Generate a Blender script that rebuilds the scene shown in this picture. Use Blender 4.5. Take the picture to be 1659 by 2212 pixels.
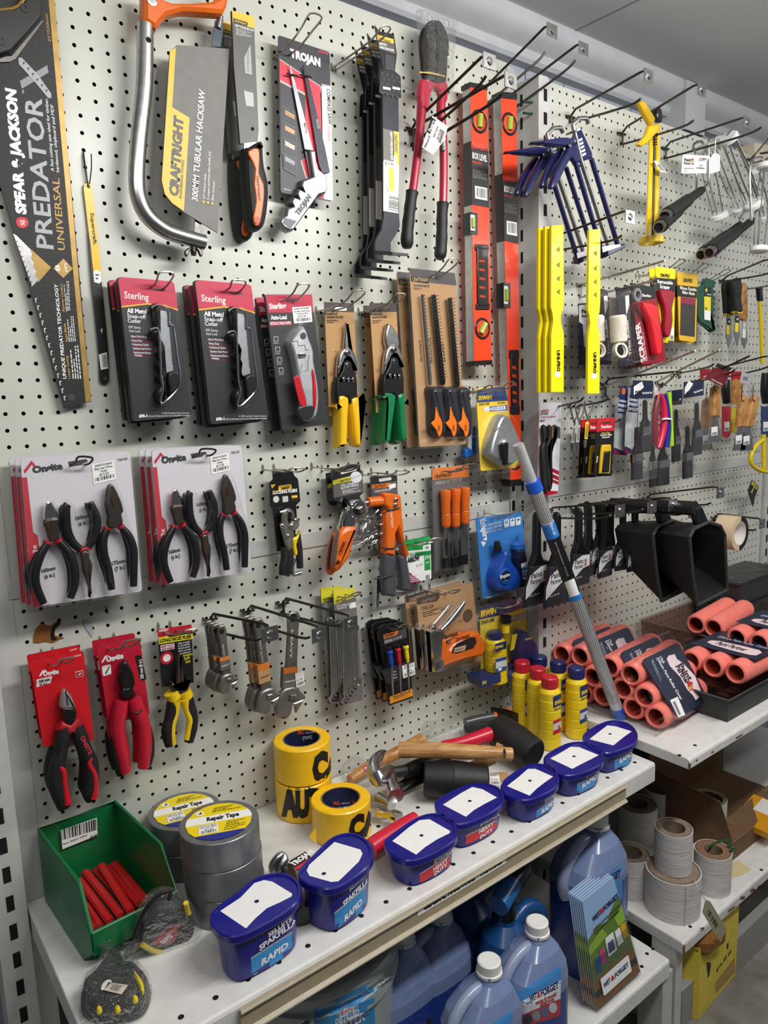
import bpy,math,random
import numpy as np
from mathutils import Vector,Matrix
random.seed(7)
for o in list(bpy.data.objects):bpy.data.objects.remove(o)
SC=bpy.context.scene;COL=SC.collection
A3=lambda*a:np.array(a,float)
ZO=1.40
F_PX=1564.416
w_=A3(1.6425921,-0.58804847,0.45839114);t_=A3(-0.57830862,-0.09971108,1.11727325)
th_=np.linalg.norm(w_);k_=w_/th_
K_=np.array([[0,-k_[2],k_[1]],[k_[2],0,-k_[0]],[-k_[1],k_[0],0]])
RC=np.eye(3)+math.sin(th_)*K_+(1-math.cos(th_))*K_@K_
CAM=-RC.T@t_+A3(0,0,ZO)
cd=bpy.data.cameras.new('camera');co=bpy.data.objects.new('camera',cd);COL.objects.link(co)
cd.sensor_fit='VERTICAL';cd.sensor_height=36;cd.lens=36*F_PX/2212;cd.clip_start=.02
mw=np.eye(4);mw[:3,0]=RC[0];mw[:3,1]=-RC[1];mw[:3,2]=-RC[2];mw[:3,3]=CAM
co.matrix_world=Matrix(mw.tolist());SC.camera=co
wd=bpy.data.worlds.new('room_ambient');SC.world=wd;wd.use_nodes=True
bg=wd.node_tree.nodes['Background'];bg.inputs[0].default_value=(.88,.92,1,1);bg.inputs[1].default_value=AMBIENT=.065
def lamp(name,loc,sx,sy,watts,col=(1,.985,.955),tilt=0):
 l=bpy.data.lights.new(name,'AREA');l.shape='RECTANGLE';l.size=sx;l.size_y=sy;l.energy=watts;l.color=col
 o=bpy.data.objects.new(name,l);COL.objects.link(o);o.location=loc;o.rotation_euler=(math.radians(tilt),0,0);return o
lamp('ceiling_light',(.95,-1.2,2.22),1.25,.12,22,tilt=40)
lamp('ceiling_light',(-.5,-1.1,2.22),1.25,.12,5.5,tilt=35)
lamp('ceiling_light',(3.0,-1.7,2.22),1.25,.12,8,tilt=50)
SC.view_settings.view_transform='Standard';SC.view_settings.look='None';SC.view_settings.gamma=1
SC.view_settings.exposure=EXPO=.31
SC.cycles.transparent_max_bounces=40
MATS={}
def lin(h):
 c=[int(h[i:i+2],16)/255 for i in(0,2,4)]
 return[x/12.92 if x<=.04045 else((x+.055)/1.055)**2.4 for x in c]+[1]
def mk(name,hx,rough=.5,metal=0,nz=.06,nscale=60,bump=0,coat=0,bscale=None,c2=None,stretch=None,alpha=None):
 m=bpy.data.materials.new(name);m.use_nodes=True;nt=m.node_tree;N=nt.nodes;L=nt.links
 b=N['Principled BSDF'];b.inputs['Roughness'].default_value=rough;b.inputs['Metallic'].default_value=metal
 b.inputs['Coat Weight'].default_value=coat;b.inputs['Coat Roughness'].default_value=.08
 tc=N.new('ShaderNodeTexCoord');no=N.new('ShaderNodeTexNoise');no.inputs['Scale'].default_value=nscale;no.inputs['Detail'].default_value=4
 if stretch:
  mp=N.new('ShaderNodeMapping');mp.inputs['Scale'].default_value=stretch
  L.new(tc.outputs['Object'],mp.inputs[0]);L.new(mp.outputs[0],no.inputs['Vector'])
 else:L.new(tc.outputs['Object'],no.inputs['Vector'])
 mx=N.new('ShaderNodeMix');mx.data_type='RGBA'
 c=lin(hx);d=lin(c2)if c2 else[x*(1-nz*2.2)for x in c[:3]]+[1]
 mx.inputs['A'].default_value=c;mx.inputs['B'].default_value=d
 r=N.new('ShaderNodeMapRange');r.inputs['From Min'].default_value=.35;r.inputs['From Max'].default_value=.7
 L.new(no.outputs['Fac'],r.inputs[0]);L.new(r.outputs[0],mx.inputs['Factor']);L.new(mx.outputs['Result'],b.inputs['Base Color'])
 if bump:
  bp=N.new('ShaderNodeBump');bp.inputs['Strength'].default_value=bump;bp.inputs['Distance'].default_value=.004
  n2=no
  if bscale:n2=N.new('ShaderNodeTexNoise');n2.inputs['Scale'].default_value=bscale;L.new(tc.outputs['Object'],n2.inputs['Vector'])
  L.new(n2.outputs['Fac'],bp.inputs['Height']);L.new(bp.outputs[0],b.inputs['Normal'])
 if alpha is not None:b.inputs['Alpha'].default_value=alpha
 MATS[name]=m;return m
def mk_clear(name,hx='ffffff',rough=.06,ior=1.45,base=.03,bump=0,bscale=40,milk=0):
 m=bpy.data.materials.new(name);m.use_nodes=True;nt=m.node_tree;N=nt.nodes;L=nt.links
 N.remove(N['Principled BSDF']);out=N['Material Output']
 tr=N.new('ShaderNodeBsdfTransparent');tr.inputs[0].default_value=lin(hx)
 gl=N.new('ShaderNodeBsdfGlossy');gl.inputs['Roughness'].default_value=rough
 fr=N.new('ShaderNodeLayerWeight');fr.inputs[0].default_value=.5
 pw=N.new('ShaderNodeMath');pw.operation='POWER';pw.inputs[1].default_value=4;L.new(fr.outputs['Facing'],pw.inputs[0])
 ad=N.new('ShaderNodeMath');ad.operation='MULTIPLY_ADD';ad.inputs[1].default_value=.55;ad.inputs[2].default_value=base;L.new(pw.outputs[0],ad.inputs[0])
 mx=N.new('ShaderNodeMixShader');L.new(ad.outputs[0],mx.inputs[0]);L.new(tr.outputs[0],mx.inputs[1]);L.new(gl.outputs[0],mx.inputs[2])
 last=mx
 if milk:
  df=N.new('ShaderNodeBsdfDiffuse');df.inputs[0].default_value=lin(hx);m2=N.new('ShaderNodeMixShader');m2.inputs[0].default_value=milk
  L.new(mx.outputs[0],m2.inputs[1]);L.new(df.outputs[0],m2.inputs[2]);last=m2
 if bump:
  tc=N.new('ShaderNodeTexCoord');no=N.new('ShaderNodeTexNoise');no.inputs['Scale'].default_value=bscale;no.inputs['Detail'].default_value=3
  bp=N.new('ShaderNodeBump');bp.inputs['Strength'].default_value=bump;bp.inputs['Distance'].default_value=.01
  L.new(tc.outputs['Object'],no.inputs['Vector']);L.new(no.outputs['Fac'],bp.inputs['Height'])
  L.new(bp.outputs[0],gl.inputs['Normal']);L.new(bp.outputs[0],fr.inputs['Normal'])
 L.new(last.outputs[0],out.inputs[0]);MATS[name]=m;return m
mk('board','c9cac0',.32,nz=.04,nscale=7,bump=.05,bscale=25)
mk('boardcore','5a4632',.9)
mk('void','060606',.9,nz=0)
mk('whitemetal','c9c8c4',.42,nz=.06,nscale=30,bump=.02)
mk('shelfwhite','dedcd8',.45,nz=.05,nscale=40,bump=.03)
mk('strip','c4c4bf',.35,nz=.08,nscale=20)
mk('greyflank','9a9b9b',.45)
mk('wallwhite','a4aab4',.6,nz=.04,nscale=12)
mk('cornice','b9bbbf',.5,nz=.04,nscale=15)
mk('ceilingpaint','dcdcdd',.75,nz=.03,nscale=3,bump=.02)
mk('concrete','8b8880',.8,nz=.14,nscale=9,bump=.15,c2='5f5c56')
mk('rail','a3977c',.4,nz=.06)
mk('railedge','d9d2bd',.4)
mk('rust','8a5a2c',.9,nz=.3,nscale=200)
mk('steel','c8c8c8',.28,1,nz=.1,nscale=90)
mk('chrome','dddddd',.1,1,nz=.03)
mk('gunmetal','6d6a66',.35,1,nz=.15,nscale=120)
mk('darksteel','3b3835',.42,.8,nz=.15)
mk('wirelight','b9b5ab',.3,.9,nz=.1)
mk('wiredark','4a4640',.4,.75,nz=.12)
mk('kraft','b98f5f',.75,nz=.07,nscale=300)
mk('cardboard','8a6a48',.85,nz=.08,nscale=60)
mk('cardin','6e5238',.9,nz=.08,nscale=60)
mk('wood','c79a5e',.5,nz=.16,nscale=26,stretch=(1,1,8),c2='9b6a35',coat=.2)
mk('woodh','c48f52',.45,nz=.16,nscale=60,c2='9c6732',coat=.2)
mk('rubberblack','1b1b1c',.55,nz=.1,bump=.05,bscale=200)
mk('blackplastic','121214',.35,nz=.05)
mk('roughblack','17171a',.6,nz=.1,bump=.15,bscale=500)
mk('sandpaper','d2cecb',.85,nz=.12,nscale=18,stretch=(1,1,14),bump=.35)
mk('sandin','8b7a68',.9,nz=.12)
mk('sandgrit','98745a',.95,nz=.3,nscale=500)
mk('fleece','ff8d7f',.95,nz=.1,nscale=70,bump=.5,bscale=900,c2='f67c71')
mk('fleecewhite','ded8c8',.95,nz=.1,bump=.4,bscale=700)
mk('coreorange','b5402c',.8)
mk('tubblue','171780',.3,nz=.04,coat=.15)
mk('jugliquid','263f8c',.22,nz=.05,coat=.3)
mk('jugair','7686ae',.25,nz=.05,coat=.3)
mk('jughandle','98a4c0',.25,nz=.05,coat=.3)
mk('irwinyellow','f0cf1c',.35,nz=.03,coat=.1)
mk('cautionyellow','fdc814',.35,nz=.05,coat=.2)
mk('ducttape','7b7e80',.32,.35,nz=.1,bump=.12,bscale=30)
mk('gold','b08d4c',.4,.35,nz=.1)
mk('foil','101010',.55,0,nz=.1,bump=.08,bscale=180)
mk('green','14713f',.35,nz=.06)
mk('lvlorange','f2431c',.35,nz=.02,coat=.1)
mk('toolorange','e0691c',.35,nz=.03)
mk('pinkcable','d9315a',.4)
mk('vial','a3bb40',.1,nz=.02,coat=.8)
mk('duplexgrey','7e7c78',.6)
mk('bucketgrey','9ba3a6',.4,nz=.05)
mk('water','3d70c0',.1)
mk_clear('clear',base=.022,rough=.08);mk_clear('clearx',base=.025,rough=.1,milk=.015);mk_clear('bag',base=.09,rough=.08,bump=2.2,bscale=80,milk=.025)
mk_clear('wrap',base=.008,rough=.1,bump=.6,bscale=25);mk_clear('tint','c9b3ad',base=.03,milk=.05);mk_clear('acrylic','f4f6f6',base=.04,rough=.05)
mk('poleal','d2d2d4',.4,.55,nz=.05)
def mat(n):
 if n in MATS:return MATS[n]
 hx,s=n[:6],n[6:]
 if s=='p':return mk(n,hx,.32,coat=.1,nz=.03)
 if s=='m':return mk(n,hx,.42,.75,nz=.08)
 if s=='r':return mk(n,hx,.7,nz=.08)
 return mk(n,hx,.45,nz=.02)
REG=dict(A=(0,0,600),B=(550,0,600),C=(1059,0,600),D=(0,500,600),E=(550,550,600),F=(1059,500,600),G=(0,950,600),H=(550,950,600),I=(1059,1000,600),J=(0,1612,600),K=(550,1450,600),L=(1059,1400,600),M=(450,1712,500),N=(850,1712,500),O=(560,850,500),P=(40,1480,500),Q=(560,1300,500),R=(1150,1050,500),S=(1150,150,500),T=(780,0,500),U=(660,500,300),V=(660,750,300),W=(700,250,300),X=(1140,150,300),Y=(1140,1000,300),a=(1259,1812,400),b=(1259,1512,400),c=(0,1812,400),d=(550,1912,300),e=(1359,1200,300),f=(1359,950,300),g=(1409,700,250),h=(1409,500,250),i=(1409,250,250),Z=(0,0,1659))
REG.update(n=(1200,560,250*1659/952),o=(1150,830,250*1659/952),p=(1300,800,250*1659/952),q=(280,0,300*1659/952))
CUR=[0,0,1]
def use(r):x,y,s=REG[r];CUR[:]=[x,y,s/1659]
def ray(x,y):
 return RC.T@A3((CUR[0]+x*CUR[2]-829.5)/F_PX,(CUR[1]+y*CUR[2]-1106)/F_PX,1)
def proj(X):
 Y=RC@(np.asarray(X)-CAM);return(A3(F_PX*Y[0]/Y[2]+829.5,F_PX*Y[1]/Y[2]+1106)-A3(CUR[0],CUR[1]))/CUR[2]
def nrm(v):return v/(np.linalg.norm(v)+1e-12)
class Pl:
 def __init__(s,o,n,u):s.o=np.asarray(o,float);s.n=nrm(np.asarray(n,float));s.u=nrm(np.asarray(u,float)-s.n*np.dot(u,s.n));s.v=np.cross(s.n,s.u)
 def hit(s,x,y):
  r=ray(x,y);return CAM+r*(np.dot(s.o-CAM,s.n)/np.dot(r,s.n))
 def to2(s,p):return A3(np.dot(p-s.o,s.u),np.dot(p-s.o,s.v))
 def at(s,a,b,h=0):return s.o+s.u*a+s.v*b+s.n*h
 def off(s,d):return Pl(s.o+s.n*d,s.n,s.u)
def WP(d):return Pl((0,-d,0),(0,-1,0),(1,0,0))
def HP(z):return Pl((0,0,z),(0,0,1),(1,0,0))
def P3(a,b,c):
 u=nrm(b-a);n=nrm(np.cross(u,c-a));return Pl(a,n,u)
def wp(x,y,d):return WP(d).hit(x,y)
def hp(x,y,z):return HP(z).hit(x,y)
def inset(P,d):
 n=len(P);R=[]
 ar=sum(P[i][0]*P[(i+1)%n][1]-P[(i+1)%n][0]*P[i][1]for i in range(n))
 sg=1 if ar>0 else-1
 for i in range(n):
  a,b,c=P[i-1],P[i],P[(i+1)%n]
  e1=nrm(b-a);e2=nrm(c-b);n1=A3(-e1[1],e1[0])*sg;n2=A3(-e2[1],e2[0])*sg
  m=n1+n2;l=np.dot(m,m)
  R.append(b+(m*(2*d/l)if l>.5 else n1*d))
 return R
def spline(P,k=4,closed=True):
 P=[np.asarray(p,float)for p in P];n=len(P);R=[]
 for i in range(n if closed else n-1):
  p0=P[i-1]if closed or i else P[0];p1=P[i];p2=P[(i+1)%n];p3=P[(i+2)%n]if closed or i+2<n else P[-1]
  for j in range(k):
   t=j/k;R.append(.5*(2*p1+(p2-p0)*t+(2*p0-5*p1+4*p2-p3)*t*t+(3*p1-p0-3*p2+p3)*t**3))
 if not closed:R.append(P[-1])
 return R
TXT={}
def glyphs(s,bold):
 k=(s,bold)
 if k not in TXT:
  c=bpy.data.curves.new('t','FONT');c.body=s;c.resolution_u=2;c.offset=.02*bold;c.fill_mode='FRONT'
  o=bpy.data.objects.new('t',c);me=bpy.data.meshes.new_from_object(o)
  V=[(v.co.x,v.co.y)for v in me.vertices];Fc=[tuple(p.vertices)for p in me.polygons]
  bpy.data.objects.remove(o);bpy.data.meshes.remove(me);bpy.data.curves.remove(c)
  xs=[v[0]for v in V]or[0,1];TXT[k]=([(v[0]-min(xs),v[1])for v in V],Fc,max(xs)-min(xs))
 return TXT[k]
class MB:
 def __init__(s):s.v=[];s.f=[];s.m=[];s.mats=[];s.fl=[]
 def mi(s,n):
  if n not in s.mats:s.mats.append(n)
  return s.mats.index(n)
 def add(s,V,Fs,mt,flat=False):
  b=len(s.v);s.v.extend(V);k=s.mi(mt)
  for f in Fs:s.f.append([i+b for i in f]);s.m.append(k);s.fl.append(flat)
  return s
 def ring(s,R1,R2,mt,flat=False):
  n=len(R1);return s.add(list(R1)+list(R2),[(i,(i+1)%n,n+(i+1)%n,n+i)for i in range(n)],mt,flat)
 def paint(s,pl,P,mt,k=1,sp=0):
  if sp:P=spline(P,sp)
  return s.add([pl.hit(*p)+pl.n*(.0003*k)for p in P],[list(range(len(P)))],mt,True)
 def slab(s,pl,P,th,mt,side=None,back=None,sp=0,lift=0):
  if sp:P=spline(P,sp)
  Fr=[pl.hit(*p)+pl.n*lift for p in P];Bk=[p-pl.n*th for p in Fr];n=len(P)
  s.add(Fr,[list(range(n))],mt,True);s.add(Bk,[list(range(n))[::-1]],back or side or mt,True);return s.ring(Fr,Bk,side or mt,True)
 def pill(s,pl,P,h,mt,r=None,sp=3,n=3,base=None,cap=True,wrap=False):
  """soft body: outline on plane pl, crown h above it, edge radius r"""
  if sp:P=spline(P,sp)
  Q=[pl.to2(pl.hit(*p))for p in P];r=r or h;rows=[]
  if base:rows.append([pl.at(*q,-base)for q in Q])
  for i in range(n+1):
   a=math.pi/2*i/n;rows.append([pl.at(*q,h*math.sin(a))for q in(inset(Q,r*(1-math.cos(a)))if i else Q)])
  for a,b in zip(rows,rows[1:]):s.ring(a,b,mt)
  if cap:s.add(rows[-1],[list(range(len(Q)))],mt)
  s.add(rows[0],[list(range(len(Q)))[::-1]],mt);return s
 def round(s,pl,P,th,mt,r=None,sp=3,n=2):
  """both faces rounded; outline on the mid plane"""
  if sp:P=spline(P,sp)
  Q=[pl.to2(pl.hit(*p))for p in P];r=r or th/2;rows=[];h=th/2
  for i in range(-n,n+1):
   a=math.pi/2*i/n;rows.append([pl.at(*q,h*math.sin(a))for q in inset(Q,r*(1-math.cos(a)))])
  for a,b in zip(rows,rows[1:]):s.ring(a,b,mt)
  k=list(range(len(Q)));s.add(rows[-1],[k],mt);s.add(rows[0],[k[::-1]],mt);return s
 def text(s,pl,t,p0,p1,h,mt,k=2,bold=1,fit=True):
  V,Fs,w=glyphs(t,bold)
  if not V:return s
  a=pl.hit(*p0);b=pl.hit(*p1);d=b-a;W=np.linalg.norm(d);d/=W;up=np.cross(pl.n,d)
  ppm=np.linalg.norm(proj(a+up*.01)-proj(a))/.01;sy=h/ppm/.69;sx=W/w if fit else sy
  return s.add([a+d*(x*sx)+up*(y*sy)+pl.n*(.0003*k)for x,y in V],Fs,mt,True)
 def quadpt(s,pl,q,u,v):
  c=[pl.hit(*p)for p in q];return(c[0]*(1-u)+c[1]*u)*(1-v)+(c[3]*(1-u)+c[2]*u)*v
 def lines(s,pl,q,n,mt,k=2,fill=.45,seed=1):
  rd=random.Random(seed);o=pl.n*(.0003*k)
  for i in range(n):
   v0=(i+.25)/n;v1=v0+fill/n;u=0;end=1 if rd.random()>.25 else rd.uniform(.6,.95)
   while u<end-.03:
    l=min(rd.uniform(.06,.2),end-u);s.add([s.quadpt(pl,q,a,b)+o for a,b in((u,v0),(u+l,v0),(u+l,v1),(u,v1))],[(0,1,2,3)],mt,True);u+=l+.03
  return s
 def bars(s,pl,q,mt='1a1a1a',k=2,n=22,seed=3):
  rd=random.Random(seed);u=0;o=pl.n*(.0003*k)
  while u<.99:
   l=min(rd.choice((.5,.5,1,1.6))/n*.8,1-u);s.add([s.quadpt(pl,q,a,b)+o for a,b in((u,0),(u+l,0),(u+l,1),(u,1))],[(0,1,2,3)],mt,True);u+=l+rd.choice((.4,.7,1.1))/n
  return s
 def sticker(s,pl,q,rows=(),k=2,bg='f2f1ee',bar=(.1,.62,.9,.95)):
  """white price label: q = TL TR BR BL; rows = (text, u0, u1, v, h)"""
  s.paint(pl,q,bg,k);c=[pl.to2(pl.hit(*p))for p in q]
  sub=lambda u0,v0,u1,v1:[tuple(proj(s.quadpt(pl,q,a,b)))for a,b in((u0,v0),(u1,v0),(u1,v1),(u0,v1))]
  if bar:s.bars(pl,sub(*bar),k=k+1)
  H=np.linalg.norm(A3(*q[0])-A3(*q[3]))
  for t,u0,u1,v,h in rows:
   a,b=sub(u0,v,u1,v)[:2];s.text(pl,t,a,b,h*H,'1c1c1c',k+1,bold=.6)
  return s
 def tube(s,P,r,mt,seg=8,closed=False,sp=0,caps=True):
  P=[np.asarray(p,float)for p in P]
  if sp:P=spline(P,sp,closed)
  n=len(P);r=list(r)if hasattr(r,'__len__')else[r]*n
  if len(r)!=n:r=list(np.interp(np.linspace(0,1,n),np.linspace(0,1,len(r)),r))
  t=[nrm((P[(i+1)%n]if closed or i<n-1 else P[i])-(P[i-1]if closed or i else P[i]))for i in range(n)]
  a=A3(0,0,1)if abs(t[0][2])<.9 else A3(1,0,0);u=nrm(np.cross(t[0],a));V=[]
  for i in range(n):
   u=nrm(u-t[i]*np.dot(u,t[i]));w=np.cross(t[i],u)
   V+=[P[i]+(u*math.cos(2*math.pi*j/seg)+w*math.sin(2*math.pi*j/seg))*r[i]for j in range(seg)]
  Fs=[(i*seg+j,i*seg+(j+1)%seg,(i+1)%n*seg+(j+1)%seg,(i+1)%n*seg+j)for i in range(n if closed else n-1)for j in range(seg)]
  s.add(V,Fs,mt)
  if caps and not closed:s.add(V[:seg],[list(range(seg))[::-1]],mt,True);s.add(V[-seg:],[list(range(seg))],mt,True)
  return s
 def lathe(s,o,ax,prof,mt,seg=28,cap0=True,cap1=True):
  """prof = (t along axis, radius); mt may be a list, one per segment"""
  o=np.asarray(o,float);ax=nrm(np.asarray(ax,float));a=A3(0,0,1)if abs(ax[2])<.9 else A3(1,0,0);u=nrm(np.cross(a,ax));w=np.cross(ax,u)
  rows=[[o+ax*t+(u*math.cos(2*math.pi*j/seg)+w*math.sin(2*math.pi*j/seg))*max(r,1e-5)for j in range(seg)]for t,r in prof]
  for i,(p,q)in enumerate(zip(rows,rows[1:])):s.ring(p,q,mt if isinstance(mt,str)else mt[i])
  if cap0:s.add(rows[0],[list(range(seg))[::-1]],mt if isinstance(mt,str)else mt[0],True)
  if cap1:s.add(rows[-1],[list(range(seg))],mt if isinstance(mt,str)else mt[-1],True)
  return s
 def box(s,c,h,mt,u=(1,0,0),v=(0,1,0),b=0):
  c=np.asarray(c,float);u=nrm(A3(*u));v=nrm(A3(*v));w=np.cross(u,v);hx,hy,hz=h
  V=[c+u*(hx*i)+v*(hy*j)+w*(hz*k)for i in(-1,1)for j in(-1,1)for k in(-1,1)]
  return s.add(V,[(0,1,3,2),(4,6,7,5),(0,4,5,1),(2,3,7,6),(0,2,6,4),(1,5,7,3)],mt,True)
 def build(s,name,par=None,ang=40,smooth=True):
  V=np.array(s.v,float).reshape(-1,3)
  o3=np.array(par['o3'])if par is not None else None
  if par is not None and par.parent is not None:pass
  if o3 is None:o3=A3((V[:,0].min()+V[:,0].max())/2,(V[:,1].min()+V[:,1].max())/2,V[:,2].min())
  me=bpy.data.meshes.new(name);me.from_pydata((V-o3).tolist(),[],s.f)
  for n in s.mats:me.materials.append(mat(n))
  me.polygons.foreach_set('material_index',s.m);me.polygons.foreach_set('use_smooth',[bool(smooth and not f)for f in s.fl])
  if smooth:me.set_sharp_from_angle(angle=math.radians(ang))
  me.update();o=bpy.data.objects.new(name,me);COL.objects.link(o)
  if par is not None:o.parent=par;OR[o.name]=o3
  else:o.location=o3.tolist()
  o['o3']=o3.tolist();return o
OR={}
def tag(o,label,cat,group=None,kind=None):
 if label:o['label']=label
 if cat:o['category']=cat
 if group:o['group']=group
 o['kind']=kind or 'thing'
 return o
def thing(name,label,cat,loc,group=None):
 o=bpy.data.objects.new(name,None);COL.objects.link(o);o.empty_display_size=.02;o.location=[float(x)for x in loc];o['o3']=[float(x)for x in loc]
 return tag(o,label,cat,group)
def kids(o):return[c for c in bpy.data.objects if c.parent==o]
def dup(o,d,label,group=None,rz=0,rx=0,ry=0,skip=()):
 ch=kids(o);c=o.copy();COL.objects.link(c);c.location=o.location+Vector(d);c.rotation_euler=(rx,ry,rz);c['label']=label
 if group:c['group']=group
 for k in ch:
  if k.name.split('.')[0]in skip:continue
  n=k.copy();COL.objects.link(n);n.parent=c
  for g in kids(k):e=g.copy();COL.objects.link(e);e.parent=n
 return c
def struct(o):o['kind']='structure';return o
def shift(P,dx,dy):return[(x+dx,y+dy)for x,y in P]
def rrect(q,r,n=3):
 """rounded quad from TL TR BR BL in picture units"""
 q=[A3(*p)for p in q];R=[]
 for i in range(4):
  a,b,c=q[i-1],q[i],q[(i+1)%4];d1=nrm(a-b);d2=nrm(c-b);p=b+d1*r;e=b+d2*r
  for j in range(n+1):
   t=j/n;R.append(tuple((1-t)**2*p+2*t*(1-t)*b+t*t*e))
 return R
#  setting
X0,X1,Y2=-.062,1.145,-.0632
fl=MB().box((1.5,-1.2,-.02),(3.2,1.8,.02),'concrete').build('floor');struct(fl)
ce=MB().box((1.5,-1.2,2.375),(3.2,1.8,.02),'ceilingpaint')
use('Z');a,b=hp(1205,85,2.3545),hp(1385,-3,2.3545);d=nrm(b-a);b=b+d*.4
ce.box((a+b)/2,(np.linalg.norm(b-a)/2,.0012,.0006),'6c6c70',u=d,v=(-d[1],d[0],0))
ce=ce.build('ceiling');struct(ce)
m=MB().box((1.5,.10,1.17),(3.2,.012,1.18),'wallwhite')
x=-1.6
while x<4.5:m.box((x,.0885,1.17),(.0015,.0012,1.18),'4d5058');x+=.152
struct(m.build('wall_back'))
m=MB();cp=[(.088,2.268),(.062,2.268),(.055,2.276),(.055,2.296),(.05,2.3),(.028,2.31),(.012,2.335),(.012,2.355),(.088,2.355)]
m.ring([A3(-1.7,y,z)for y,z in cp],[A3(4.6,y,z)for y,z in cp],'cornice',True);struct(m.build('trim_1'))
struct(MB().box((1.95,.045,2.285),(.055,.04,.068),'cornice').build('trim_2'))
struct(MB().box((3.55,-1.0,1.17),(.02,1.2,1.18),'wallwhite').build('wall_right'))
def pegboard(name,par,xa,xb,za,zb,y,px_,pz,pitch=.0254,r=.0032,th=.005,seg=10,extra=None):
 m=MB();V=[];Fs=[];W=[];G=[]
 i0=math.floor((xa-px_)/pitch+.5);i1=math.floor((xb-px_)/pitch-.5);j0=math.floor((za-pz)/pitch+.5);j1=math.floor((zb-pz)/pitch-.5)
 i0+=1 if px_+(i0-.5)*pitch<xa else 0;j0+=1 if pz+(j0-.5)*pitch<za else 0
 h=pitch/2;sq=[]
 for k in range(seg):
  a=2*math.pi*k/seg;c,s_=math.cos(a),math.sin(a);f=h/max(abs(c),abs(s_));sq.append((c*f,s_*f))
 corners=[(h,h),(-h,h),(-h,-h),(h,-h)]
 for i in range(i0,i1+1):
  for j in range(j0,j1+1):
   cx=px_+i*pitch;cz=pz+j*pitch;b=len(V)
   V+=[(cx+a,y,cz+c)for a,c in sq];V+=[(cx+r*math.cos(2*math.pi*k/seg),y,cz+r*math.sin(2*math.pi*k/seg))for k in range(seg)]
   V+=[(cx+r*math.cos(2*math.pi*k/seg),y+th,cz+r*math.sin(2*math.pi*k/seg))for k in range(seg)]
   for k in range(seg):
    l=(k+1)%seg;Fs.append((b+k,b+seg+k,b+seg+l,b+l));W.append((b+seg+k,b+2*seg+k,b+2*seg+l,b+seg+l))
   for q in corners:
    ks=[k for k in range(seg)if abs(sq[k][0]-q[0])<h*1.01 and abs(sq[k][1]-q[1])<h*1.01]
    k=max(range(seg),key=lambda k:(min(math.atan2(q[1],q[0])%(2*math.pi),9)>=2*math.pi*k/seg)*(k+1));V.append((cx+q[0],y,cz+q[1]));Fs.append((b+k,b+(k+1)%seg,len(V)-1))
 xs,xe=px_+(i0-.5)*pitch,px_+(i1+.5)*pitch;zs,ze=pz+(j0-.5)*pitch,pz+(j1+.5)*pitch
 m.add([A3(*v)for v in V],Fs,'board',True);m.add([A3(*v)for v in V],W,'boardcore',True)
 for a,b,c,d in((xa,xs,za,zb),(xe,xb,za,zb),(xs,xe,za,zs),(xs,xe,ze,zb)):
  m.add([A3(a,y,c),A3(b,y,c),A3(b,y,d),A3(a,y,d)],[(0,1,2,3)],'board',True)
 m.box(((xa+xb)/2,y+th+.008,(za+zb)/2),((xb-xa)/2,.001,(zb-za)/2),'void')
 if extra:extra(m)
 return m.build(name,par,smooth=False)
def upright(par,x,y,za,zb,w=.03,dp=.06,x_slots=0,pitch=.05,name='upright',flank=None,ph=0):
 m=MB();m.box((x,y+dp/2+.001,(za+zb)/2),(w/2,dp/2,(zb-za)/2),'whitemetal')
 z=za+.03+ph
 while z<zb-.02:
  m.box((x+x_slots,y+.0009,z),(.0055,.0007,.013),'void')
  if flank:m.box((x-w/2+.0004,y+dp*.55,z),(.0008,.0035,.013),'void')
  z+=pitch
 return m.build(name,par,smooth=False)
def chips(m):
 use('G');W0=WP(.0012)
 m.paint(W0,[(212,1130),(255,1098),(300,1112),(330,1090),(322,1130),(318,1165),(385,1182),(360,1190),(318,1212),(270,1205),(200,1212)],'8a5a2b',sp=2)
 m.paint(W0,[(318,1110),(350,1078),(362,1098),(330,1130),(326,1176),(346,1188),(310,1200),(300,1160)],'1c120a',2,sp=2)
 m.paint(W0,[(498,1075),(520,1080),(555,1130),(550,1180),(530,1150),(508,1120)],'a9aeb5',1,sp=2)
 m.paint(W0,[(628,985),(642,1012),(650,1040),(644,1040),(634,1014)],'3c342c',1)
ba=thing('pegboard_bay','cream perforated wall bay nearest the camera with hand tools on it','display shelving',(.54,0,0),'slotted pegboard bays')
pegboard('pegboard_panel',ba,-.02,1.127,1.181,2.213,0,0,ZO)
pegboard('pegboard_panel',ba,-.02,1.127,.62,1.166,0,-.2*.0254,ZO-.27*.0254,extra=chips)
MB().box((.55,-.0012,1.178),(.575,.0018,.0152),'strip').build('joint_strip',ba,smooth=False)
m=MB().box((-.036,.01,1.1),(.016,.012,1.12),'whitemetal');m.build('edge_channel',ba,smooth=False)
upright(ba,-.077,-.034,0,2.21,.046,.06,.0,.05)
upright(ba,1.134,-.004,0,2.205,.024,.05,.002,.05)
bb=thing('pegboard_bay','cream perforated wall bay beyond the grey post with painting gear on it','display shelving',(1.77,Y2,0),'slotted pegboard bays')
bx,bz=1.2101,ZO+.7548
pegboard('pegboard_panel',bb,1.196,2.335,1.225,2.168,Y2,bx,bz)
pegboard('pegboard_panel',bb,1.196,2.335,.66,1.205,Y2,bx+.005,bz-.0254*41.0)
MB().box((1.765,Y2-.0012,1.215),(.57,.0018,.0155),'strip').build('joint_strip',bb,smooth=False)
upright(bb,1.165,Y2-.012,0,2.17,.034,.095,.006,.05,flank=1)
MB().box((1.189,Y2-.003,1.09),(.0075,.006,1.075),'whitemetal').build('edge_channel',bb,smooth=False)
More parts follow.
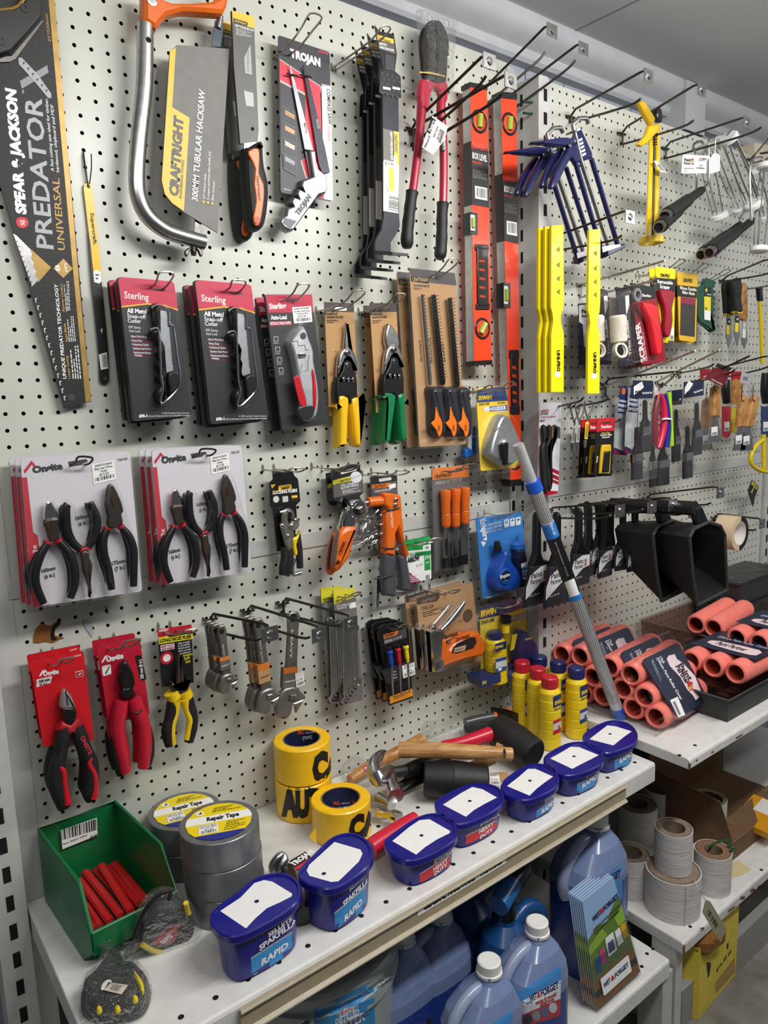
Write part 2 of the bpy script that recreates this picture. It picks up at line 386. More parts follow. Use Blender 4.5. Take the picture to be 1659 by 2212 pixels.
upright(bb,2.36,Y2-.012,0,2.0,.034,.06,.004,.05)
#  shelves
ZS,ZT,ZB,ZC=ZO-.75,ZO-.72,ZO-1.18,ZO-1.155
def shelf(name,label,xa,xb,yb,yf,z,lip,deco=None):
 t=thing(name,label,'shelf',((xa+xb)/2,yb,z-lip))
 m=MB();r=.006;pr=[(yb,z),(yf+r,z),(yf+.002,z-.002),(yf,z-r),(yf,z-lip),(yf+.012,z-lip),(yf+.012,z-lip+.002),(yf+.002,z-lip+.002),(yf+.002,z-.008),(yb,z-.003)]
 A_=[A3(xa,a,b)for a,b in pr];B_=[A3(xb,a,b)for a,b in pr];m.ring(A_,B_,'shelfwhite',True)
 for x in(xa,xb):m.box((x,(yb+yf)/2,z-lip/2-.0005),(.001,abs(yf-yb)/2-.002,lip/2-.0008),'shelfwhite')
 if deco:deco(m)
 m.build('shelf_tray',t,smooth=False)
 return t
def hole(m,p,r=.0042):
 p=np.asarray(p);m.add([p+A3(r*math.cos(k*.5236),r*math.sin(k*.5236),0)for k in range(12)],[list(range(12))],'void',True)
def deco1(m):
 for k in range(0,24):hole(m,(.06+k*.0495,-.386,ZS+.0006))
 for k in range(0,12):hole(m,(.03+k*.099,-.21,ZS+.0006))
sh=shelf('shelf','white metal shelf under the tools holding the blue tubs and tape rolls',-.05,1.131,-.004,-.416,ZS,.042,deco1)
use('M');yf=-.419;RP=Pl((0,yf-.002,0),(0,-1,0),(1,0,0))
use('Z');xr0=RP.hit(518,2176)[0];xr1=RP.hit(1352,1700)[0]
m=MB();pr=[(yf,ZS-.004),(yf-.005,ZS-.006),(yf-.005,ZS-.01),(yf-.002,ZS-.0115),(yf-.002,ZS-.037),(yf-.006,ZS-.04),(yf-.006,ZS-.043),(yf,ZS-.044)]
R1=[A3(xr0,a,b)for a,b in pr];R2=[A3(xr1,a,b)for a,b in pr];m.ring(R1,R2,'rail',True);m.add(R1,[list(range(8))],'rail',True);m.add(R2,[list(range(8))[::-1]],'rail',True)
m.box(((xr0+xr1)/2,yf-.0065,ZS-.0415),((xr1-xr0)/2,.0008,.0015),'railedge');m.box(((xr0+xr1)/2,yf-.0055,ZS-.008),((xr1-xr0)/2,.0008,.0016),'railedge')
rl=m.build('price_rail',sh,smooth=False)
use('N');m=MB();m.paint(RP,[(172,822),(806,437),(806,502),(172,886)],'f0efe9',2);m.text(RP,'GENERAL HARDWARE & PAINTING',(216,842),(774,506),30,'101010',3,3)
lb=m.build('rail_label',rl,smooth=False);lb.parent=sh
def deco2(m):
 use('b')
 for p in((1005,405),(866,494)):hole(m,HP(ZT+.0006).hit(*p))
 use('L');F2=Pl((0,-.4865,0),(0,-1,0),(1,0,0))
 for q in([(1185,690),(1200,690),(1196,725),(1188,725)],[(1465,535),(1505,512),(1508,518),(1470,542)],[(1228,668),(1238,662),(1238,672),(1230,678)],[(1320,622),(1335,612),(1335,620),(1322,628)]):m.paint(F2,q,'5a4030',1)
def deco3(m):
 use('a')
 for p in((575,1028),(528,1143),(628,985)):hole(m,HP(ZB+.0006).hit(*p))
def deco4(m):
 use('a');F4=Pl((0,-.4885,0),(0,-1,0),(1,0,0))
 for p in((962,785),(1600,277)):hole(m,HP(ZC+.0006).hit(*p))
 for q in([(905,950),(918,945),(915,1050),(903,1052)],[(1410,520),(1455,512),(1450,535),(1420,540)],[(1500,455),(1535,440),(1545,460),(1510,475)],[(1560,425),(1590,412),(1585,432)],[(1300,640),(1360,600),(1365,610),(1305,655)],[(1040,800),(1090,790),(1080,815)]):m.paint(F4,q,'rust',1)
s2=shelf('shelf','white metal shelf with chipped edges holding the pink roller packs',1.145,2.335,Y2-.014,-.486,ZT,.022,deco2)
s3=shelf('shelf','white low shelf under the tools holding the jugs and bucket',-.05,1.108,0,-.477,ZB,.04,deco3)
s4=shelf('shelf','white low shelf with rusty front edge holding the sandpaper rolls',1.146,2.335,Y2-.014,-.487,ZC,.026,deco4)
MB().box((.53,.02,.42),(.59,.004,.2),'3a3a3c').build('back_panel',ba,smooth=False)
MB().box((1.74,-.03,.45),(.6,.004,.25),'1d1c1b').build('back_panel',bb,smooth=False)
MB().box((1.115,-.44,.089),(.02,.03,.088),'whitemetal').build('foot',ba,smooth=False)
MB().box((1.16,-.44,.11),(.014,.03,.109),'whitemetal').build('foot',bb,smooth=False)
MB().box((1.75,-.46,.05),(.575,.012,.05),'8f8f8d').build('kickboard',bb,smooth=False)
#  hooks
def loop_hook(label,base,tip,L=.085,r=.0017,w=14,mtl='wirelight',grp='wire loop hooks on the near bay',name='wire_hook',y0=0,rise=.012):
 """doubled wire: base = the two board points (mid), tip = picture points of the loop's two ends"""
 t=thing(name,label,'hook',wp(*base[0],-y0 if y0 else .001),grp)
 m=MB();(b0,b1),(t0,t1)=base,tip
 d0=-y0;S0=wp(*b0,d0+L*.62);S1=wp(*b1,d0+L*.62);T0=wp(*t0,d0+L);T1=wp(*t1,d0+L);A0=A3(S0[0],-d0-.002,S0[2]);A1=A3(S1[0],-d0-.002,S1[2])
 K0=S0+(T0-S0)*.62;K1=S1+(T1-S1)*.62;K0[2]-=rise*.4;K1[2]-=rise*.4
 m.tube([A0,S0,K0,T0,T1,K1,S1,A1],r,mtl,6,sp=3);m.build('wire',t)
 m=MB();m.tube([A0+A3(0,.006,.012),A0+A3(0,-.001,.006),A0+A3(0,-.001,-.004)],r,mtl,6);m.tube([A1+A3(0,.006,.012),A1+A3(0,-.001,.006),A1+A3(0,-.001,-.004)],r,mtl,6);m.build('back_clip',t)
 return t
def peg_hook(label,base,up,low,L=.2,Ll=None,plate=True,mtl='wiredark',grp='long black peg hooks',y0=0,r=.0026,drop=.03,name='peg_hook',bend=True,pz=(.016,.013)):
 """long double peg: base = bracket point on the board, up / low = picture points of the upper and lower wire's ends"""
 d0=-y0;B=wp(*base,d0+.004);t=thing(name,label,'hook',B,grp);Ll=Ll or L*.85
 m=MB();m.tube([B+A3(-.012,.006,.004),B+A3(-.012,-.004,.0),B+A3(.012,-.004,0),B+A3(.012,.006,.004)],r,mtl,6)
 m.tube([B+A3(0,-.004,.006),B+A3(0,-.004,-drop)],r,mtl,6);m.build('bracket',t)
 if up:
  U=wp(*up,d0+L);e=U-B-A3(0,0,0)
  m=MB();m.tube([B+A3(0,-.004,.004),B+A3(0,-.016,.014),U+A3(0,.018,.0),U+A3(0,.004,0),U+A3(0,0,-.016)]if bend else[B,U],r,mtl,6);m.build('upper_wire',t)
  if plate:
   c=U+A3(0,-.003,-.014);m=MB();m.box(c,(pz[0],.0012,pz[1]),'steel');m.lathe(c+A3(0,-.0012,0),(0,-1,0),[(0,.008),(.0022,.006),(.0026,.002)],'chrome',14);m.build('price_plate',t)
 if low:
  Q=wp(*low,d0+Ll);S=B+A3(0,-.006,-drop);m=MB();v=Q-S
  m.tube([B+A3(0,-.004,-drop+.006),S,S+v*.82-A3(0,0,.006),Q],r,mtl,6,sp=3);m.build('lower_wire',t)
 return t
#  row 1 of the near bay
use('A');d=WP(.016)
S_=thing('hand_saw','large hand saw in a black and gold printed sleeve','saw',wp(300,1600,.016))
m=MB();use('Z');m.slab(d,[(116,0),(197,867),(139,883),(0,395),(-60,190),(-60,-60),(110,-60)],.004,'foil','1c1c1c')
use('A');m.paint(d,[(289,-10),(325,-10),(470,1660),(440,1660)],'gold');use('D');m.paint(d,[(440,277),(468,277),(545,1010),(512,1020)],'gold');use('A')
use('D');m.paint(d,[(378,163),(435,222),(377,278),(318,222)],'gold',2)
m.text(d,'8',(360,238),(352,200),26,'f2f2f2',3);m.text(d,'PPI',(405,242),(398,192),16,'f2f2f2',3)
m.text(d,'UNIQUE PREDATOR TECHNOLOGY',(396,880),(343,315),20,'f4f4f4',2)
for a,b,t in(((420,880),(404,742),'Longer Lasting'),((405,660),(390,550),'Rigid Blade'),((384,480),(371,312),'Superior Comfort')):m.text(d,t,a,b,13,'c89a4e',2)
m.lines(d,[(430,880),(412,690),(470,680),(488,880)],4,'d8d8d8',fill=.5);m.lines(d,[(408,660),(396,510),(440,505),(455,655)],4,'d8d8d8',fill=.5);m.lines(d,[(392,480),(376,300),(412,296),(420,470)],4,'d8d8d8',fill=.5)
for k in range(14):x,y=208+k*13.2,400+k*45;m.paint(d,[(x,y),(x+12,y-4),(x+14,y+2),(x+6,y+5),(x+10,y+24),(x+5,y+26)],'d8d8d8',1)
m.lathe(d.hit(426,990)-A3(0,0,0),(0,-1,0),[(0,.006),(.0006,.006)],'3a3a3a',16)
use('A')
m.text(d,'SPEAR & JACKSON',(155,1283),(92,538),58,'f6f6f6',2,bold=3);m.text(d,'PREDATOR',(318,1490),(246,590),98,'aeb2b6',2,bold=1)
m.text(d,'UNIVERSAL',(388,1497),(352,1065),42,'c89a4e',2,bold=.6);m.text(d,'A fast cutting saw ideal for timber,',(322,1025),(284,588),19,'f0f0f0',2,.4);m.text(d,'hardwood, chipboard and MDF',(353,1030),(318,628),19,'f0f0f0',2,.4)
m.text(d,'22"/550mm',(303,252),(283,85),16,'c89a4e',2,.4);m.text(d,'TM',(146,562),(142,540),12,'e0e0e0',2)
m.paint(d,[(95,1330),(105,1302),(140,1298),(166,1315),(168,1345),(145,1362),(112,1358)],'d8202c',2,sp=2);m.text(d,'SJ',(146,1348),(140,1318),22,'f6f6f6',3)
m.paint(d,[(108,348),(128,345),(220,440),(305,560),(306,588),(285,585),(190,470),(112,385)],'a9adb2',3);m.paint(d,[(118,485),(282,390),(286,420),(292,432),(130,532)],'8e9297',2)
for k in range(6):m.paint(d,[(135+k*27,372+k*33),(150+k*27,372+k*33),(140+k*27,390+k*33)],'2a2a2a',4)
m.build('sleeve',S_,smooth=False)
m=MB();use('D');m.slab(d.off(.0006),[(78,10),(100,25),(180,105),(305,215),(190,330)],.0005,'steel');m.paint(d.off(.0007),[(178,100),(305,215),(225,308),(232,280),(212,262),(218,232),(198,212),(205,182),(186,160),(192,132)],'gold')
for k in range(9):x,y=92+k*11,60+k*30;m.paint(d.off(.0007),[(x,y),(x+12,y-4),(x+13,y),(x+4,y+4),(x+8,y+20),(x+5,y+22)],'2a2a2a',2)
m.build('blade',S_,smooth=False)
use('A');m=MB();m.pill(WP(.022),[(262,-60),(246,0),(246,105),(70,322),(0,345),(-90,345),(-120,200),(-120,62),(0,62),(70,55),(110,35),(140,0),(160,-60)],.008,'blackplastic',.004,sp=0,base=.016)
m.build('handle',S_);h=MB();h.tube([WP(.027).hit(*p)for p in((170,-60),(142,0),(112,40),(70,58),(0,66),(-100,66))],.003,'gold',6);h.build('grip_trim',S_)
for p in((147,52),(8,245)):m=MB();m.lathe(WP(.028).hit(*p),(0,-1,0),[(0,.0065),(.003,.006),(.003,.003),(.0012,.0028)],'blackplastic',18);m.build('screw',S_)
m=MB();m.slab(WP(.019),[(246,125),(262,122),(92,352),(60,368),(-40,372),(-40,345),(70,335)],.002,'gunmetal');m.build('blade_heel',S_,smooth=False)
t=thing('hacksaw_blade_pack','slim yellow and black hacksaw blade pack hanging from a black cable tie','saw blade',wp(520,1100,.006))
d=WP(.006);m=MB();m.slab(d,[(503,1100),(515,1092),(536,1094),(550,1108),(552,1130),(606,1640),(560,1640),(500,1130)],.003,'f4c21ap','b98d10');m.text(d,'Supercraft.',(540,1270),(560,1462),20,'161616',2,1)
m.lathe(d.hit(529,1115),(0,-1,0),[(0,.0026),(.0004,.0026)],'222222',12)
use('D');m.slab(d.off(.0004),[(528,0),(540,60),(556,235),(560,300),(608,300),(648,720),(652,890),(640,908),(608,908),(596,890),(590,730),(548,300)],.0035,'17171ap')
m.paint(d.off(.0006),[(556,240),(574,230),(598,240),(606,300),(590,312),(562,302)],'eeeeee',2);m.lines(d.off(.0006),[(568,250),(592,250),(596,292),(572,292)],2,'333333',3)
m.sticker(d.off(.0006),[(590,735),(637,722),(645,818),(602,826)],(),2,bar=(.3,.08,.95,.9));m.paint(d.off(.0006),[(600,590),(612,575),(608,612)],'d8d8d8',2);m.lathe(d.hit(630,880),(0,-1,0),[(0,.003),(.0012,.003)],'gunmetal',12)
m.build('pack',t,smooth=False)
use('A');m=MB();m.tube([wp(529,1112,.008),wp(505,990,.006),wp(498,900,.003),wp(510,995,.003),wp(529,1112,.004),wp(545,1010,.012),wp(545,918,.018)],.0009,'rubberblack',6,sp=3);m.build('cable_tie',t)
t=thing('hacksaw','tubular steel hacksaw with orange alloy handle and grey and yellow card','hacksaw',wp(900,1300,.04))
d=WP(.045);C=[d.hit(*p)for p in((868,150),(862,500),(830,820),(816,1050),(828,1180),(880,1290),(980,1372),(1080,1410),(1218,1448))]
m=MB();m.tube(C,.0128,'steel',20,sp=5);m.lathe(C[-1],C[-1]-C[-2],[(0,.0126),(.0004,.0126),(.0003,.0105),(-.004,.0105)],'darksteel',20,cap0=False);m.build('frame',t)
m=MB();m.round(d,[(838,-60),(838,145),(920,200),(940,165),(985,118),(1080,92),(1200,98),(1318,108),(1342,60),(1352,-10),(1358,-60),(1280,-60),(1285,0),(1245,22),(1120,32),(1010,30),(955,10),(940,-60)],.03,'toolorange',.007,sp=0)
m.build('handle',t);m=MB();m.lathe(d.hit(887,28)+A3(0,-.014,0),(0,-1,0),[(0,.0085),(.002,.008),(.0028,.005)],'steel',18);m.build('rivet',t)
m=MB();m.lathe(d.hit(870,258)+A3(0,-.0125,0),(0,-1,0),[(0,.0042),(.0006,.0042)],'void',14);m.build('hole_plug',t)
m=MB();m.slab(d.off(.004),[(1058,268),(1370,292),(1300,1390),(1100,1268),(1030,1215),(985,1160),(966,1080),(1015,305)],.003,'duplexgrey','55534f')
e=d.off(.0044);m.paint(e,[(1050,285),(1028,640),(1132,705),(1098,1262),(1030,1215),(985,1160),(966,1080),(1015,305)],'e6bd35')
m.text(e,'CRAFTRIGHT',(1062,1178),(1092,705),52,'4f4c48',2,3);m.text(e,'ENGINEERING WORKS',(1085,1188),(1100,958),16,'4f4c48',2);m.text(e,'300MM TUBULAR HACKSAW',(1178,1205),(1222,545),36,'f4f3ef',2,1)
for k,(s_,y1)in enumerate((('24T Hacksaw blade',1040),('D-shaped aluminium alloy handle grip',905),('Blade tensioner',1078))):
 x=1208+k*26;m.paint(e,[(x,1212+k*5),(x,1200+k*5),(x+14,1200+k*5),(x+14,1212+k*5)],'e6bd35',2);m.text(e,s_,(x+14,1190+k*5),(x+22,y1+k*2),14,'ece9e2',2,.4)
m.build('card',t,smooth=False)
m=MB();m.slab(d,[(1285,120),(1340,140),(1318,280),(1265,275)],.002,'4a5058m');m.build('blade',t,smooth=False);m=MB();m.slab(d,[(1165,1310),(1205,1318),(1188,1420),(1158,1410)],.003,'gunmetal');m.build('blade_end',t,smooth=False)
m=MB();m.tube([d.hit(1318,95),d.hit(1302,170)],.0052,'steel',12);m.build('blade_pin',t)
m=MB();c=d.hit(1155,1490);m.lathe(c+A3(0,0,.008),(0,0,-1),[(0,.004),(.012,.005),(.018,.004)],'darksteel',12)
for sx in(-1,1):m.pill(d,[(1155,1478),(1155+sx*25,1478),(1155+sx*55,1500),(1155+sx*50,1532),(1155+sx*35,1530),(1155+sx*22,1500)],.004,'gunmetal',.002,sp=2)
m.build('wing_nut',t)
def wallsaw(lab,dd,ox,oy):
 use('A');d=WP(dd);s_=lambda P:shift(P,ox,oy)
 t=thing('wallboard_saw',lab,'saw',wp(1520,1300,dd),'wallboard saws on one peg')
 m=MB();m.slab(d,s_([(1385,62),(1515,100),(1522,250),(1545,780),(1538,845),(1435,858),(1398,400)]),.006,'5e5c5a','444240')
 m.paint(d,s_([(1385,62),(1515,100),(1520,172),(1390,132)]),'e8bf3a',1);m.paint(d,s_([(1392,108),(1478,134),(1478,158),(1394,134)]),'3c3a36',2);m.text(d,'CRAFTRIGHT',*s_([(1400,130),(1470,152)]),12,'e8bf3a',3)
 m.text(d,'150MM WALLBOARD SAW',*s_([(1402,158),(1515,192)]),15,'f0f0ee',2,1);m.lines(d,s_([(1408,165),(1510,200),(1500,225),(1408,212)]),4,'d0d0cc',2)
 m.paint(d,s_([(1495,265),(1505,450),(1462,438),(1456,345)]),'a8a8a6',2);m.paint(d,s_([(1455,542),(1512,555),(1516,640),(1468,632)]),'b8b8b6',2)
 for k in range(9):m.paint(d,s_([(1478,300+k*15),(1486,304+k*15),(1478,310+k*15)]),'55534f',3)
 m.lathe(d.hit(1508+ox,770+oy),(0,-1,0),[(0,.003),(.001,.003)],'void',10);m.build('sleeve',t,smooth=False)
 m=MB();m.slab(d.off(-.001),s_([(1455,835),(1530,822),(1535,880),(1460,890)]),.003,'steel');m.build('blade',t,smooth=False)
 m=MB();m.pill(d.off(-.006),s_([(1448,900),(1470,885),(1530,850),(1556,860),(1560,930),(1568,1010),(1590,1100),(1588,1230),(1570,1340),(1545,1378),(1510,1378),(1480,1340),(1462,1220),(1450,1080)]),.016,'roughblack',.012,sp=2,base=.012)
 h=m.build('handle',t);m=MB();m.pill(d.off(.0095),s_([(1480,905),(1540,885),(1548,960),(1545,1040),(1572,1100),(1575,1180),(1560,1290),(1545,1345),(1520,1345),(1510,1300),(1528,1200),(1515,1100),(1522,1010),(1495,950)]),.0025,'toolorange',.002,sp=2);m.text(d.off(.0125),'CRAFTRIGHT',*s_([(1532,1050),(1545,1200)]),12,'5a2a10',1)
 m.build('grip_inlay',t);m=MB();m.lathe(d.off(.012).hit(1534+ox,1315+oy),(0,-1,0),[(0,.006),(.0012,.006)],'c05010',14);m.build('hang_hole',t)
 for y in range(990,1230,24):pass
 return t
wallsaw('wallboard saw with black and orange grip, front one on its peg',.06,0,0)
wallsaw('wallboard saw with black and orange grip, half hidden behind another one',.022,-68,62)
t=thing('compass_saw','silver handled compass saw tied to a black, red and white card','saw',wp(300,1150,.03));use('B');d=WP(.03)
m=MB();m.slab(d,rrect([(140,208),(448,312),(466,1205),(156,1150)],18),.0012,'33323a','222222')
m.paint(d,[(148,350),(396,515),(452,512),(400,500),(400,1180),(405,1188),(330,1160),(150,520)],'b9b5b2',1)
m.paint(d,[(148,358),(392,520),(410,1188),(348,1172),(150,540)],'d82f45',2);m.paint(d,[(150,490),(300,570),(305,940),(180,1020),(154,900)],'33323a',3);m.paint(d,[(150,478),(300,558),(300,572),(150,492)],'b9b5b2',4)
m.paint(d,[(398,516),(455,514),(466,1200),(412,1190)],'efedea',3);m.text(d,'TROJAN',(212,338),(392,398),46,'f6f6f6',2,3);m.text(d,'LIFETIME',(378,312),(436,330),14,'f0507a',2);m.text(d,'COMPASS SAW',(428,528),(438,742),22,'2a282c',4,1);m.text(d,'7"/170mm',(430,752),(438,842),16,'e05070',4,.4)
m.paint(d,[(162,625),(248,672),(250,1055),(170,1010)],'4a494e',4)
for k in range(4):y=640+k*92;m.paint(d,[(168,y),(244,y+42),(244,y+118),(170,y+80)],'33323a',5);m.paint(d,[(178,y+16),(238,y+50),(236,y+76),(180,y+46)],('b98f5f','c9a36a','c8bfae','9a9a9a')[k],6)
m.text(d,'TJ03194',(172,1132),(212,1142),9,'d0d0d0',2);m.build('card',t,smooth=False)
e=d.off(.006)
m=MB();m.slab(e,[(208,390),(225,425),(350,900),(385,1030),(330,1042),(302,900),(215,440)],.002,'9c9ca0m','steel');m.text(e,'METAL',(292,735),(306,800),12,'444444',1);m.build('blade',t,smooth=False)
m=MB();m.slab(e,[(292,388),(312,430),(420,880),(450,1030),(405,1032),(385,980),(298,450)],.002,'3c3c42m','gunmetal');m.text(e,'WOOD',(365,712),(378,770),12,'c0c0c0',1);m.build('blade',t,smooth=False)
m=MB();m.pill(e.off(-.004),[(302,905),(345,905),(355,1010),(385,1035),(412,1060),(416,1140),(405,1168),(365,1178),(215,1385),(190,1392),(150,1370),(124,1332),(140,1305),(165,1290),(172,1250),(215,1235),(188,1222),(212,1180),(255,1195),(225,1175),(240,1130),(285,1152),(252,1125),(262,1085),(325,1060)],.014,'86868am',.004,sp=0,base=.004)
m.text(e.off(.0105),'TROJAN',(262,1290),(340,1180),30,'5a5a5e',1,2);m.paint(e.off(.0105),[(180,1300),(250,1320),(215,1365),(172,1330)],'6a6a6e',1);m.build('handle',t,ang=30)
for p in((222,452),(302,458),(330,905)):m=MB();a=e.hit(*p);m.tube([a+A3(-.012,-.002,0),a+A3(.012,-.002,.001)],.0016,'rubberblack',6);m.build('cable_tie',t)
loop_hook('light wire loop hook holding the compass saw',[(210,260),(262,285)],[(332,80),(402,105)],.1,rise=.004)
def wbar(lab,dd,ox,oy,label=True):
 use('B');d=WP(dd);s_=lambda P:shift(P,ox,oy);t=thing('wrecking_bar',lab,'crowbar',wp(800,1500,dd),'wrecking bars hanging in a row')
 m=MB();prof=s_([(765,560),(860,572),(862,1275),(868,1350),(845,1400),(812,1450),(815,1505),(720,1495),(722,1440),(760,1370),(772,1290)])
 m.slab(d,prof,.006,'303236m','17181a');a,b=d.hit(*prof[6]),d.hit(*prof[7])
 y=A3(0,-.052,-.012);m.add([a,b,b+y,a+y,a+A3(0,.004,-.006),b+A3(0,.004,-.006),b+y+A3(0,0,-.005),a+y+A3(0,0,-.005)],[(0,1,2,3),(4,7,6,5),(0,3,7,4),(1,5,6,2),(2,6,7,3)],'2b2b2e',True)
 c=[a+y*.6,a+y,(a+b)/2+y,(a+b)/2+y*.75];m.add([p+A3(0,0,.0006)for p in c],[(0,1,2,3)],'b5543a',True);m.build('bar',t,smooth=False)
 m=MB();m.slab(d.off(.001),s_([(718,150),(742,185),(832,205),(850,325),(838,425),(872,455),(876,585),(745,555),(750,430),(770,415),(735,260)]),.002,'17171ap');e=d.off(.0012)
 m.paint(e,s_([(730,205),(828,238),(842,325),(742,292)]),'55524e',1);m.paint(e,s_([(728,205),(828,235),(832,262),(732,240)]),'eec23c',2);m.text(e,'CRAFTRIGHT',*s_([(736,238),(812,258)]),13,'333333',3);m.text(e,'380MM',*s_([(742,266),(788,278)]),15,'f2f2f0',2);m.text(e,'WRECKING BAR',*s_([(744,288),(832,310)]),15,'f2f2f0',2)
 m.paint(e,s_([(778,322),(836,335),(832,425),(780,415)]),'2c3036',2)
 for i in range(4):
  for j in range(5):m.paint(e,[(p[0]+6*math.cos(k*1.05),p[1]+9*math.sin(k*1.05))for p in s_([(762+i*30+(j%2)*10,440+j*29+i*8)])for k in range(6)],'3a3a3e',1)
 for x in(765,822):m.paint(e,s_([(x,517),(x+46,526),(x+44,540),(x,532)]),'e8e8e8',3)
 m.build('hang_tag',t,smooth=False)
 if label:
  m=MB();e=d.off(.0008);m.paint(e,s_([(768,768),(862,790),(862,985),(858,1275),(768,1260)]),'ebe9e3',1);m.paint(e,s_([(766,768),(828,782),(832,940),(826,970),(768,960)]),'6b6762',2);m.paint(e,s_([(824,782),(862,792),(862,985),(848,980),(848,935),(826,925)]),'eec23c',2)
  m.text(e,'380MM WRECKING BAR',*s_([(808,785),(812,955)]),15,'f2f2ee',3);m.text(e,'CRAFTRIGHT',*s_([(832,800),(836,912)]),18,'4a453c',3);m.sticker(e,s_([(772,955),(832,968),(836,1002),(772,990)]),[('$ 11.90',.1,.9,.75,.5)],3,bar=None)
  m.paint(e,s_([(800,1005),(830,1000),(832,1145),(806,1140),(800,1110)]),'eec23c',2);m.bars(e,s_([(862,1178),(858,1265),(800,1252),(802,1165)]),k=2);m.text(e,'81358',*s_([(786,1115),(790,1145)]),9,'777777',2);m.build('price_label',t,smooth=False)
 else:
  m=MB();e=d.off(.0008);m.paint(e,s_([(768,830),(822,848),(822,1040),(768,1030)]),'3a3836',1);m.paint(e,s_([(768,1030),(822,1040),(820,1270),(768,1260)]),'bdb6ae',1);m.build('price_label',t,smooth=False)
 return t
for k,(dd,ox,oy,l)in enumerate(((.105,0,0,'frontmost with a white and yellow label'),(.075,-45,48,'second from the front of its row'),(.05,-85,92,'third from the front of its row'),(.025,-118,140,'rearmost against the perforated board'))):wbar('black wrecking bar, '+l,dd,ox,oy,k==0)
loop_hook('light wire loop hook holding the wrecking bars',[(610,305),(632,320)],[(765,155),(812,172)],.135,grp='wire loop hooks on the near bay')
use('T');t=thing('bolt_cutter','red bolt cutter with black grips and a plastic bag over its jaws','bolt cutter',wp(480,1500,.04));d=WP(.05)
def limb(m,P,r,mt,sp=4):m.tube([d.hit(*p)for p in P],r,mt,14,sp=sp)
for P,G in(([(435,660),(432,800),(415,1000),(395,1180),(370,1370)],[(366,1375),(355,1450),(342,1560),(330,1690),(330,1780)]),([(580,650),(572,800),(588,1000),(592,1200),(588,1450)],[(586,1455),(580,1550),(578,1680),(572,1790),(560,1855)])):
 m=MB();limb(m,P,[.0088,.0098,.0088,.0086,.0086],'b01d3ap');m.build('arm',t)
 m=MB();q=[d.hit(*p)for p in G];m.tube(q,[.0135,.012,.0115,.0125,.0115,.013,.012,.0135,.013,.0085],'rubberblack',14,sp=4);m.build('grip',t)
m=MB();m.round(d,[(410,600),(440,570),(500,590),(535,600),(580,590),(610,610),(608,720),(580,760),(565,700),(530,640),(500,650),(475,720),(480,790),(415,780)],.016,'b01d3ap',.004,sp=2);m.build('yoke',t)
for sx in(0,1):
 m=MB();P=[(500,148),(522,190),(520,330),(525,480),(520,590),(445,575),(430,450),(418,300),(440,200)]if not sx else[(512,148),(560,160),(605,240),(622,340),(610,420),(600,590),(535,600),(535,470),(540,330),(530,200)]
 m.round(d,P,.013,'darksteel',.003,sp=2);m.build('jaw',t)
m=MB();m.pill(d.off(-.012),[(390,75),(662,175),(640,300),(628,460),(632,600),(628,680),(560,710),(420,690),(405,640),(420,470),(408,250)],.026,'bag',.012,sp=0);m.build('plastic_bag',t)
m=MB();m.tube([d.off(.012).hit(*p)for p in((418,515),(500,528),(600,545))],.0012,'c9b46a',6,sp=2);m.tube([d.off(.012).hit(*p)for p in((418,522),(500,520),(600,550))],.0012,'c9b46a',6,sp=2);m.build('rubber_band',t)
e=P3(wp(438,1050,.085),wp(520,1110,.085),wp(510,835,.105));m=MB();m.slab(e,rrect([(475,835),(560,830),(628,1000),(515,1112)],5)if 0 else[(510,828),(622,905),(600,1000),(515,1112),(436,1055)],.001,'e9e4e6','1a1a1a');m.paint(e,[(505,838),(535,860),(495,960),(468,945)],'1a1a1a',1);m.text(e,'Pesaro',(500,945),(528,868),24,'f4f4f4',2);m.text(e,'450mm/18"',(462,1062),(500,975),16,'222222',1);m.text(e,'Bolt Cutter',(525,985),(555,905),12,'333333',1);m.text(e,'$115.00',(552,1000),(578,930),14,'222222',1);m.bars(e,[(578,930),(600,942),(572,1030),(550,1018)],k=1);m.build('price_tag',t,smooth=False)
use('T');e=d.off(.0095);m=MB();m.paint(e,[(578,980),(605,985),(605,1080),(580,1078)],'1f5a38',1);m.text(e,'Pesaro',(590,985),(592,1070),16,'f4f4f4',2);m.build('brand_sticker',t,smooth=False)
peg_hook('black peg hook bent upwards through the red bolt cutter',(365,930),(910,385),(895,545),.24,.22,r=.0028)
peg_hook('black peg hook crossing in front of the bolt cutter',(385,960),(1062,525),(1010,668),.24,.2,r=.003)
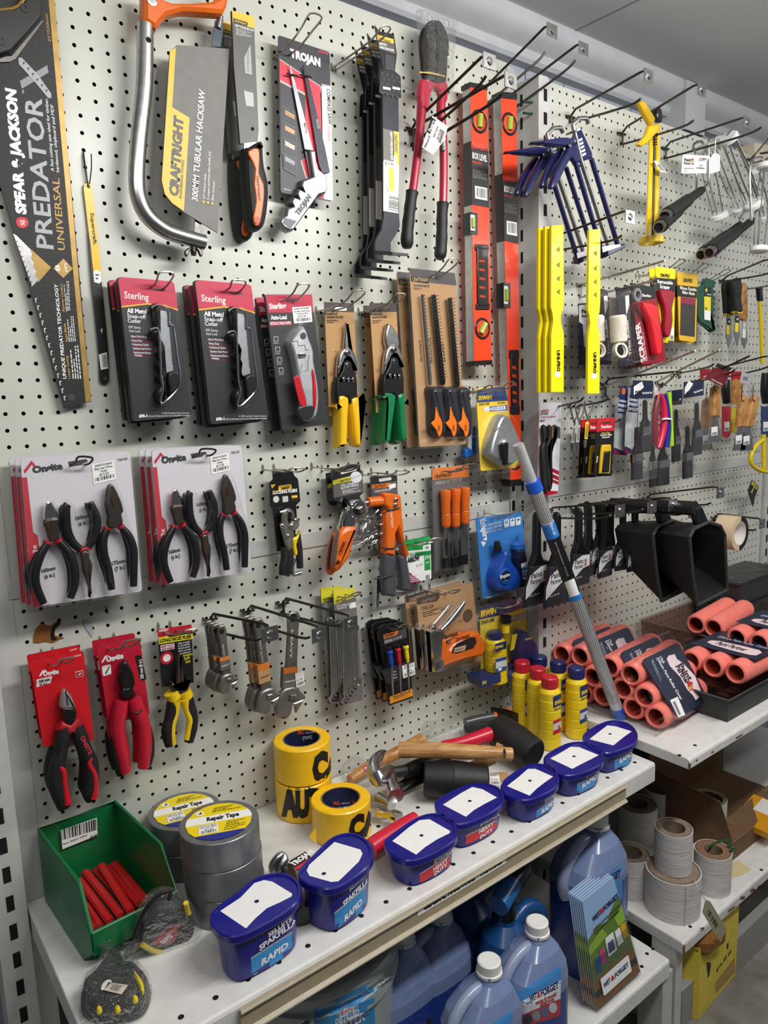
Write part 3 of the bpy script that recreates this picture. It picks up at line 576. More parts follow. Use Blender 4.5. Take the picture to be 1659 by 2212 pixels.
def level(lab,top,bot,left,right,vials,dd,y_lab,grips,side_w):
 use('Z');d=WP(dd);t=thing('box_level',lab,'spirit level',wp(*bot[0],dd),'orange box levels')
 (tl,tr),(br,bl)=top,bot;P=[tl,tr,br,bl];m=MB();m.slab(d,P,.001,'lvlorange');W=d.hit(*tr)[0]-d.hit(*tl)[0]
 Q=[d.hit(*p)for p in P];B=[q+A3(0,.024,0)for q in Q];m.ring([Q[0],Q[1],Q[2],Q[3]],B,'c9c8c6m',True);m.add(B,[(3,2,1,0)],'lvlorange',True);m.build('beam',t,smooth=False)
 at=lambda u,v:tuple(A3(*tl)*(1-u)*(1-v)+A3(*tr)*u*(1-v)+A3(*br)*u*v+A3(*bl)*(1-u)*v)
 for v in(-.005,1.004):
  m=MB();c=[d.off(.0015).hit(*at(u,w))for u,w in((-.03,v-.008),(1.03,v-.008),(1.03,v+.009),(-.03,v+.009))];k=[q+A3(0,.027,0)for q in c];m.add(c,[(0,1,2,3)],'1b1b1dp',True);m.ring(c,k,'1b1b1dp',True);m.build('end_cap',t,smooth=False)
 e=d.off(.0006);m=MB();v0,v1=y_lab;L_=v1-v0
 m.paint(e,[at(0,v0),at(1,v0+.006),at(1,v1+.006),at(0,v1)],'2f2e30',1);m.paint(e,[at(0,v0),at(1,v0+.006),at(1,v0+L_*.13),at(0,v0+L_*.12)],'e8452a',2);m.text(e,'Supercraft',at(.04,v0+L_*.13),at(.98,v0+L_*.15),9,'1a1a1a',3);m.text(e,'BOX LEVEL',at(.06,v0+L_*.27),at(.92,v0+L_*.30),13,'f4f4f4',2,1);m.text(e,'600mm (23.6")',at(.06,v0+L_*.34),at(.6,v0+L_*.36),5,'e8452a',2)
 m.lines(e,[at(.06,v0+L_*.44),at(.9,v0+L_*.46),at(.9,v0+L_*.6),at(.06,v0+L_*.58)],8,'8a8a8a',2);m.sticker(e,[at(.18,v0+L_*.7),at(.9,v0+L_*.72),at(.9,v0+L_*.92),at(.18,v0+L_*.9)],(),2,bar=(.08,.1,.95,.85))
 q=[e.hit(*at(0,v0)),e.hit(*at(0,v1))];o=A3(-.0006,.0244,0);m.add([q[0]+o*A3(1,0,0),q[0]+o,q[1]+o,q[1]+o*A3(1,0,0)],[(0,1,2,3)],'3f3d3c',True);m.build('label_sleeve',t,smooth=False)
 for v,tilt in vials:
  c=d.hit(*at(.5,v));m=MB();m.lathe(c+A3(0,.004,0),(0,-1,0),[(0,W*.48),(.005,W*.48),(.0062,W*.45),(.0062,W*.38),(.005,W*.36),(.0055,W*.29),(.003,W*.28)],['1b1b1dp','1b1b1dp','1b1b1dp','1b1b1dp','lvlorange','6a6a3a'],24);m.build('vial_bezel',t)
  m=MB();m.tube([c+A3(-math.sin(tilt)*W*.27,-.002,-math.cos(tilt)*W*.27),c+A3(math.sin(tilt)*W*.27,-.002,math.cos(tilt)*W*.27)],W*.14,'vial',14);m.build('vial',t)
 for v0,v1 in grips:
  m=MB();m.pill(d,rrect([at(.2,v0),at(.86,v0),at(.86,v1),at(.2,v1)],5),.004,'1b1b1dp',.003,sp=0,base=.002)
  for k in range(5):w=v0+(v1-v0)*(.2+.15*k);m.paint(d.off(.0041),[at(.36,w),at(.7,w+.003),at(.7,w+.011),at(.36,w+.008)],'b5381c',1)
  m.build('grip',t)
  for w in(v0,v1):m=MB();m.pill(d,rrect([at(.12,w-.012),at(.92,w-.012),at(.92,w+.012),at(.12,w+.012)],3),.003,'1b1b1dp',.002,sp=0);m.build('grip_end',t)
 u,v=side_w;m=MB();a=[d.off(-.002).hit(*at(x,y))for x,y in((0,u),(.3,u),(.3,v),(0,v))];m.box((a[0]+a[2])/2+A3(-.006,.008,0),(.011,.012,abs(a[0][2]-a[2][2])/2),'202023p');m.build('side_housing',t,smooth=False)
 m=MB();c=(a[0]+a[2])/2+A3(-.012,-.0055,0);h=abs(a[0][2]-a[2][2])/2;m.box(c,(.0062,.001,h*.72),'e6e6e0');m.tube([c+A3(0,-.002,-h*.45),c+A3(0,-.002,h*.45)],.005,'vial',12);m.build('side_vial',t)
 return t
level('orange box level, shorter one beside the bolt cutter',((1016,185),(1052,192)),((1062,780),(1024,782)),0,0,((.125,.1),(.88,.6)),.05,(.2,.43),((.585,.8),),(.46,.54))
level('orange box level, longer one next to the grey post',((1082,208),(1116,212)),((1126,1038),(1102,1040)),0,0,((.07,.1),(.945,.6)),.05,(.2,.375),((.67,.815),),(.485,.55))
use('Z');peg_hook('black peg hook holding the shorter orange level',(1016,230),(1190,52),(1178,112),.17,.13,y0=0,drop=.02)
peg_hook('black peg hook holding the longer orange level',(1088,228),(1258,92),(1243,130),.17,.15,y0=0,drop=.02)
#  row 2 of the near bay: carded knives
def cutter(labs,dd,ox,oy,depth,offs,grp):
 """red and black carded snap-off cutter; further copies behind it"""
 use('D');d=WP(dd);s_=lambda P:shift(P,ox,oy);t=thing('cutter_pack',labs[0],'utility knife',wp(960+ox,1130+oy,dd-.02),grp)
 m=MB();C=rrect(s_([(705,270),(1035,300),(1145,1098),(800,1135)]),20);m.slab(d,C,.012,'25272d','121316')
 m.paint(d,s_([(722,272),(1025,298),(1040,310),(1062,470),(990,446),(880,432),(725,446),(706,290)]),'c22848',1);m.paint(d,s_([(725,446),(880,428),(990,440),(1062,466),(1063,474),(990,450),(880,437),(725,455)]),'e8b030',2)
 m.text(d,'Sterling',*s_([(742,398),(888,412)]),40,'f2dfe2',2,.8);m.text(d,'All Metal',*s_([(758,485),(876,492)]),26,'f4f4f4',2,2);m.text(d,'Snap-off',*s_([(760,515),(872,522)]),24,'f0f0f0',2,.6);m.text(d,'Cutter',*s_([(763,543),(842,548)]),24,'f0f0f0',2,.6);m.text(d,'690 Series',*s_([(768,578),(840,582)]),16,'d8d8d8',2,.4);m.text(d,'Auto Lock',*s_([(770,600),(838,604)]),16,'d8d8d8',2,.4)
 for k,s1 in enumerate(('18mm Wide Blade','Heavy Duty','Professional Quality','Stainless Steel Sleeve','Replacement Blades','Available')):y=632+k*24-(8 if k==5 else 0);m.text(d,s1,*s_([(782+k*4,y),((876,848,890,902,902,848)[k],y+3)]),12,'dcdcdc',2,1);m.paint(d,s_([(782+k*4,y+5),(905+k,y+8),(905+k,y+10),(782+k*4,y+7)]),'b0304a',2)
 m.text(d,'690-1',*s_([(830,1112),(880,1109)]),18,'f4f4f4',2,2);m.text(d,'A 100% Australian Owned Company',*s_([(965,1090),(1130,1088)]),10,'cfcfcf',2,.4);m.text(d,'(18mm) Manufactured for the Sterling Blade Company',*s_([(885,1108),(1132,1102)]),10,'cfcfcf',2,.4)
 m.paint(d,rrect(s_([(905,338),(985,345),(988,358),(908,350)]),5),'5a1424',3);m.build('card',t,smooth=False)
 e=d.off(.004)
 m=MB();m.pill(e,s_([(902,445),(935,435),(955,500),(960,600),(965,740),(990,900),(995,1000),(970,1030),(935,1022),(920,960),(945,910),(925,870),(950,850),(925,800),(945,770),(920,720),(940,690),(915,650),(890,610),(905,580),(915,560)]),.012,'blackplastic',.007,sp=3,base=.003);m.build('grip',t)
 m=MB();m.tube([e.off(.013).hit(*p)for p in s_([(908,455),(945,440),(1005,470),(1012,560),(1035,570),(1058,740),(1075,860),(1070,920),(1045,960),(985,1018),(958,1018),(975,940),(962,860),(958,740),(950,600),(925,578),(900,590)])],.0018,'chrome',8,sp=3);m.build('frame',t)
 m=MB();m.slab(e.off(.0115),s_([(958,470),(1005,480),(1035,830),(975,850),(962,700)]),.006,'9a9da2m','steel')
 for k in range(16):y=560+k*15;m.paint(e.off(.0117),s_([(1008+k*1.3,y),(1016+k*1.3,y+2),(1016+k*1.3,y+9),(1008+k*1.3,y+7)]),'2a2b2e',1)
 m.build('blade_sleeve',t,smooth=False)
 m=MB();m.pill(e.off(.011),s_([(1000,850),(1060,840),(1068,920),(1010,985),(1005,920)]),.006,'blackplastic',.003,sp=2,base=.006);m.build('slider',t)
 m=MB();m.pill(d.off(.0004),s_([(895,440),(945,425),(1020,470),(1030,545),(1060,580),(1085,860),(1085,930),(1000,1035),(930,1042),(905,1000),(930,900),(905,720),(880,620),(895,560)]),.022,'clear',.004,sp=2);m.build('blister',t)
 for l,(dx,dz),k in zip(labs[1:],offs,range(9)):dup(t,(dx,depth*(k+1),dz),l,skip=()if k<1 else('blister',))
 return t
cutter(('snap-off cutter in red and black pack, front of the stack beside the hand saw','snap-off cutter pack, second of the stack beside the hand saw','snap-off cutter pack, rearmost of the stack beside the hand saw'),.065,0,0,.019,[(.0,-.004),(-.002,.001)],'stacked snap-off cutter packs')
cutter(('snap-off cutter pack with bright glare, front of the stack beside the retractable knife','snap-off cutter pack, second of the stack beside the retractable knife','snap-off cutter pack, rearmost of the stack beside the retractable knife'),.067,460,18,.019,[(-.002,-.006),(-.003,-.003)],'stacked snap-off cutter packs')
loop_hook('wire loop hook holding the stack of cutter packs beside the hand saw',[(895,340),(965,350)],[(955,245),(1036,250)],.098)
loop_hook('wire loop hook holding the glary stack of cutter packs',[(1345,352),(1420,362)],[(1392,290),(1466,298)],.098)
use('E');d=WP(.06);t=thing('knife_pack','silver and red retractable knife in a clear blister pack, front one','utility knife',wp(260,1050,.04),'retractable knife packs')
m=MB();m.slab(d,rrect([(62,238),(340,238),(440,1012),(165,1052)],14),.006,'2c3030','1a1c1c');m.paint(d,[(64,240),(342,238),(352,345),(82,347)],'c22848',1);m.text(d,'Sterling',(88,325),(190,320),32,'f4e8ea',2,2);m.text(d,'Auto-Load',(97,388),(192,385),25,'f4f4f4',2,2);m.paint(d,[(88,402),(220,396),(222,420),(92,425)],'c22848',1);m.text(d,'RETRACTABLE KNIFE',(95,420),(215,415),16,'f4e8ea',2,1)
m.sticker(d.off(.0004),[(222,315),(336,307),(344,402),(235,412)],[('BURNETTS BY BARNEY',.1,.9,.16,.09),('Knife Sterling',.1,.9,.32,.09),('Autoloading',.2,.8,.46,.09),('$32.90',.25,.7,.64,.1)],2,bar=(.12,.7,.9,.9))
for k in range(4):y=490+k*62;x=112+k*10;m.paint(d,rrect([(x,y),(x+28,y-1),(x+30,y+28),(x+2,y+29)],4),'c8caca',2);m.paint(d,rrect([(x+3,y+3),(x+25,y+2),(x+27,y+25),(x+5,y+26)],4),'2c3030',3);m.text(d,('Fast','Five Blades','Spare Blade','Comfortable')[k],(x,y+42),(x+30,y+41),8,'d0d0d0',2,.4)
m.paint(d,rrect([(182,270),(255,262),(260,278),(188,284)],6),'2a1018',2);m.build('card',t,smooth=False)
e=d.off(.003);m=MB();m.pill(e,[(262,430),(288,450),(305,500),(332,575),(335,640),(350,720),(362,800),(365,880),(352,960),(320,985),(265,970),(255,930),(268,880),(245,800),(228,720),(210,620),(190,540),(205,500)],.016,'c4c6cam',.006,sp=3,base=.002);m.build('body',t)
f=e.off(.0162);m=MB();m.pill(f,[(232,735),(265,725),(285,800),(312,900),(275,905),(252,840)],.002,'c01c2cp',.002,sp=2);m.build('grip_inlay',t)
m=MB();m.pill(f,[(340,695),(352,692),(368,800),(366,900),(352,935),(348,860),(345,760)],.002,'c01c2cp',.002,sp=2);m.build('grip_inlay',t)
m=MB();m.pill(f,[(255,920),(280,905),(310,900),(352,905),(350,960),(318,980),(265,968)],.003,'2c2c2ep',.002,sp=2);m.build('end_cap',t)
m=MB();m.pill(f,[(258,592),(300,588),(305,612),(262,618)],.005,'chrome',.002,sp=0);m.build('slider',t);m=MB()
for P in([(225,520),(255,515),(262,545),(300,540),(305,570),(322,570)],[(325,600),(318,650),(318,690),(270,705),(285,650)]):m.tube([f.hit(*p)for p in P],.0006,'55575a',5)
m.build('seam_groove',t);m=MB();m.lathe(f.hit(290,485),(0,-1,0),[(0,.006),(.001,.006),(.001,.003)],'3a3a3c',14);m.build('lock_button',t)
m=MB();m.pill(d.off(.0004),rrect([(40,225),(350,230),(446,1020),(158,1060)],18),.003,'clear',.002,sp=0);m.pill(d.off(.001),[(255,418),(290,430),(345,560),(375,800),(378,900),(355,985),(300,1000),(245,975),(235,850),(200,700),(178,540),(195,490)],.024,'clear',.005,sp=2);m.build('blister',t)
dup(t,(-.004,.028,-.002),'retractable knife pack mostly hidden behind the front one')
loop_hook('wire loop hook holding the retractable knives',[(168,275),(232,282)],[(262,178),(326,180)],.098)
def snips(lab,dd,ox,oy,col,kind,grp='aviation tin snips',pouch=False):
 use('U');d=WP(dd);s_=lambda P:shift(P,ox,oy);t=thing('tin_snips',lab,'tin snips',wp(450+ox,1600,dd),grp)
 K=[(222,842),(575,858),(640,2190),(285,2205)]if kind=='y' else[(765,855),(1082,858),(1150,2130),(845,2165)]
 K=s_(K);m=MB();m.slab(d,K,.0012,'kraft','9a7850');at=lambda u,v:tuple((A3(*K[0])*(1-u)+A3(*K[1])*u)*(1-v)+(A3(*K[3])*(1-u)+A3(*K[2])*u)*v)
 m.paint(d,[at(0,0),at(1,0),at(1,.08),at(.43,.082),at(.43,.108),at(0,.112)],'3a3430',1);m.text(d,'CRAFTRIGHT',at(.05,.1),at(.4,.098),20,'c9a778',2);m.text(d,'AVIATION TIN SNIPS',at(.06,.142),at(.62,.138),26,'2c241c',2,1);m.lines(d,[at(.06,.155),at(.45,.152),at(.45,.185),at(.06,.19)],2,'3a3026',2)
 m.paint(d,rrect([at(.33,.04),at(.75,.04),at(.75,.07),at(.33,.072)],16),'e9e6e0' if kind=='y' else '171412',2)
 for u,v in((.3,.43),):m.paint(d,[at(u,v),at(u+.03,v),at(u+.03,v+.01),at(u,v+.01)],'2c241c',2)
 m.build('card',t,smooth=False)
 X=0 if kind=='y' else 555;Y=0 if kind=='y' else-40;z=lambda P:s_(shift(P,X,Y));e=d.off(.005)
 m=MB()
 if kind=='y':m.pill(e,s_([(468,1085),(480,1150),(500,1300),(500,1380),(560,1450),(590,1560),(590,1720),(540,1700),(470,1560),(440,1420),(445,1300),(458,1130)]),.009,'steel',.004,sp=2)
 else:m.pill(e,s_([(965,1102),(1005,1125),(1065,1210),(1095,1300),(1092,1400),(1020,1560),(965,1460),(930,1340),(925,1250),(945,1140)]),.009,'steel',.004,sp=2)
 m.build('blade',t)
 m=MB();m.pill(e.off(.003),z([(430,1400),(500,1385),(545,1440),(585,1560),(592,1680),(560,1640),(500,1520),(450,1540),(395,1680),(370,1750),(355,1740),(362,1600),(380,1480)]),.009,'steel',.004,sp=2);m.build('jaw',t)
 m=MB();m.pill(e.off(.008),z([(440,1560),(480,1535),(525,1560),(545,1640),(590,1740),(600,1900),(590,2050),(500,2060),(480,1980),(400,2040),(345,2050),(350,1800),(420,1650)]),.008,'blackplastic',.003,sp=2,base=.008);m.build('linkage',t)
 for p,r in(((505,1450),.0055),((500,1592),.0045),((455,1765),.0045),((512,1770),.0045),((565,1768),.0045),((405,1622),.0038)):
  m=MB();q=z([p])[0];m.lathe(e.off(.014).hit(*q),(0,-1,0),[(0,r),(.002,r),(.0032,r*.6)],'chrome',14);m.build('rivet',t)
 m=MB();m.slab(e.off(.016),rrect(z([(400,1745),(590,1738),(592,1790),(400,1800)]),18),.0015,'chrome');m.build('latch',t,smooth=False)
 use('V');v=lambda P:shift(P,ox,oy)
 for side,P in enumerate(([(350,572),(475,600),(472,800),(462,1140),(440,1195),(365,1205),(355,1190),(360,900),(352,740),(308,718),(305,700),(345,690)],[(495,615),(598,590),(605,575),(618,620),(672,625),(678,638),(630,668),(625,800),(635,1000),(632,1185),(580,1188),(545,1150),(520,900)])if kind=='y' else([(895,545),(935,532),(1035,570),(1030,700),(1000,900),(975,1110),(940,1145),(885,1140),(878,1100),(895,850),(900,650),(860,580),(890,572)],[(1045,570),(1142,540),(1150,640),(1185,648),(1188,660),(1155,690),(1160,900),(1170,1100),(1150,1128),(1095,1115),(1070,900),(1060,700)])):
  m=MB();m.pill(e.off(.004),v(P),.016,col,.007,sp=2,base=.01);m.build('grip',t)
  if kind=='g' and side==0:
   pass
 use('U');return t
snips('tin snips with yellow grips on a brown card',.03,0,0,'efbf1cp','y');snips('tin snips with green grips on a brown card, front pair',.055,0,0,'157848p','g');snips('tin snips with green grips, the pair behind and half hidden',.022,-75,30,'157848p','g')
use('U');loop_hook('wire loop hook holding the yellow tin snips',[(345,905),(455,915)],[(585,705),(715,715)],.105);loop_hook('wire loop hook holding the green tin snips',[(870,920),(945,925)],[(1082,745),(1192,755)],.11)
use('E');d=WP(.06);t=thing('rasp_set','three piece wood rasp set with black and orange handles, front pack','file',wp(1120,1150,.04),'wood rasp set packs')
m=MB();m.slab(d,rrect([(925,85),(1195,112),(1265,1130),(985,1150)],14),.002,'kraft','8a6a48');m.paint(d,[(925,80),(1195,110),(1205,185),(1045,168),(1048,132),(1040,170),(935,158)],'3a3536',1);m.paint(d,[(935,132),(1045,140),(1040,175),(935,160)],'3a3536',1);m.text(d,'CRAFTRIGHT',(942,156),(1038,162),20,'c9a778',2,1);m.text(d,'3 PCE WOOD RASP SET',(948,192),(1045,196),15,'2a221a',2,1);m.lines(d,[(950,196),(1005,200),(1005,212),(950,210)],2,'2a221a',2)
for a,b in(((1000,640),(990,510)),((1062,650),(1050,495)),((1140,640),(1128,530))):m.text(d,'200mm Round Rasp File',a,b,12,'3a2e20',2,.5)
m.paint(d,rrect([(1065,120),(1110,122),(1112,136),(1067,134)],5),'141212',3);m.build('card',t,smooth=False)
e=d.off(.01)
for P,r in(([(1002,238),(1050,780)],.0042),([(1068,240),(1125,780)],.0085),([(1165,258),(1212,790)],.008)):
 m=MB();a,b=e.hit(*P[0]),e.hit(*P[1]);m.tube([a,a+(b-a)*.97,b],[r*.8,r,r*.6],'55565ar' if r<.005 else 'gunmetal',12 if r<.005 else 4)
 for k in range(26):
  c=a+(b-a)*(.03+.036*k);m.tube([c+A3(-r*.85,-r*.82,0),c+A3(r*.85,-r*.82,.004)],.0007,'2e2f33r',4,caps=False)
 m.build('file_blade',t)
for k,x in enumerate((1065,1152,1225)):
 m=MB();m.pill(e.off(-.006),shift([(1020,800),(1065,785),(1105,800),(1105,860),(1120,960),(1122,1060),(1095,1090),(1045,1075),(1030,1000),(1030,900)],x-1065,(0,0,2)[k]),.02,'2f3036p',.013,sp=3,base=.006);m.build('handle',t)
 m=MB();m.pill(e.off(.0135),shift([(1080,910),(1098,960),(1118,1000),(1115,1065),(1098,1088),(1085,1050),(1052,1008),(1075,985)],x-1065,(0,0,2)[k]),.002,'ee7a20p',.0015,sp=2);m.build('grip_inlay',t)
 m=MB();m.paint(e.off(.0158),shift([(1095,1020),(1106,1018),(1108,1050),(1098,1055)],x-1065,0),'a04c10',1);m.build('hang_hole',t)
m=MB();m.pill(d.off(.0006),rrect([(905,72),(1200,100),(1278,1140),(975,1165)],18),.003,'clearx',.002,sp=0);m.build('backing_shell',t);m=MB();m.pill(d.off(.001),rrect([(1010,790),(1255,780),(1285,1095),(1030,1112)],24),.034,'clear',.006,sp=0);m.build('blister',t)
dup(t,(-.006,.034,-.002),'wood rasp set pack hidden behind the front one');loop_hook('wire loop hook holding the wood rasp sets',[(1055,128),(1092,135)],[(1165,25),(1222,32)],.105)
t=thing('chalk_reel','grey chalk line reel on a blue and yellow card','chalk line',wp(1440,1260,.07));d=WP(.07)
m=MB();m.slab(d,rrect([(1322,800),(1500,780),(1560,1275),(1350,1292)],10),.002,'f0d020','c9a810');m.paint(d,[(1325,808),(1495,782),(1512,872),(1328,885)],'1e3a78',1);m.text(d,'IRWIN',(1336,868),(1415,862),22,'f4d020',2,3);m.text(d,'STRAIT-LINE',(1338,902),(1402,896),13,'1a2a50',2,1);m.text(d,'100\'/30m',(1450,892),(1495,888),10,'1a2a50',2,1);m.paint(d,[(1368,910),(1398,908),(1400,935),(1372,938)],'dfe3ea',2);m.paint(d,[(1402,908),(1508,898),(1512,930),(1405,938)],'2b5aa8',1);m.text(d,'WIDE',(1402,934),(1446,929),20,'f4f4f4',2,1);m.text(d,'DOOR',(1448,930),(1502,924),22,'f4f4f4',2,3);m.text(d,'DOUBLE REEL',(1455,944),(1508,938),8,'f4f4f4',2);m.build('card',t,smooth=False)
m=MB();m.pill(d.off(.006),[(1430,968),(1478,960),(1525,1050),(1560,1150),(1552,1200),(1490,1262),(1380,1215),(1364,1170),(1392,1060)],.024,'b4b8bam',.007,sp=2,base=.005);m.text(d.off(.0302),'IRWIN',(1440,1050),(1495,1040),18,'8a8e90',1,2);m.build('housing',t)
m=MB();m.lathe(d.off(.03).hit(1490,1135),(0,-1,0),[(0,.013),(.004,.012),(.007,.008)],'b4b8bam',20);m.build('hub',t);m=MB();m.pill(d.off(.036),rrect([(1465,1125),(1508,1118),(1504,1255),(1480,1262)],12),.007,'blackplastic',.003,sp=0);m.build('crank',t)
m=MB();m.pill(d.off(.0006),rrect([(1302,770),(1500,762),(1560,1300),(1332,1320)],16),.003,'clearx',.002,sp=0);m.build('backing_shell',t);m=MB();m.pill(d.off(.002),[(1420,955),(1485,948),(1540,1040),(1572,1150),(1560,1225),(1490,1280),(1375,1232),(1350,1170),(1385,1040)],.034,'clear',.006,sp=2);m.build('blister',t)
loop_hook('wire loop hook holding the grey chalk reel, upper prong',[(1265,830),(1330,815)],[(1400,780),(1420,790)],.11);loop_hook('wire loop hook ending in front of the grey chalk reel',[(1392,822),(1440,815)],[(1520,762),(1552,768)],.12)
t=thing('line_level','small blue and clear line level behind the grey chalk reel','level',wp(1280,1200,.03));d=WP(.03)
m=MB();m.pill(d,[(1285,1020),(1325,1030),(1332,1050),(1318,1065),(1322,1150),(1330,1180),(1305,1195),(1295,1160),(1300,1060),(1285,1045)],.01,'1d62b4p',.003,sp=0);m.pill(d,[(1240,1165),(1262,1148),(1290,1170),(1300,1195),(1270,1205),(1245,1218),(1235,1200)],.012,'1d62b4p',.003,sp=0);m.build('frame',t);m=MB();m.tube([d.off(.006).hit(1286,1050),d.off(.006).hit(1282,1165)],.006,'d9dde0p',10);m.build('vial',t)
#  row 3
def plier_parts(t,d,pts,dep,grips,jaws,col='1b1c1f',band='b01c2c',flip=False):
 for P in grips:
  m=MB();q=[d.hit(*p)for p in P];m.tube(q,[.0052,.0066,.0072,.0072,.0066,.0058],col+'p',12,sp=4);m.build('grip',t)
  m=MB();a=q[0];b=q[0]+(q[1]-q[0])*.09;m.tube([a-(b-a)*.9,b],.0063,band+'p',12);m.build('grip_band',t)
 for P,mt in jaws:m=MB();m.round(d.off(-.001),P,.009,mt,.003,sp=2);m.build('jaw',t)
def plierset(labs,dd,ox,oy,offs):
 use('G');d=WP(dd);s_=lambda P:shift(P,ox,oy);t=thing('plier_set',labs[0],'plier set',wp(500+ox,950+oy,dd-.02),'three piece plier set packs')
 C=s_([(122,110),(775,68),(850,905),(195,1000)])if not ox else[(905,60),(1440,32),(1505,788),(965,868)]
 at=lambda u,v:tuple((A3(*C[0])*(1-u)+A3(*C[1])*u)*(1-v)+(A3(*C[3])*(1-u)+A3(*C[2])*u)*v)
 m=MB();m.slab(d,rrect(C,22),.003,'d6d2d8','b9b6bc');Q=lambda L:[at(*p)for p in L]
 m.paint(d,Q([(.0,.13),(.045,.13),(.06,.5),(.10,.53),(.105,.72),(.07,.75),(.09,1),(0,1)]),'c21f34',1);m.text(d,'3x',at(.085,.64),at(.078,.585),28,'f4f4f4',2,1)
 m.paint(d,Q([(.02,.085),(.10,.02),(.108,.032),(.125,.045),(.135,.075),(.12,.075),(.1,.045),(.03,.105)]),'c21f34',2);m.text(d,'Onsite',at(.10,.105),at(.38,.09),38,'2e3438',2,3);m.text(d,'700181',at(.88,.068),at(.975,.06),16,'55555a',2,.5)
 m.sticker(d.off(.0004),Q([(.64,.075),(.85,.055),(.855,.19),(.645,.215)]),[('BURNETTS BY BARNEY',.15,.9,.17,.1),('Plier Set 3 Piece',.12,.9,.33,.11),('Onsite',.35,.65,.48,.1),('$17.50',.3,.7,.66,.12)],2,bar=(.08,.7,.92,.88))
 for(u,v),s1,s2 in(((.11,.78),'160mm','(6 in.)'),((.455,.45),'160mm','(6 in.)'),((.75,.79),'175mm','(7 in.)')):m.text(d,s1,at(u,v),at(u+.125,v-.012),22,'18181c',2,1.6);m.text(d,s2,at(u+.02,v+.042),at(u+.115,v+.032),22,'18181c',2,1.6)
 m.paint(d,Q([(.43,.045),(.6,.035),(.61,.055),(.57,.06),(.56,.072),(.52,.075),(.44,.08)]),'39363a',2);m.build('card',t,smooth=False)
 e=d.off(.013);q=lambda L:[at(*p)for p in L]
 D_=[([(.185,.585),(.13,.68),(.105,.80),(.115,.90),(.15,.985)],[(.24,.575),(.33,.66),(.385,.76),(.385,.86),(.36,.97)])]
 plier_parts(t,e,C,.01,[q([(.19,.58),(.11,.66),(.05,.76),(.045,.86),(.10,.985)]),q([(.28,.575),(.36,.66),(.40,.76),(.395,.88),(.345,.975)])],[(q([(.225,.295),(.262,.32),(.29,.38),(.29,.42),(.23,.43),(.17,.425),(.17,.38),(.19,.32)]),'chrome'),(q([(.16,.43),(.295,.42),(.29,.47),(.285,.56),(.2,.575),(.175,.49)]),'4e4742m')])
 plier_parts(t,e,C,.01,[q([(.48,.655),(.41,.6),(.37,.52),(.365,.44),(.375,.36),(.395,.335)]),q([(.54,.65),(.60,.59),(.64,.5),(.635,.43),(.605,.36),(.595,.335)])],[(q([(.475,.67),(.545,.665),(.55,.72),(.57,.77),(.545,.88),(.53,.99),(.505,.9),(.475,.8),(.47,.73)]),'5a504am')])
 plier_parts(t,e,C,.01,[q([(.735,.53),(.69,.6),(.68,.70),(.71,.82),(.725,.955)]),q([(.855,.525),(.92,.6),(.95,.70),(.94,.82),(.925,.955)])],[(q([(.785,.22),(.825,.235),(.88,.35),(.89,.42),(.87,.44),(.88,.49),(.85,.52),(.77,.535),(.73,.5),(.74,.44),(.725,.36),(.755,.25)]),'514a45m')])
 m=MB();m.paint(e.off(.0045),q([(.795,.32),(.825,.318),(.835,.38),(.805,.385)]),'3a2018',1);m.paint(e.off(.0045),q([(.50,.82),(.53,.818),(.53,.85),(.51,.855)]),'2a1a14',1);m.build('jaw_notch',t)
 m=MB();m.pill(d.off(.0006),rrect(Q([(-.03,-.02),(1.02,-.01),(1.015,1.015),(-.025,1.015)]),26),.0035,'clearx',.002,sp=0);m.build('backing_shell',t)
 m=MB();m.pill(d.off(.002),q([(.22,.27),(.30,.36),(.31,.55),(.43,.76),(.40,.97),(.14,1.0),(.02,.88),(.04,.74),(.15,.56),(.15,.36)]),.026,'clear',.008,sp=2);m.pill(d.off(.002),q([(.36,.31),(.44,.34),(.5,.56),(.57,.34),(.63,.31),(.68,.46),(.58,.66),(.6,.8),(.53,1.0),(.45,.78),(.44,.66),(.35,.52)]),.026,'clear',.008,sp=2);m.pill(d.off(.002),q([(.785,.19),(.87,.28),(.92,.5),(.98,.68),(.95,.97),(.71,.98),(.66,.72),(.7,.52),(.71,.32)]),.026,'clear',.008,sp=2);m.build('blister',t)
 for l,k in zip(labs[1:],(1,2)):dup(t,(-.004*k+offs[k-1][0],.019*k,offs[k-1][1]),l,skip=('blister',)if k==1 else('blister','jaw','grip','grip_band','jaw_notch'))
 return t
plierset(('three piece plier set in clear pack, front of the pair nearest the slotted post','plier set pack just behind the one nearest the slotted post','plier set pack rearmost of the stack nearest the slotted post'),.062,0,0,[(0,.0),(0,0)])
plierset(('three piece plier set in clear pack beside the locking pliers','plier set pack just behind the one beside the locking pliers','plier set pack rearmost of the stack beside the locking pliers'),.06,785,0,[(0,0),(0,0)])
loop_hook('dark wire loop hook through the plier sets nearest the slotted post',[(415,150),(498,148)],[(468,102),(552,108)],.09,mtl='wiredark',grp='dark wire loop hooks');loop_hook('dark wire loop hook through the plier sets beside the locking pliers',[(1150,98),(1228,94)],[(1205,55),(1288,60)],.09,mtl='wiredark',grp='dark wire loop hooks')
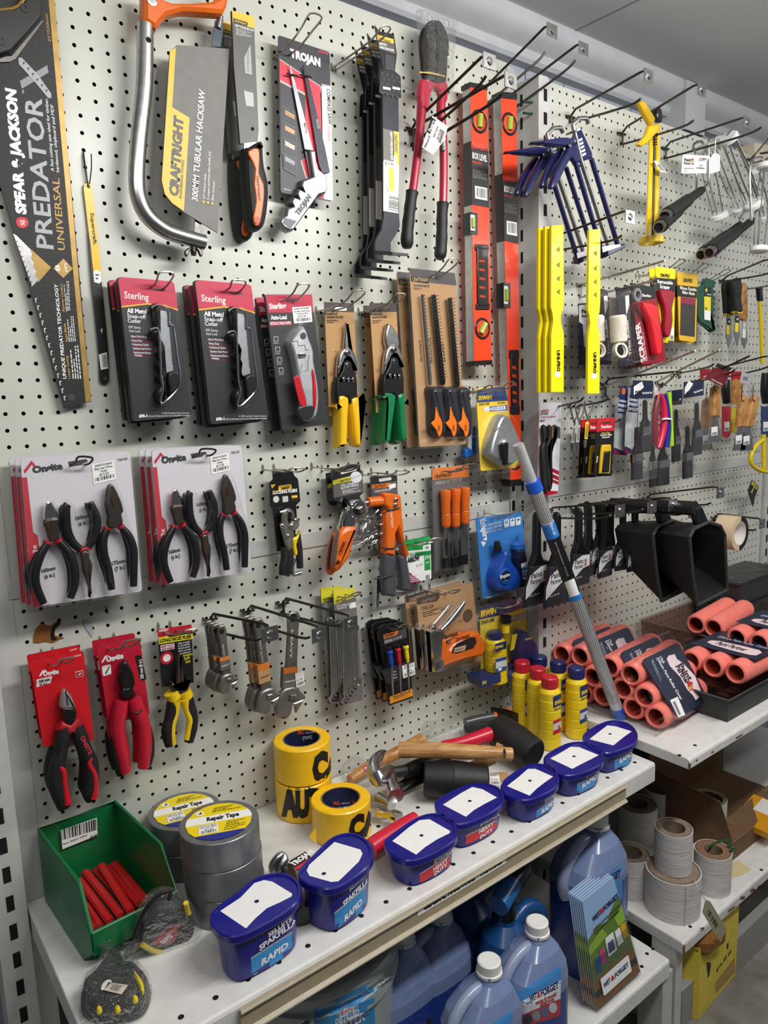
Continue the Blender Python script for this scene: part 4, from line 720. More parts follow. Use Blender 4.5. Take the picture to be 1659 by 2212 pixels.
def lockp(lab,dd,ox,oy):
 use('O');d=WP(dd);s_=lambda P:shift(P,ox,oy);t=thing('locking_pliers',lab,'locking pliers',wp(230,1300,dd-.01),'locking pliers')
 m=MB();m.slab(d,s_([(98,575),(125,560),(240,558),(252,590),(275,610),(280,630),(295,770),(265,800),(270,900),(250,1080),(262,1130),(130,1130),(98,830),(80,800),(75,640),(100,615)]),.003,'1a1a1cp');m.paint(d,rrect(s_([(80,655),(268,630),(285,775),(95,798)]),8),'121214',1)
 m.paint(d,s_([(82,655),(118,650),(90,682)]),'eec23c',2);m.paint(d,rrect(s_([(135,662),(228,650),(232,685),(138,697)]),8),'eec23c',2);m.text(d,'HANDY',*s_([(158,690),(222,680)]),18,'1a1a1a',3,3);m.text(d,'180mm',*s_([(95,706),(130,702)]),8,'eec23c',3);m.text(d,'LOCKING PLIERS',*s_([(97,722),(272,704)]),22,'f4f4f4',2,2)
 m.lathe(d.hit(120+ox,758+oy),(0,-1,0),[(.0,.0065),(.0008,.0065)],'d0d0d0',18);m.paint(d,rrect(s_([(165,738),(205,733),(208,775),(168,780)]),5),'c8c8c8',2);m.paint(d,rrect(s_([(228,728),(272,724),(276,768),(232,772)]),5),'2a2618',2);m.paint(d,rrect(s_([(230,732),(272,728),(273,745),(231,750)]),4),'eec23c',3)
 m.paint(d,rrect(s_([(135,598),(230,580),(235,605),(140,622)]),10),'060606',2);m.build('card',t,smooth=False)
 e=d.off(.012)
 m=MB();m.round(e,s_([(165,850),(185,825),(215,822),(240,845),(248,885),(220,900),(222,870),(205,850),(198,880),(205,930),(238,985),(245,1040),(225,1120),(195,1110),(165,1000),(160,900)]),.012,'8f8a82m',.003,sp=2);m.build('jaw',t)
 m=MB();m.round(e.off(.002),s_([(205,940),(265,885),(282,930),(270,965),(240,985),(212,975)]),.012,'a09a92m',.003,sp=2);m.build('lower_jaw',t)
 m=MB();m.round(e.off(.003),s_([(148,940),(170,935),(205,990),(222,1050),(215,1130),(190,1110),(175,1040)]),.01,'9a948cm',.003,sp=2);m.build('toggle',t)
 for p in((165,948),(205,1022),(257,910),(232,950)):m=MB();q=s_([p])[0];m.lathe(e.off(.008).hit(*q),(0,-1,0),[(0,.0042),(.002,.0038),(.003,.002)],'chrome',14);m.build('rivet',t)
 for P in([(180,1100),(185,1180),(170,1250),(165,1300)],[(210,1110),(215,1180),(205,1250),(195,1305)]):m=MB();m.tube([e.hit(*p)for p in s_(P)],[.0075,.0085,.008,.0065],'rubberblack',12,sp=3);m.build('grip',t)
 m=MB();m.tube([e.hit(*p)for p in s_([(272,1010),(285,1120),(292,1250)])],[.0062,.007,.0066],'rubberblack',12,sp=3);m.build('grip',t)
 m=MB();m.round(e.off(.004),s_([(288,988),(292,1010),(262,1080),(270,1130),(265,1160),(245,1155),(235,1060),(238,1035),(262,1025)]),.01,'ecc81cp',.003,sp=2);m.build('release_lever',t)
 m=MB();m.tube([e.hit(*p)for p in s_([(255,1180),(235,1240),(240,1298),(275,1290),(298,1285)])],.0042,'steel',12,sp=2);m.build('screw',t);m=MB();m.tube([e.off(.004).hit(*p)for p in s_([(150,850),(190,840),(228,842)])],.002,'e8e8e8',6);m.build('cable_tie',t);return t
lockp('black carded locking pliers with yellow release lever',.03,0,0);loop_hook('wire loop hook holding the locking pliers',[(110,555),(190,550)],[(240,535),(330,540)],.075)
def ratchet(lab,dd,ox,oy):
 use('O');d=WP(dd);s_=lambda P:shift(P,ox,oy);t=thing('ratchet_handle',lab,'ratchet',wp(560,1260,dd-.01),'stubby ratchet handles')
 m=MB();m.slab(d,s_([(520,545),(700,500),(722,520),(752,705),(720,735),(745,790),(700,870),(640,850),(630,790),(640,770),(605,740),(590,780),(548,770),(532,748)]),.003,'2b2a2cp')
 m.paint(d,s_([(528,640),(735,585),(752,705),(535,748)]),'5c5a58',1);m.paint(d,s_([(526,625),(568,612),(572,642),(528,655)]),'d8cf3a',2);m.paint(d,s_([(568,612),(662,590),(668,625),(572,645)]),'e0d63e',2);m.text(d,'CRAFTRIGHT',*s_([(578,638),(660,618)]),18,'3a3a30',3);m.text(d,'3 IN 1 STUBBY',*s_([(584,668),(690,648)]),16,'f0f0ee',2,.6);m.text(d,'RATCHET HANDLE',*s_([(586,688),(712,660)]),16,'f0f0ee',2,.6);m.lines(d,s_([(592,694),(720,668),(722,700),(598,722)]),3,'d0d0cc',2)
 m.paint(d,[(692+ox+42*math.cos(k*.4),600+oy+42*math.sin(k*.4))for k in range(16)],'d9d8dc',3);m.text(d,'$13.90',*s_([(660,615),(725,595)]),14,'a8a8b0',4,.4);m.paint(d,rrect(s_([(580,560),(695,530),(698,550),(585,580)]),8),'dddad4',2);m.build('card',t,smooth=False)
 e=d.off(.014);m=MB();c=e.hit(695+ox,828+oy);m.lathe(c+A3(0,.008,0),(0,-1,0),[(0,.018),(.003,.02),(.013,.02),(.015,.0175),(.015,.012),(.013,.0115)],'chrome',26);m.lathe(c+A3(0,-.005,0),(0,-1,0),[(0,.0125),(.003,.0125),(.004,.006)],'gunmetal',22);m.build('head',t)
 m=MB();m.box(c+A3(0,-.014,0),(.005,.006,.005),'steel',u=(.9,0,.4),v=(0,1,0));m.build('drive_square',t,smooth=False)
 m=MB();m.round(e.off(-.002),s_([(640,800),(700,800),(690,900),(670,960),(600,960),(610,900)]),.012,'chrome',.004,sp=2);m.build('neck',t)
 m=MB();m.round(e,s_([(600,955),(675,950),(680,975),(650,1100),(630,1170),(590,1230),(548,1275),(525,1255),(520,1220),(530,1120),(548,1020)]),.022,'toolorange',.008,sp=2);m.build('handle',t)
 m=MB();m.pill(e.off(.0105),s_([(555,990),(572,985),(560,1100),(548,1200),(530,1240),(526,1150)]),.002,'55504ap',.002,sp=2);m.build('grip_inlay',t);m=MB();m.pill(e.off(.0105),s_([(610,1045),(638,1060),(625,1110),(590,1162),(570,1150),(580,1090)]),.0015,'c4581a',.001,sp=2);m.text(e.off(.0122),'CRAFTRIGHT',*s_([(588,1145),(618,1065)]),18,'3a2010',1);m.build('grip_badge',t);m=MB();m.lathe(e.off(.0112).hit(565+ox,1210+oy),(0,-1,0),[(0,.004),(.001,.004)],'3a1c08',14);m.build('hang_hole',t);return t
ratchet('stubby ratchet with orange handle on a black card, front one',.055,0,0);ratchet('stubby ratchet with orange handle, partly hidden behind the front one',.022,-40,28)
loop_hook('wire loop hook holding the stubby ratchets',[(495,540),(570,560)],[(645,508),(722,512)],.1)
use('O');t=thing('hand_riveter','orange hand riveter kit with grey grips and a tray of rivets','rivet gun',wp(950,1440,.02));d=WP(.02)
m=MB();m.slab(d,[(795,600),(985,570),(1000,860),(1020,1100),(830,1120),(812,800)],.002,'5d5c5c','3a3a3a');m.paint(d,[(795,600),(985,570),(990,625),(805,655)],'2a2a2c',1);m.paint(d,[(808,655),(940,640),(942,668),(810,682)],'e07a28',2);m.text(d,'CRAFTRIGHT',(822,678),(910,664),18,'4a2c14',3);m.text(d,'HAND RIVETER KIT',(826,712),(945,695),17,'f0f0ee',2,.6);m.sticker(d,rrect([(925,655),(975,642),(978,672),(930,686)],6),[('$ 36.90',.1,.9,.75,.55)],3,bar=None);m.paint(d,rrect([(855,612),(945,598),(948,620),(858,634)],9),'d0cec8',2);m.build('card',t,smooth=False)
e=d.off(.025);m=MB();m.round(e,[(868,715),(905,708),(995,725),(1005,820),(1005,860),(1025,1050),(1060,1150),(1030,1175),(975,970),(960,1000),(955,1165),(880,1150),(885,980),(885,850),(900,825),(868,790)],.026,'toolorange',.005,sp=0);m.text(e.off(.0135),'CRAFTRIGHT',(938,845),(946,965),16,'f4e8dc',1,.6);m.build('body',t)
m=MB();a,b=e.hit(900,768),e.hit(778,780);m.tube([a,b+(a-b)*.06,b],[.0105,.0105,.009],'toolorange',18);m.build('nose_barrel',t);m=MB();m.tube([b,e.hit(752,786)],[.005,.0035],'steel',12);m.build('nosepiece',t)
for p in((976,762),(972,800)):m=MB();m.lathe(e.off(.013).hit(*p),(0,-1,0),[(0,.0058),(.003,.005),(.004,.003)],'steel',14);m.build('bolt',t)
for p in((882,868),(882,935),(884,1000)):m=MB();m.lathe(e.hit(*p)+A3(-.004,-.004,0),(-1,-.3,0),[(0,.004),(.006,.004),(.008,.0025)],'steel',12);m.build('spare_nosepiece',t)
m=MB();m.round(e,[(880,1140),(952,1160),(958,1250),(965,1380),(960,1450),(885,1450),(875,1400),(870,1250)],.024,'4a4c50p',.006,sp=0);m.build('grip',t);m=MB();m.round(e.off(-.004),[(980,1160),(1040,1150),(1060,1260),(1075,1400),(1062,1418),(1005,1408),(1000,1300)],.022,'4a4c50p',.006,sp=0);m.build('grip',t)
m=MB();m.tube([e.hit(960,1412),e.hit(1000,1418),e.hit(1072,1410)],.0022,'steel',8);m.build('latch_wire',t);m=MB();m.slab(e.off(-.012),[(845,1310),(870,1310),(862,1440),(855,1530),(838,1538),(842,1420)],.004,'steel');m.build('wrench',t,smooth=False)
for P in([(870,822),(940,836),(1005,818)],[(880,1105),(960,1110),(1035,1072)],[(832,1330),(900,1318),(958,1295)]):m=MB();m.tube([e.off(.0145).hit(*p)for p in P],.0018,'rubberblack',6,sp=3);m.build('cable_tie',t)
r=d.off(.012);m=MB();m.pill(r,rrect([(690,835),(850,820),(885,1060),(870,1110),(720,1120),(690,1080)],14),.014,'clearx',.004,sp=0,base=.008);m.build('rivet_tray',t)
rd=random.Random(5);m=MB()
for k in range(90):x,y,a_=rd.uniform(715,855),rd.uniform(850,1095),rd.uniform(0,6.28);c=r.off(rd.uniform(0,.01)).hit(x,y);v=A3(math.cos(a_),0,math.sin(a_))*.008;m.tube([c-v,c+v*.2,c+v*.25,c+v],[.0006,.0006,.0016,.0016],'steel',5)
o=m.build('rivets',t);o['kind']='stuff';loop_hook('wire loop hook holding the hand riveter',[(842,592),(908,575)],[(1000,552),(1078,560)],.085)
use('H');t=thing('chisel_set','three wood chisels with orange handles in a clear pack','chisel set',wp(1180,800,.03));d=WP(.03)
m=MB();m.slab(d,rrect([(1058,175),(1278,150),(1285,740),(1078,780)],8),.002,'5e5d5b','3c3b3a');m.paint(d,[(1060,172),(1278,148),(1280,222),(1130,232),(1062,240)],'e07a28',1);m.text(d,'CRAFTRIGHT',(1074,230),(1180,218),20,'3a2010',2,2);m.text(d,'3 PCE WOOD CHISEL SET',(1078,270),(1238,248),19,'f2f2f0',2,1);m.paint(d,rrect([(1150,188),(1240,172),(1242,184),(1152,200)],5),'3a2a1a',2);m.build('card',t,smooth=False)
e=d.off(.014)
for k,(x,y0,y1,y2)in enumerate(((1140,300,520,765),(1200,290,518,760),(1256,282,500,745))):
 m=MB();a,b=e.hit(x,y0),e.hit(x+(4,0,0)[k],y1);m.lathe(a,b-a,[(t_*np.linalg.norm(b-a),r_)for t_,r_ in((0,.008),(.01,.0115),(.08,.0125),(.1,.0118),(.12,.0122),(.4,.0105),(.62,.0105),(.64,.0098),(.66,.0105),(.75,.011),(.95,.0105),(1,.009))],'toolorange',20);m.build('handle',t)
 m=MB();c=e.hit(x+(4,0,0)[k],y1+70);f_=e.hit(x+(2,0,-10)[k],y2);w=(.006,.0085,.011)[k];m.tube([b,c],[.005,.0045],'steel',10);m.box((c+f_)/2,(w,.002,abs(c[2]-f_[2])/2),'chrome');m.build('blade',t);m=MB();m.box(f_+A3(0,0,.012),(w+.0015,.0035,.012),'18181ap');m.build('tip_guard',t,smooth=False)
m=MB();m.pill(d.off(.0006),rrect([(1048,165),(1280,140),(1290,750),(1068,800)],12),.003,'clearx',.002,sp=0);m.build('backing_shell',t);m=MB();m.pill(d.off(.002),rrect([(1098,285),(1290,262),(1292,740),(1110,775)],20),.028,'clear',.006,sp=0);m.build('blister',t);loop_hook('wire loop hook holding the chisel set',[(1155,190),(1240,172)],[(1262,150),(1326,146)],.08)
t=thing('staple_box','small green and white staples packet','staples',wp(970,855,.03));d=WP(.035);m=MB();m.slab(d,[(888,620),(1052,588),(1056,830),(918,860)],.012,'ecebea','c9c8c6');m.paint(d,[(888,618),(1052,588),(1053,622),(1005,632),(1005,655),(890,665)],'1c9445',1);m.paint(d,[(893,682),(1053,660),(1053,682),(896,705)],'1c9445',1);m.text(d,'ARROW',(902,702),(960,690),18,'f4f4f4',2,2);m.text(d,'ARROW',(912,735),(985,718),26,'1a1a1a',2,3);m.paint(d,[(1012,690),(1048,684),(1050,775),(1015,782)],'1c9445',1);m.text(d,'JT21',(1016,712),(1044,706),16,'f4f4f4',2,2);m.text(d,'USA',(1018,652),(1040,648),14,'444444',2,1);m.text(d,'1/4"',(1020,740),(1042,736),10,'f4f4f4',2);m.paint(d,[(905,790),(920,788),(1000,850),(918,860)],'8c3050',1);m.lines(d,[(925,810),(975,800),(985,845),(932,852)],4,'e8d8dc',2);m.text(d,'$ 8.50',(965,760),(1005,748),14,'b0b0ae',2,.4);m.bars(d,[(1020,808),(1045,804),(1046,830),(1022,834)],k=2,n=9);m.build('box',t,smooth=False);m=MB();m.slab(d.off(-.002),[(886,606),(1050,572),(1052,595),(888,625)],.0015,'1c9445');m.build('hang_tab',t,smooth=False)
loop_hook('wire loop hook holding the staples packet',[(935,630),(990,612)],[(1068,590),(1120,590)],.08)
t=thing('chalk_line_set','blue chalk line reel and chalk bottle on a bright blue card','chalk line',wp(1480,920,.05));d=WP(.05)
m=MB();m.slab(d,rrect([(1322,468),(1595,430),(1640,870),(1362,950)],8),.002,'1f7fd0','155a98');m.text(d,'Empire',(1345,478),(1368,612),34,'f4f4f4',2,2);m.text(d,'3:1 GEAR RATIO',(1374,520),(1472,498),15,'f4f4f4',2,2);m.text(d,'CHALK LINE REEL',(1376,542),(1478,515),13,'d8ecff',2,.4);m.text(d,'& 3OZ BLUE CHALK',(1378,560),(1482,535),13,'d8ecff',2,.4)
for k in range(3):x,y=1490+k*35,478-k*7;m.paint(d,[(x,y),(x+28,y-5),(x+28,y+42),(x,y+48)],'e8eef4',2);m.text(d,('3X','^','+')[k],(x+4,y+24),(x+24,y+20),18,'222a33',3,2)
m.lines(d,[(1380,940),(1630,870),(1632,885),(1384,950)],1,'d8ecff',2);m.paint(d,[(1350,610),(1378,600),(1380,615),(1366,640)],'f4f4f4',2);m.build('card',t,smooth=False)
e=d.off(.014);m=MB();m.pill(e.off(-.01),[(1440,655),(1470,650),(1485,700),(1540,780),(1550,830),(1535,880),(1480,905),(1400,885),(1390,830),(1400,770),(1425,710)],.03,'1b4fb0p',.01,sp=2,base=.003);m.build('reel_body',t);m=MB();c=e.off(.02).hit(1495,815);m.lathe(c,(0,-1,0),[(0,.019),(.004,.018),(.004,.0155)],'2a65cfp',28);m.lathe(c+A3(0,-.0035,0),(0,-1,0),[(0,.0152),(.0012,.0152)],'1c2430',28);f=Pl(c+A3(0,-.0052,0),(0,-1,0),(1,0,0));m.text(f,'Empire',(1466,830),(1524,812),20,'f4f4f4',1,2);m.text(f,'30M',(1488,852),(1515,845),12,'5a9ae8',1,1);m.build('reel_badge',t)
m=MB();a,b=e.off(.004).hit(1452,658),e.off(.004).hit(1446,605);m.tube([a,b],[.011,.006],'1c1c20p',16);m.build('nozzle',t)
a,b=e.hit(1590,870),e.hit(1575,640);L_=np.linalg.norm(b-a);m=MB();m.lathe(a,b-a,[(0,.017),(.003,.0185),(L_*.75,.0185),(L_*.9,.015),(L_,.011)],'141b33p',22);m.build('chalk_bottle',t);m=MB();m.lathe(b-(b-a)*.03,b-a,[(0,.017),(.012,.017),(.016,.01),(.02,.005),(.032,.003)],'2a6bc4p',20);m.build('bottle_cap',t);m=MB();f=e.off(.019);m.paint(f,rrect([(1590,740),(1632,728),(1638,825),(1600,835)],8),'dfe9f2',1);m.paint(f,[(1592,765),(1634,755),(1637,815),(1599,825)],'2a6bc4',2);m.text(f,'BLUE',(1600,795),(1630,787),13,'f4f4f4',3,2);m.text(f,'CHALK',(1600,812),(1632,804),10,'f4f4f4',3,1);m.build('bottle_label',t)
m=MB();m.pill(d.off(.0006),rrect([(1300,458),(1598,418),(1645,878),(1350,968)],12),.003,'clearx',.002,sp=0);m.build('backing_shell',t);m=MB();m.pill(d.off(.002),[(1430,600),(1475,590),(1520,650),(1545,600),(1610,590),(1650,680),(1648,860),(1560,890),(1480,920),(1390,895),(1375,830),(1410,700)],.038,'clear',.008,sp=0);m.build('blister',t)
loop_hook('wire loop hook holding the bright blue chalk set',[(1462,470),(1500,455)],[(1600,388),(1655,370)],.12)
use('Z')
use('H');t=thing('chalk_line_set','chalk line set with yellow bottle and navy reel on a navy and yellow card','chalk line',wp(1470,1460,.05));d=WP(.05)
m=MB();m.slab(d,[(1345,1005),(1620,935),(1640,1400),(1355,1470)],.002,'e8cf28','b09a1c');m.paint(d,[(1345,1003),(1620,933),(1624,985),(1540,1030),(1345,1075)],'232c62',1);m.text(d,'IRWIN',(1350,1058),(1442,1032),34,'f2d42a',2,3);m.text(d,'STRAIT-LINE',(1352,1105),(1430,1082),20,'1c2450',2,2);m.text(d,'WIDE',(1530,1080),(1575,1070),20,'f4f4f4',2,1);m.paint(d,[(1525,1060),(1622,1030),(1622,1062),(1528,1088)],'55586a',1);m.text(d,'DOOR',(1578,1070),(1622,1056),22,'f4f4f4',3,2);m.paint(d,[(1558,1005),(1616,988),(1616,1002),(1558,1018)],'c03048',2);m.sticker(d,rrect([(1562,950),(1592,942),(1596,972),(1566,982)],5),[('$23.90',.1,.9,.7,.4)],2,bar=None);m.build('card',t,smooth=False)
m=MB();b_=d.off(.045);m.slab(b_,[(1345,1425),(1650,1345),(1655,1385),(1360,1480)],.045,'24336e','1c2858');m.text(b_,'3X',(1358,1462),(1385,1455),18,'f2d42a',2,2);m.text(b_,'SPEEDLINE',(1535,1412),(1620,1388),14,'dfe3f0',2,2);m.build('tray_base',t,smooth=False)
e=d.off(.02);a,b=e.hit(1445,1440),e.hit(1435,1180);L_=np.linalg.norm(b-a);m=MB();pr=[(0,.026)];
for k in range(5):pr+=[(L_*(.02+.16*k),.0275),(L_*(.14+.16*k),.0275),(L_*(.16+.16*k),.0268)]
m.lathe(a,b-a,pr+[(L_*.92,.024),(L_,.016)],'irwinyellow',22);m.build('chalk_bottle',t);m=MB();m.lathe(b-(b-a)*.02,b-a,[(0,.018),(.016,.0175),(.018,.014)],'232c62p',20);m.build('bottle_cap',t)
f=e.off(.0278);m=MB();m.paint(f,[(1435,1220),(1502,1200),(1504,1245),(1436,1265)],'232c62',1);m.text(f,'IRWIN',(1438,1250),(1482,1238),16,'f2d42a',2,2);m.text(f,'STRAIT',(1438,1278),(1475,1268),10,'1c2450',2,1);m.paint(f,[(1438,1310),(1504,1292),(1505,1375),(1440,1392)],'2c4a98',1);m.paint(f,[(1440,1330),(1504,1312),(1504,1350),(1441,1368)],'cfd6dc',2);m.text(f,'1',(1455,1380),(1475,1374),18,'f4f4f4',2,2);m.build('bottle_label',t)
m=MB();m.pill(e.off(-.008),[(1545,1150),(1590,1130),(1640,1190),(1655,1260),(1650,1330),(1610,1345),(1545,1330),(1530,1290)],.03,'2b2c58p',.01,sp=2);m.text(e.off(.0225),'IRWIN',(1615,1200),(1655,1190),12,'c9b840',1,2);m.build('reel_body',t);m=MB();m.slab(e.off(.012),[(1545,1170),(1570,1160),(1550,1250),(1532,1260)],.004,'e0c832');m.build('reel_label',t,smooth=False);m=MB();a=e.hit(1500,1150);m.lathe(a,(0,0,1),[(0,.01),(.025,.009)],'irwinyellow',14);m.lathe(a+A3(0,0,.025),(0,0,1),[(0,.014),(.016,.014)],'blackplastic',16);m.build('refill_bottle',t)
m=MB();m.pill(d.off(.0006),[(1318,1000),(1620,925),(1650,1400),(1345,1480)],.0025,'clearx',.001,sp=0);m.pill(d.off(.002),rrect([(1360,1130),(1640,1110),(1660,1350),(1370,1430)],20),.05,'clear',.006,sp=0);m.build('blister',t);loop_hook('wire loop hook holding the navy and yellow chalk set',[(1458,1005),(1500,990)],[(1580,972),(1630,965)],.1)
t=thing('staple_gun','orange and chrome staple gun on a brown card, front pack','staple gun',wp(1170,1390,.04),'staple gun packs');d=WP(.055)
m=MB();m.slab(d,rrect([(965,950),(1300,850),(1352,1320),(1010,1395)],10),.002,'kraft','8a6a48');m.paint(d,[(968,948),(1102,908),(1104,945),(1085,965),(972,985)],'34302e',1);m.text(d,'CRAFTRIGHT',(992,980),(1092,950),20,'b98f5f',2,2);m.text(d,'STAPLE GUN',(996,1020),(1068,1000),22,'33291e',2,1);m.lines(d,[(1002,1028),(1110,998),(1112,1038),(1006,1062)],3,'3a3026',2);m.lines(d,[(1110,1010),(1150,1000),(1150,1015),(1112,1026)],1,'3a3026',2);m.lathe(d.hit(1272,1050),(0,-1,0),[(0,.0155),(.0006,.0155),(.0006,.0145)],'6a5238',24);m.text(d,'4"8"',(1215,1092),(1240,1086),10,'5a4630',2);m.build('card',t,smooth=False)
e=d.off(.02);m=MB();m.round(e,[(1090,1180),(1130,1185),(1130,1230),(1145,1240),(1180,1200),(1260,1150),(1320,1140),(1355,1190),(1360,1250),(1340,1285),(1230,1310),(1130,1345),(1100,1360),(1080,1300)],.026,'toolorange',.006,sp=0);m.text(e.off(.0135),'CRAFTRIGHT',(1200,1205),(1285,1178),18,'5a2a0c',1,3);m.pill(e.off(.0132),[(1185,1240),(1210,1215),(1290,1180),(1318,1180),(1325,1210),(1305,1245),(1210,1275),(1178,1275)],.0012,'201a18',.001,sp=0);m.build('body',t)
m=MB();m.slab(e.off(.0148),[(1195,1245),(1265,1225),(1255,1258),(1190,1272)],.001,'b9a890');m.text(e.off(.015),'STAPLES 1-4',(1195,1265),(1248,1248),9,'3a3026',1);m.build('magazine_label',t,smooth=False)
m=MB();m.round(e.off(.002),[(1022,1140),(1040,1122),(1095,1130),(1122,1150),(1100,1190),(1092,1360),(1040,1385),(1030,1250)],.032,'chrome',.004,sp=0);m.build('nose_plate',t);m=MB();m.lathe(e.hit(1058,1128),(0,0,1),[(0,.011),(.006,.011),(.01,.007)],'chrome',18);m.build('tension_knob',t);m=MB();P=[e.off(.004).hit(*p)for p in((1110,1140),(1160,1090),(1215,1020),(1250,970))];m.tube(P,[.008,.0085,.0085,.006],'chrome',14,sp=3);m.build('lever',t);m=MB();m.slab(e.off(.018),[(1080,1335),(1130,1315),(1132,1352),(1082,1378)],.002,'steel');m.build('foot_plate',t,smooth=False);m=MB();m.lathe(e.off(.0135).hit(1158,1212),(0,-1,0),[(0,.005),(.002,.005),(.003,.003)],'steel',12);m.build('bolt',t)
m=MB();m.pill(d.off(.0006),rrect([(940,935),(1305,838),(1362,1330),(1000,1408)],14),.003,'clearx',.002,sp=0);m.build('backing_shell',t);m=MB();m.pill(d.off(.002),[(1020,1110),(1110,1100),(1230,940),(1262,960),(1180,1130),(1330,1120),(1372,1200),(1355,1300),(1110,1385),(1030,1400)],.04,'clear',.006,sp=0);m.build('blister',t);dup(t,(-.008,.03,.0),'staple gun pack hidden behind the front one');loop_hook('wire loop hook holding the staple guns',[(1100,922),(1150,912)],[(1170,902),(1226,896)],.1)
#  row 4
use('G')
def onsite_card(m,d,C,hx):
 m.slab(d,rrect(C,12),.002,hx,'7a1018')
d=WP(.05);t=thing('diagonal_pliers','diagonal cutting pliers with black and red grips on a bright red card, front pair','pliers',wp(350,1900,.03),'red carded diagonal pliers')
m=MB();m.slab(d,rrect([(180,1325),(498,1260),(565,1795),(258,1835)],14),.002,'cf1220','8a0c14');m.paint(d,[(232,1412),(252,1378),(272,1372),(285,1392),(266,1384),(240,1414)],'f4f4f4',1);m.text(d,'Onsite',(258,1412),(352,1394),26,'f4f4f4',1,3);m.paint(d,[(218,1432),(312,1410),(302,1452),(218,1478)],'f2efec',1);m.text(d,'200 mm',(232,1452),(298,1436),15,'222222',2,3);m.text(d,'(8 in.)',(236,1470),(282,1458),12,'222222',2,2);m.text(d,'700000',(440,1300),(485,1288),10,'e8c8c8',1);m.paint(d,[(450,1385),(495,1375),(498,1412),(453,1420)],'f0d0d0',1);m.paint(d,[(453,1389),(492,1379),(495,1409),(456,1416)],'cf1220',2);m.paint(d,[(460,1405),(478,1390),(488,1392),(475,1405)],'f0d0d0',3);m.build('card',t,smooth=False)
use('P');e=d.off(.012)
m=MB();m.round(e,[(325,20),(350,40),(385,90),(402,140),(400,160),(300,165),(292,110),(305,50)],.014,'c2c2c2m',.004,sp=2);m.paint(e.off(.0072),[(333,25),(340,28),(358,145),(348,145)],'2a2a2a',1);m.build('jaw',t)
m=MB();m.round(e,[(300,165),(340,145),(402,160),(415,200),(400,250),(375,285),(330,280),(308,230)],.014,'2a2c2fm',.004,sp=2);m.build('pivot',t)
for P,Q in(([(330,290),(315,380),(300,480),(280,560),(265,660),(285,760),(330,870)],[(290,580),(322,620),(335,740),(355,850)]),([(415,285),(445,380),(480,470),(515,560),(520,660),(510,760),(528,810)],[(525,520),(508,560),(545,640),(550,740),(540,810)])):
 m=MB();m.tube([e.hit(*p)for p in P],[.009,.0115,.0105,.012,.0125,.0125,.011],'roughblack',14,sp=4);m.build('grip',t);m=MB();m.tube([e.off(.0085).hit(*p)for p in Q],[.003,.0045,.0045,.0065],'c81c28p',10,sp=4);m.build('grip_inlay',t)
for P in([(290,285),(375,318)],[(375,318),(440,250)]):m=MB();m.tube([e.hit(*p)for p in P],.009,'b8202cp',12);m.build('collar',t)
m=MB();m.text(e.off(.0125),'ONSITE',(440,375),(505,500),30,'c83c48',1,2);m.build('grip_marking',t)
m=MB();m.pill(d.off(.0006),[(130,-60),(470,-160),(555,430),(190,555)],.002,'clear',.001,sp=0);m.pill(d.off(.002),[(325,5),(410,130),(470,270),(560,440),(340,520),(250,540),(290,300),(285,100)],.03,'clear',.008,sp=2);m.build('blister',t);dup(t,(.001,.026,.003),'diagonal cutting pliers on a red card, half hidden behind the front pair')
use('G');loop_hook('wire loop hook holding the diagonal pliers',[(300,1340),(370,1325)],[(365,1315),(440,1300)],.09)
d=WP(.045);t=thing('combination_pliers','combination pliers with all red grips on a crimson card, front pair','pliers',wp(760,1800,.03),'crimson carded combination pliers')
m=MB();m.slab(d,rrect([(578,1232),(835,1182),(895,1640),(650,1700)],14),.002,'b8152f','780e20');m.paint(d,[(605,1330),(625,1292),(640,1285),(655,1305),(636,1298),(612,1332)],'f4f4f4',1);m.text(d,'Onsite',(635,1328),(738,1302),30,'f4f4f4',1,3);m.paint(d,rrect([(608,1352),(660,1340),(666,1398),(615,1412)],8),'e8e4e2',1);m.paint(d,[(625,1395),(650,1352),(656,1356),(634,1400)],'55585a',2);m.paint(d,rrect([(805,1290),(842,1284),(875,1430),(838,1440)],8),'1a1416',1);m.text(d,'200 mm (8 in.)',(858,1425),(845,1310),20,'f0f0f0',2,1)
for k in range(12):m.paint(d,[(770+k*9,1480+k*4),(774+k*9,1480+k*4),(800+k*8,1640),(796+k*8,1640)],'9a1028',1)
m.build('card',t,smooth=False);e=d.off(.012)
m=MB();m.round(e,[(725,1325),(755,1320),(795,1400),(802,1460),(790,1480),(808,1520),(780,1545),(725,1545),(712,1510),(725,1490),(705,1440),(712,1380)],.016,'34302em',.004,sp=2);m.paint(e.off(.0082),[(742,1390),(760,1386),(765,1450),(748,1452)],'181412',1);m.text(e.off(.0082),'Onsite',(735,1500),(775,1490),12,'77706a',1);m.build('jaw',t);use('P')
for P,Q in(([(740,110),(725,200),(712,300),(725,400),(745,500),(765,620)],[(700,320),(690,400),(705,520),(735,640)]),([(830,95),(850,170),(890,270),(905,380),(905,480),(895,590)],[(925,300),(938,400),(935,500),(915,595)])):
 m=MB();m.tube([e.hit(*p)for p in P],[.011,.0125,.0115,.012,.0115,.0095],'c01c34p',14,sp=4);m.build('grip',t);m=MB();m.tube([e.off(-.003).hit(*p)for p in Q],[.006,.008,.009,.007],'roughblack',10,sp=4);m.build('grip_inlay',t)
m=MB();m.tube([e.off(.012).hit(*p)for p in((825,195),(860,200),(885,175))],.002,'rubberblack',6);m.build('cable_tie',t);dup(t,(.0,.026,.002),'combination pliers on a crimson card, half hidden behind the front pair')
use('G');loop_hook('wire loop hook holding the combination pliers',[(660,1255),(745,1232)],[(755,1205),(838,1190)],.09)
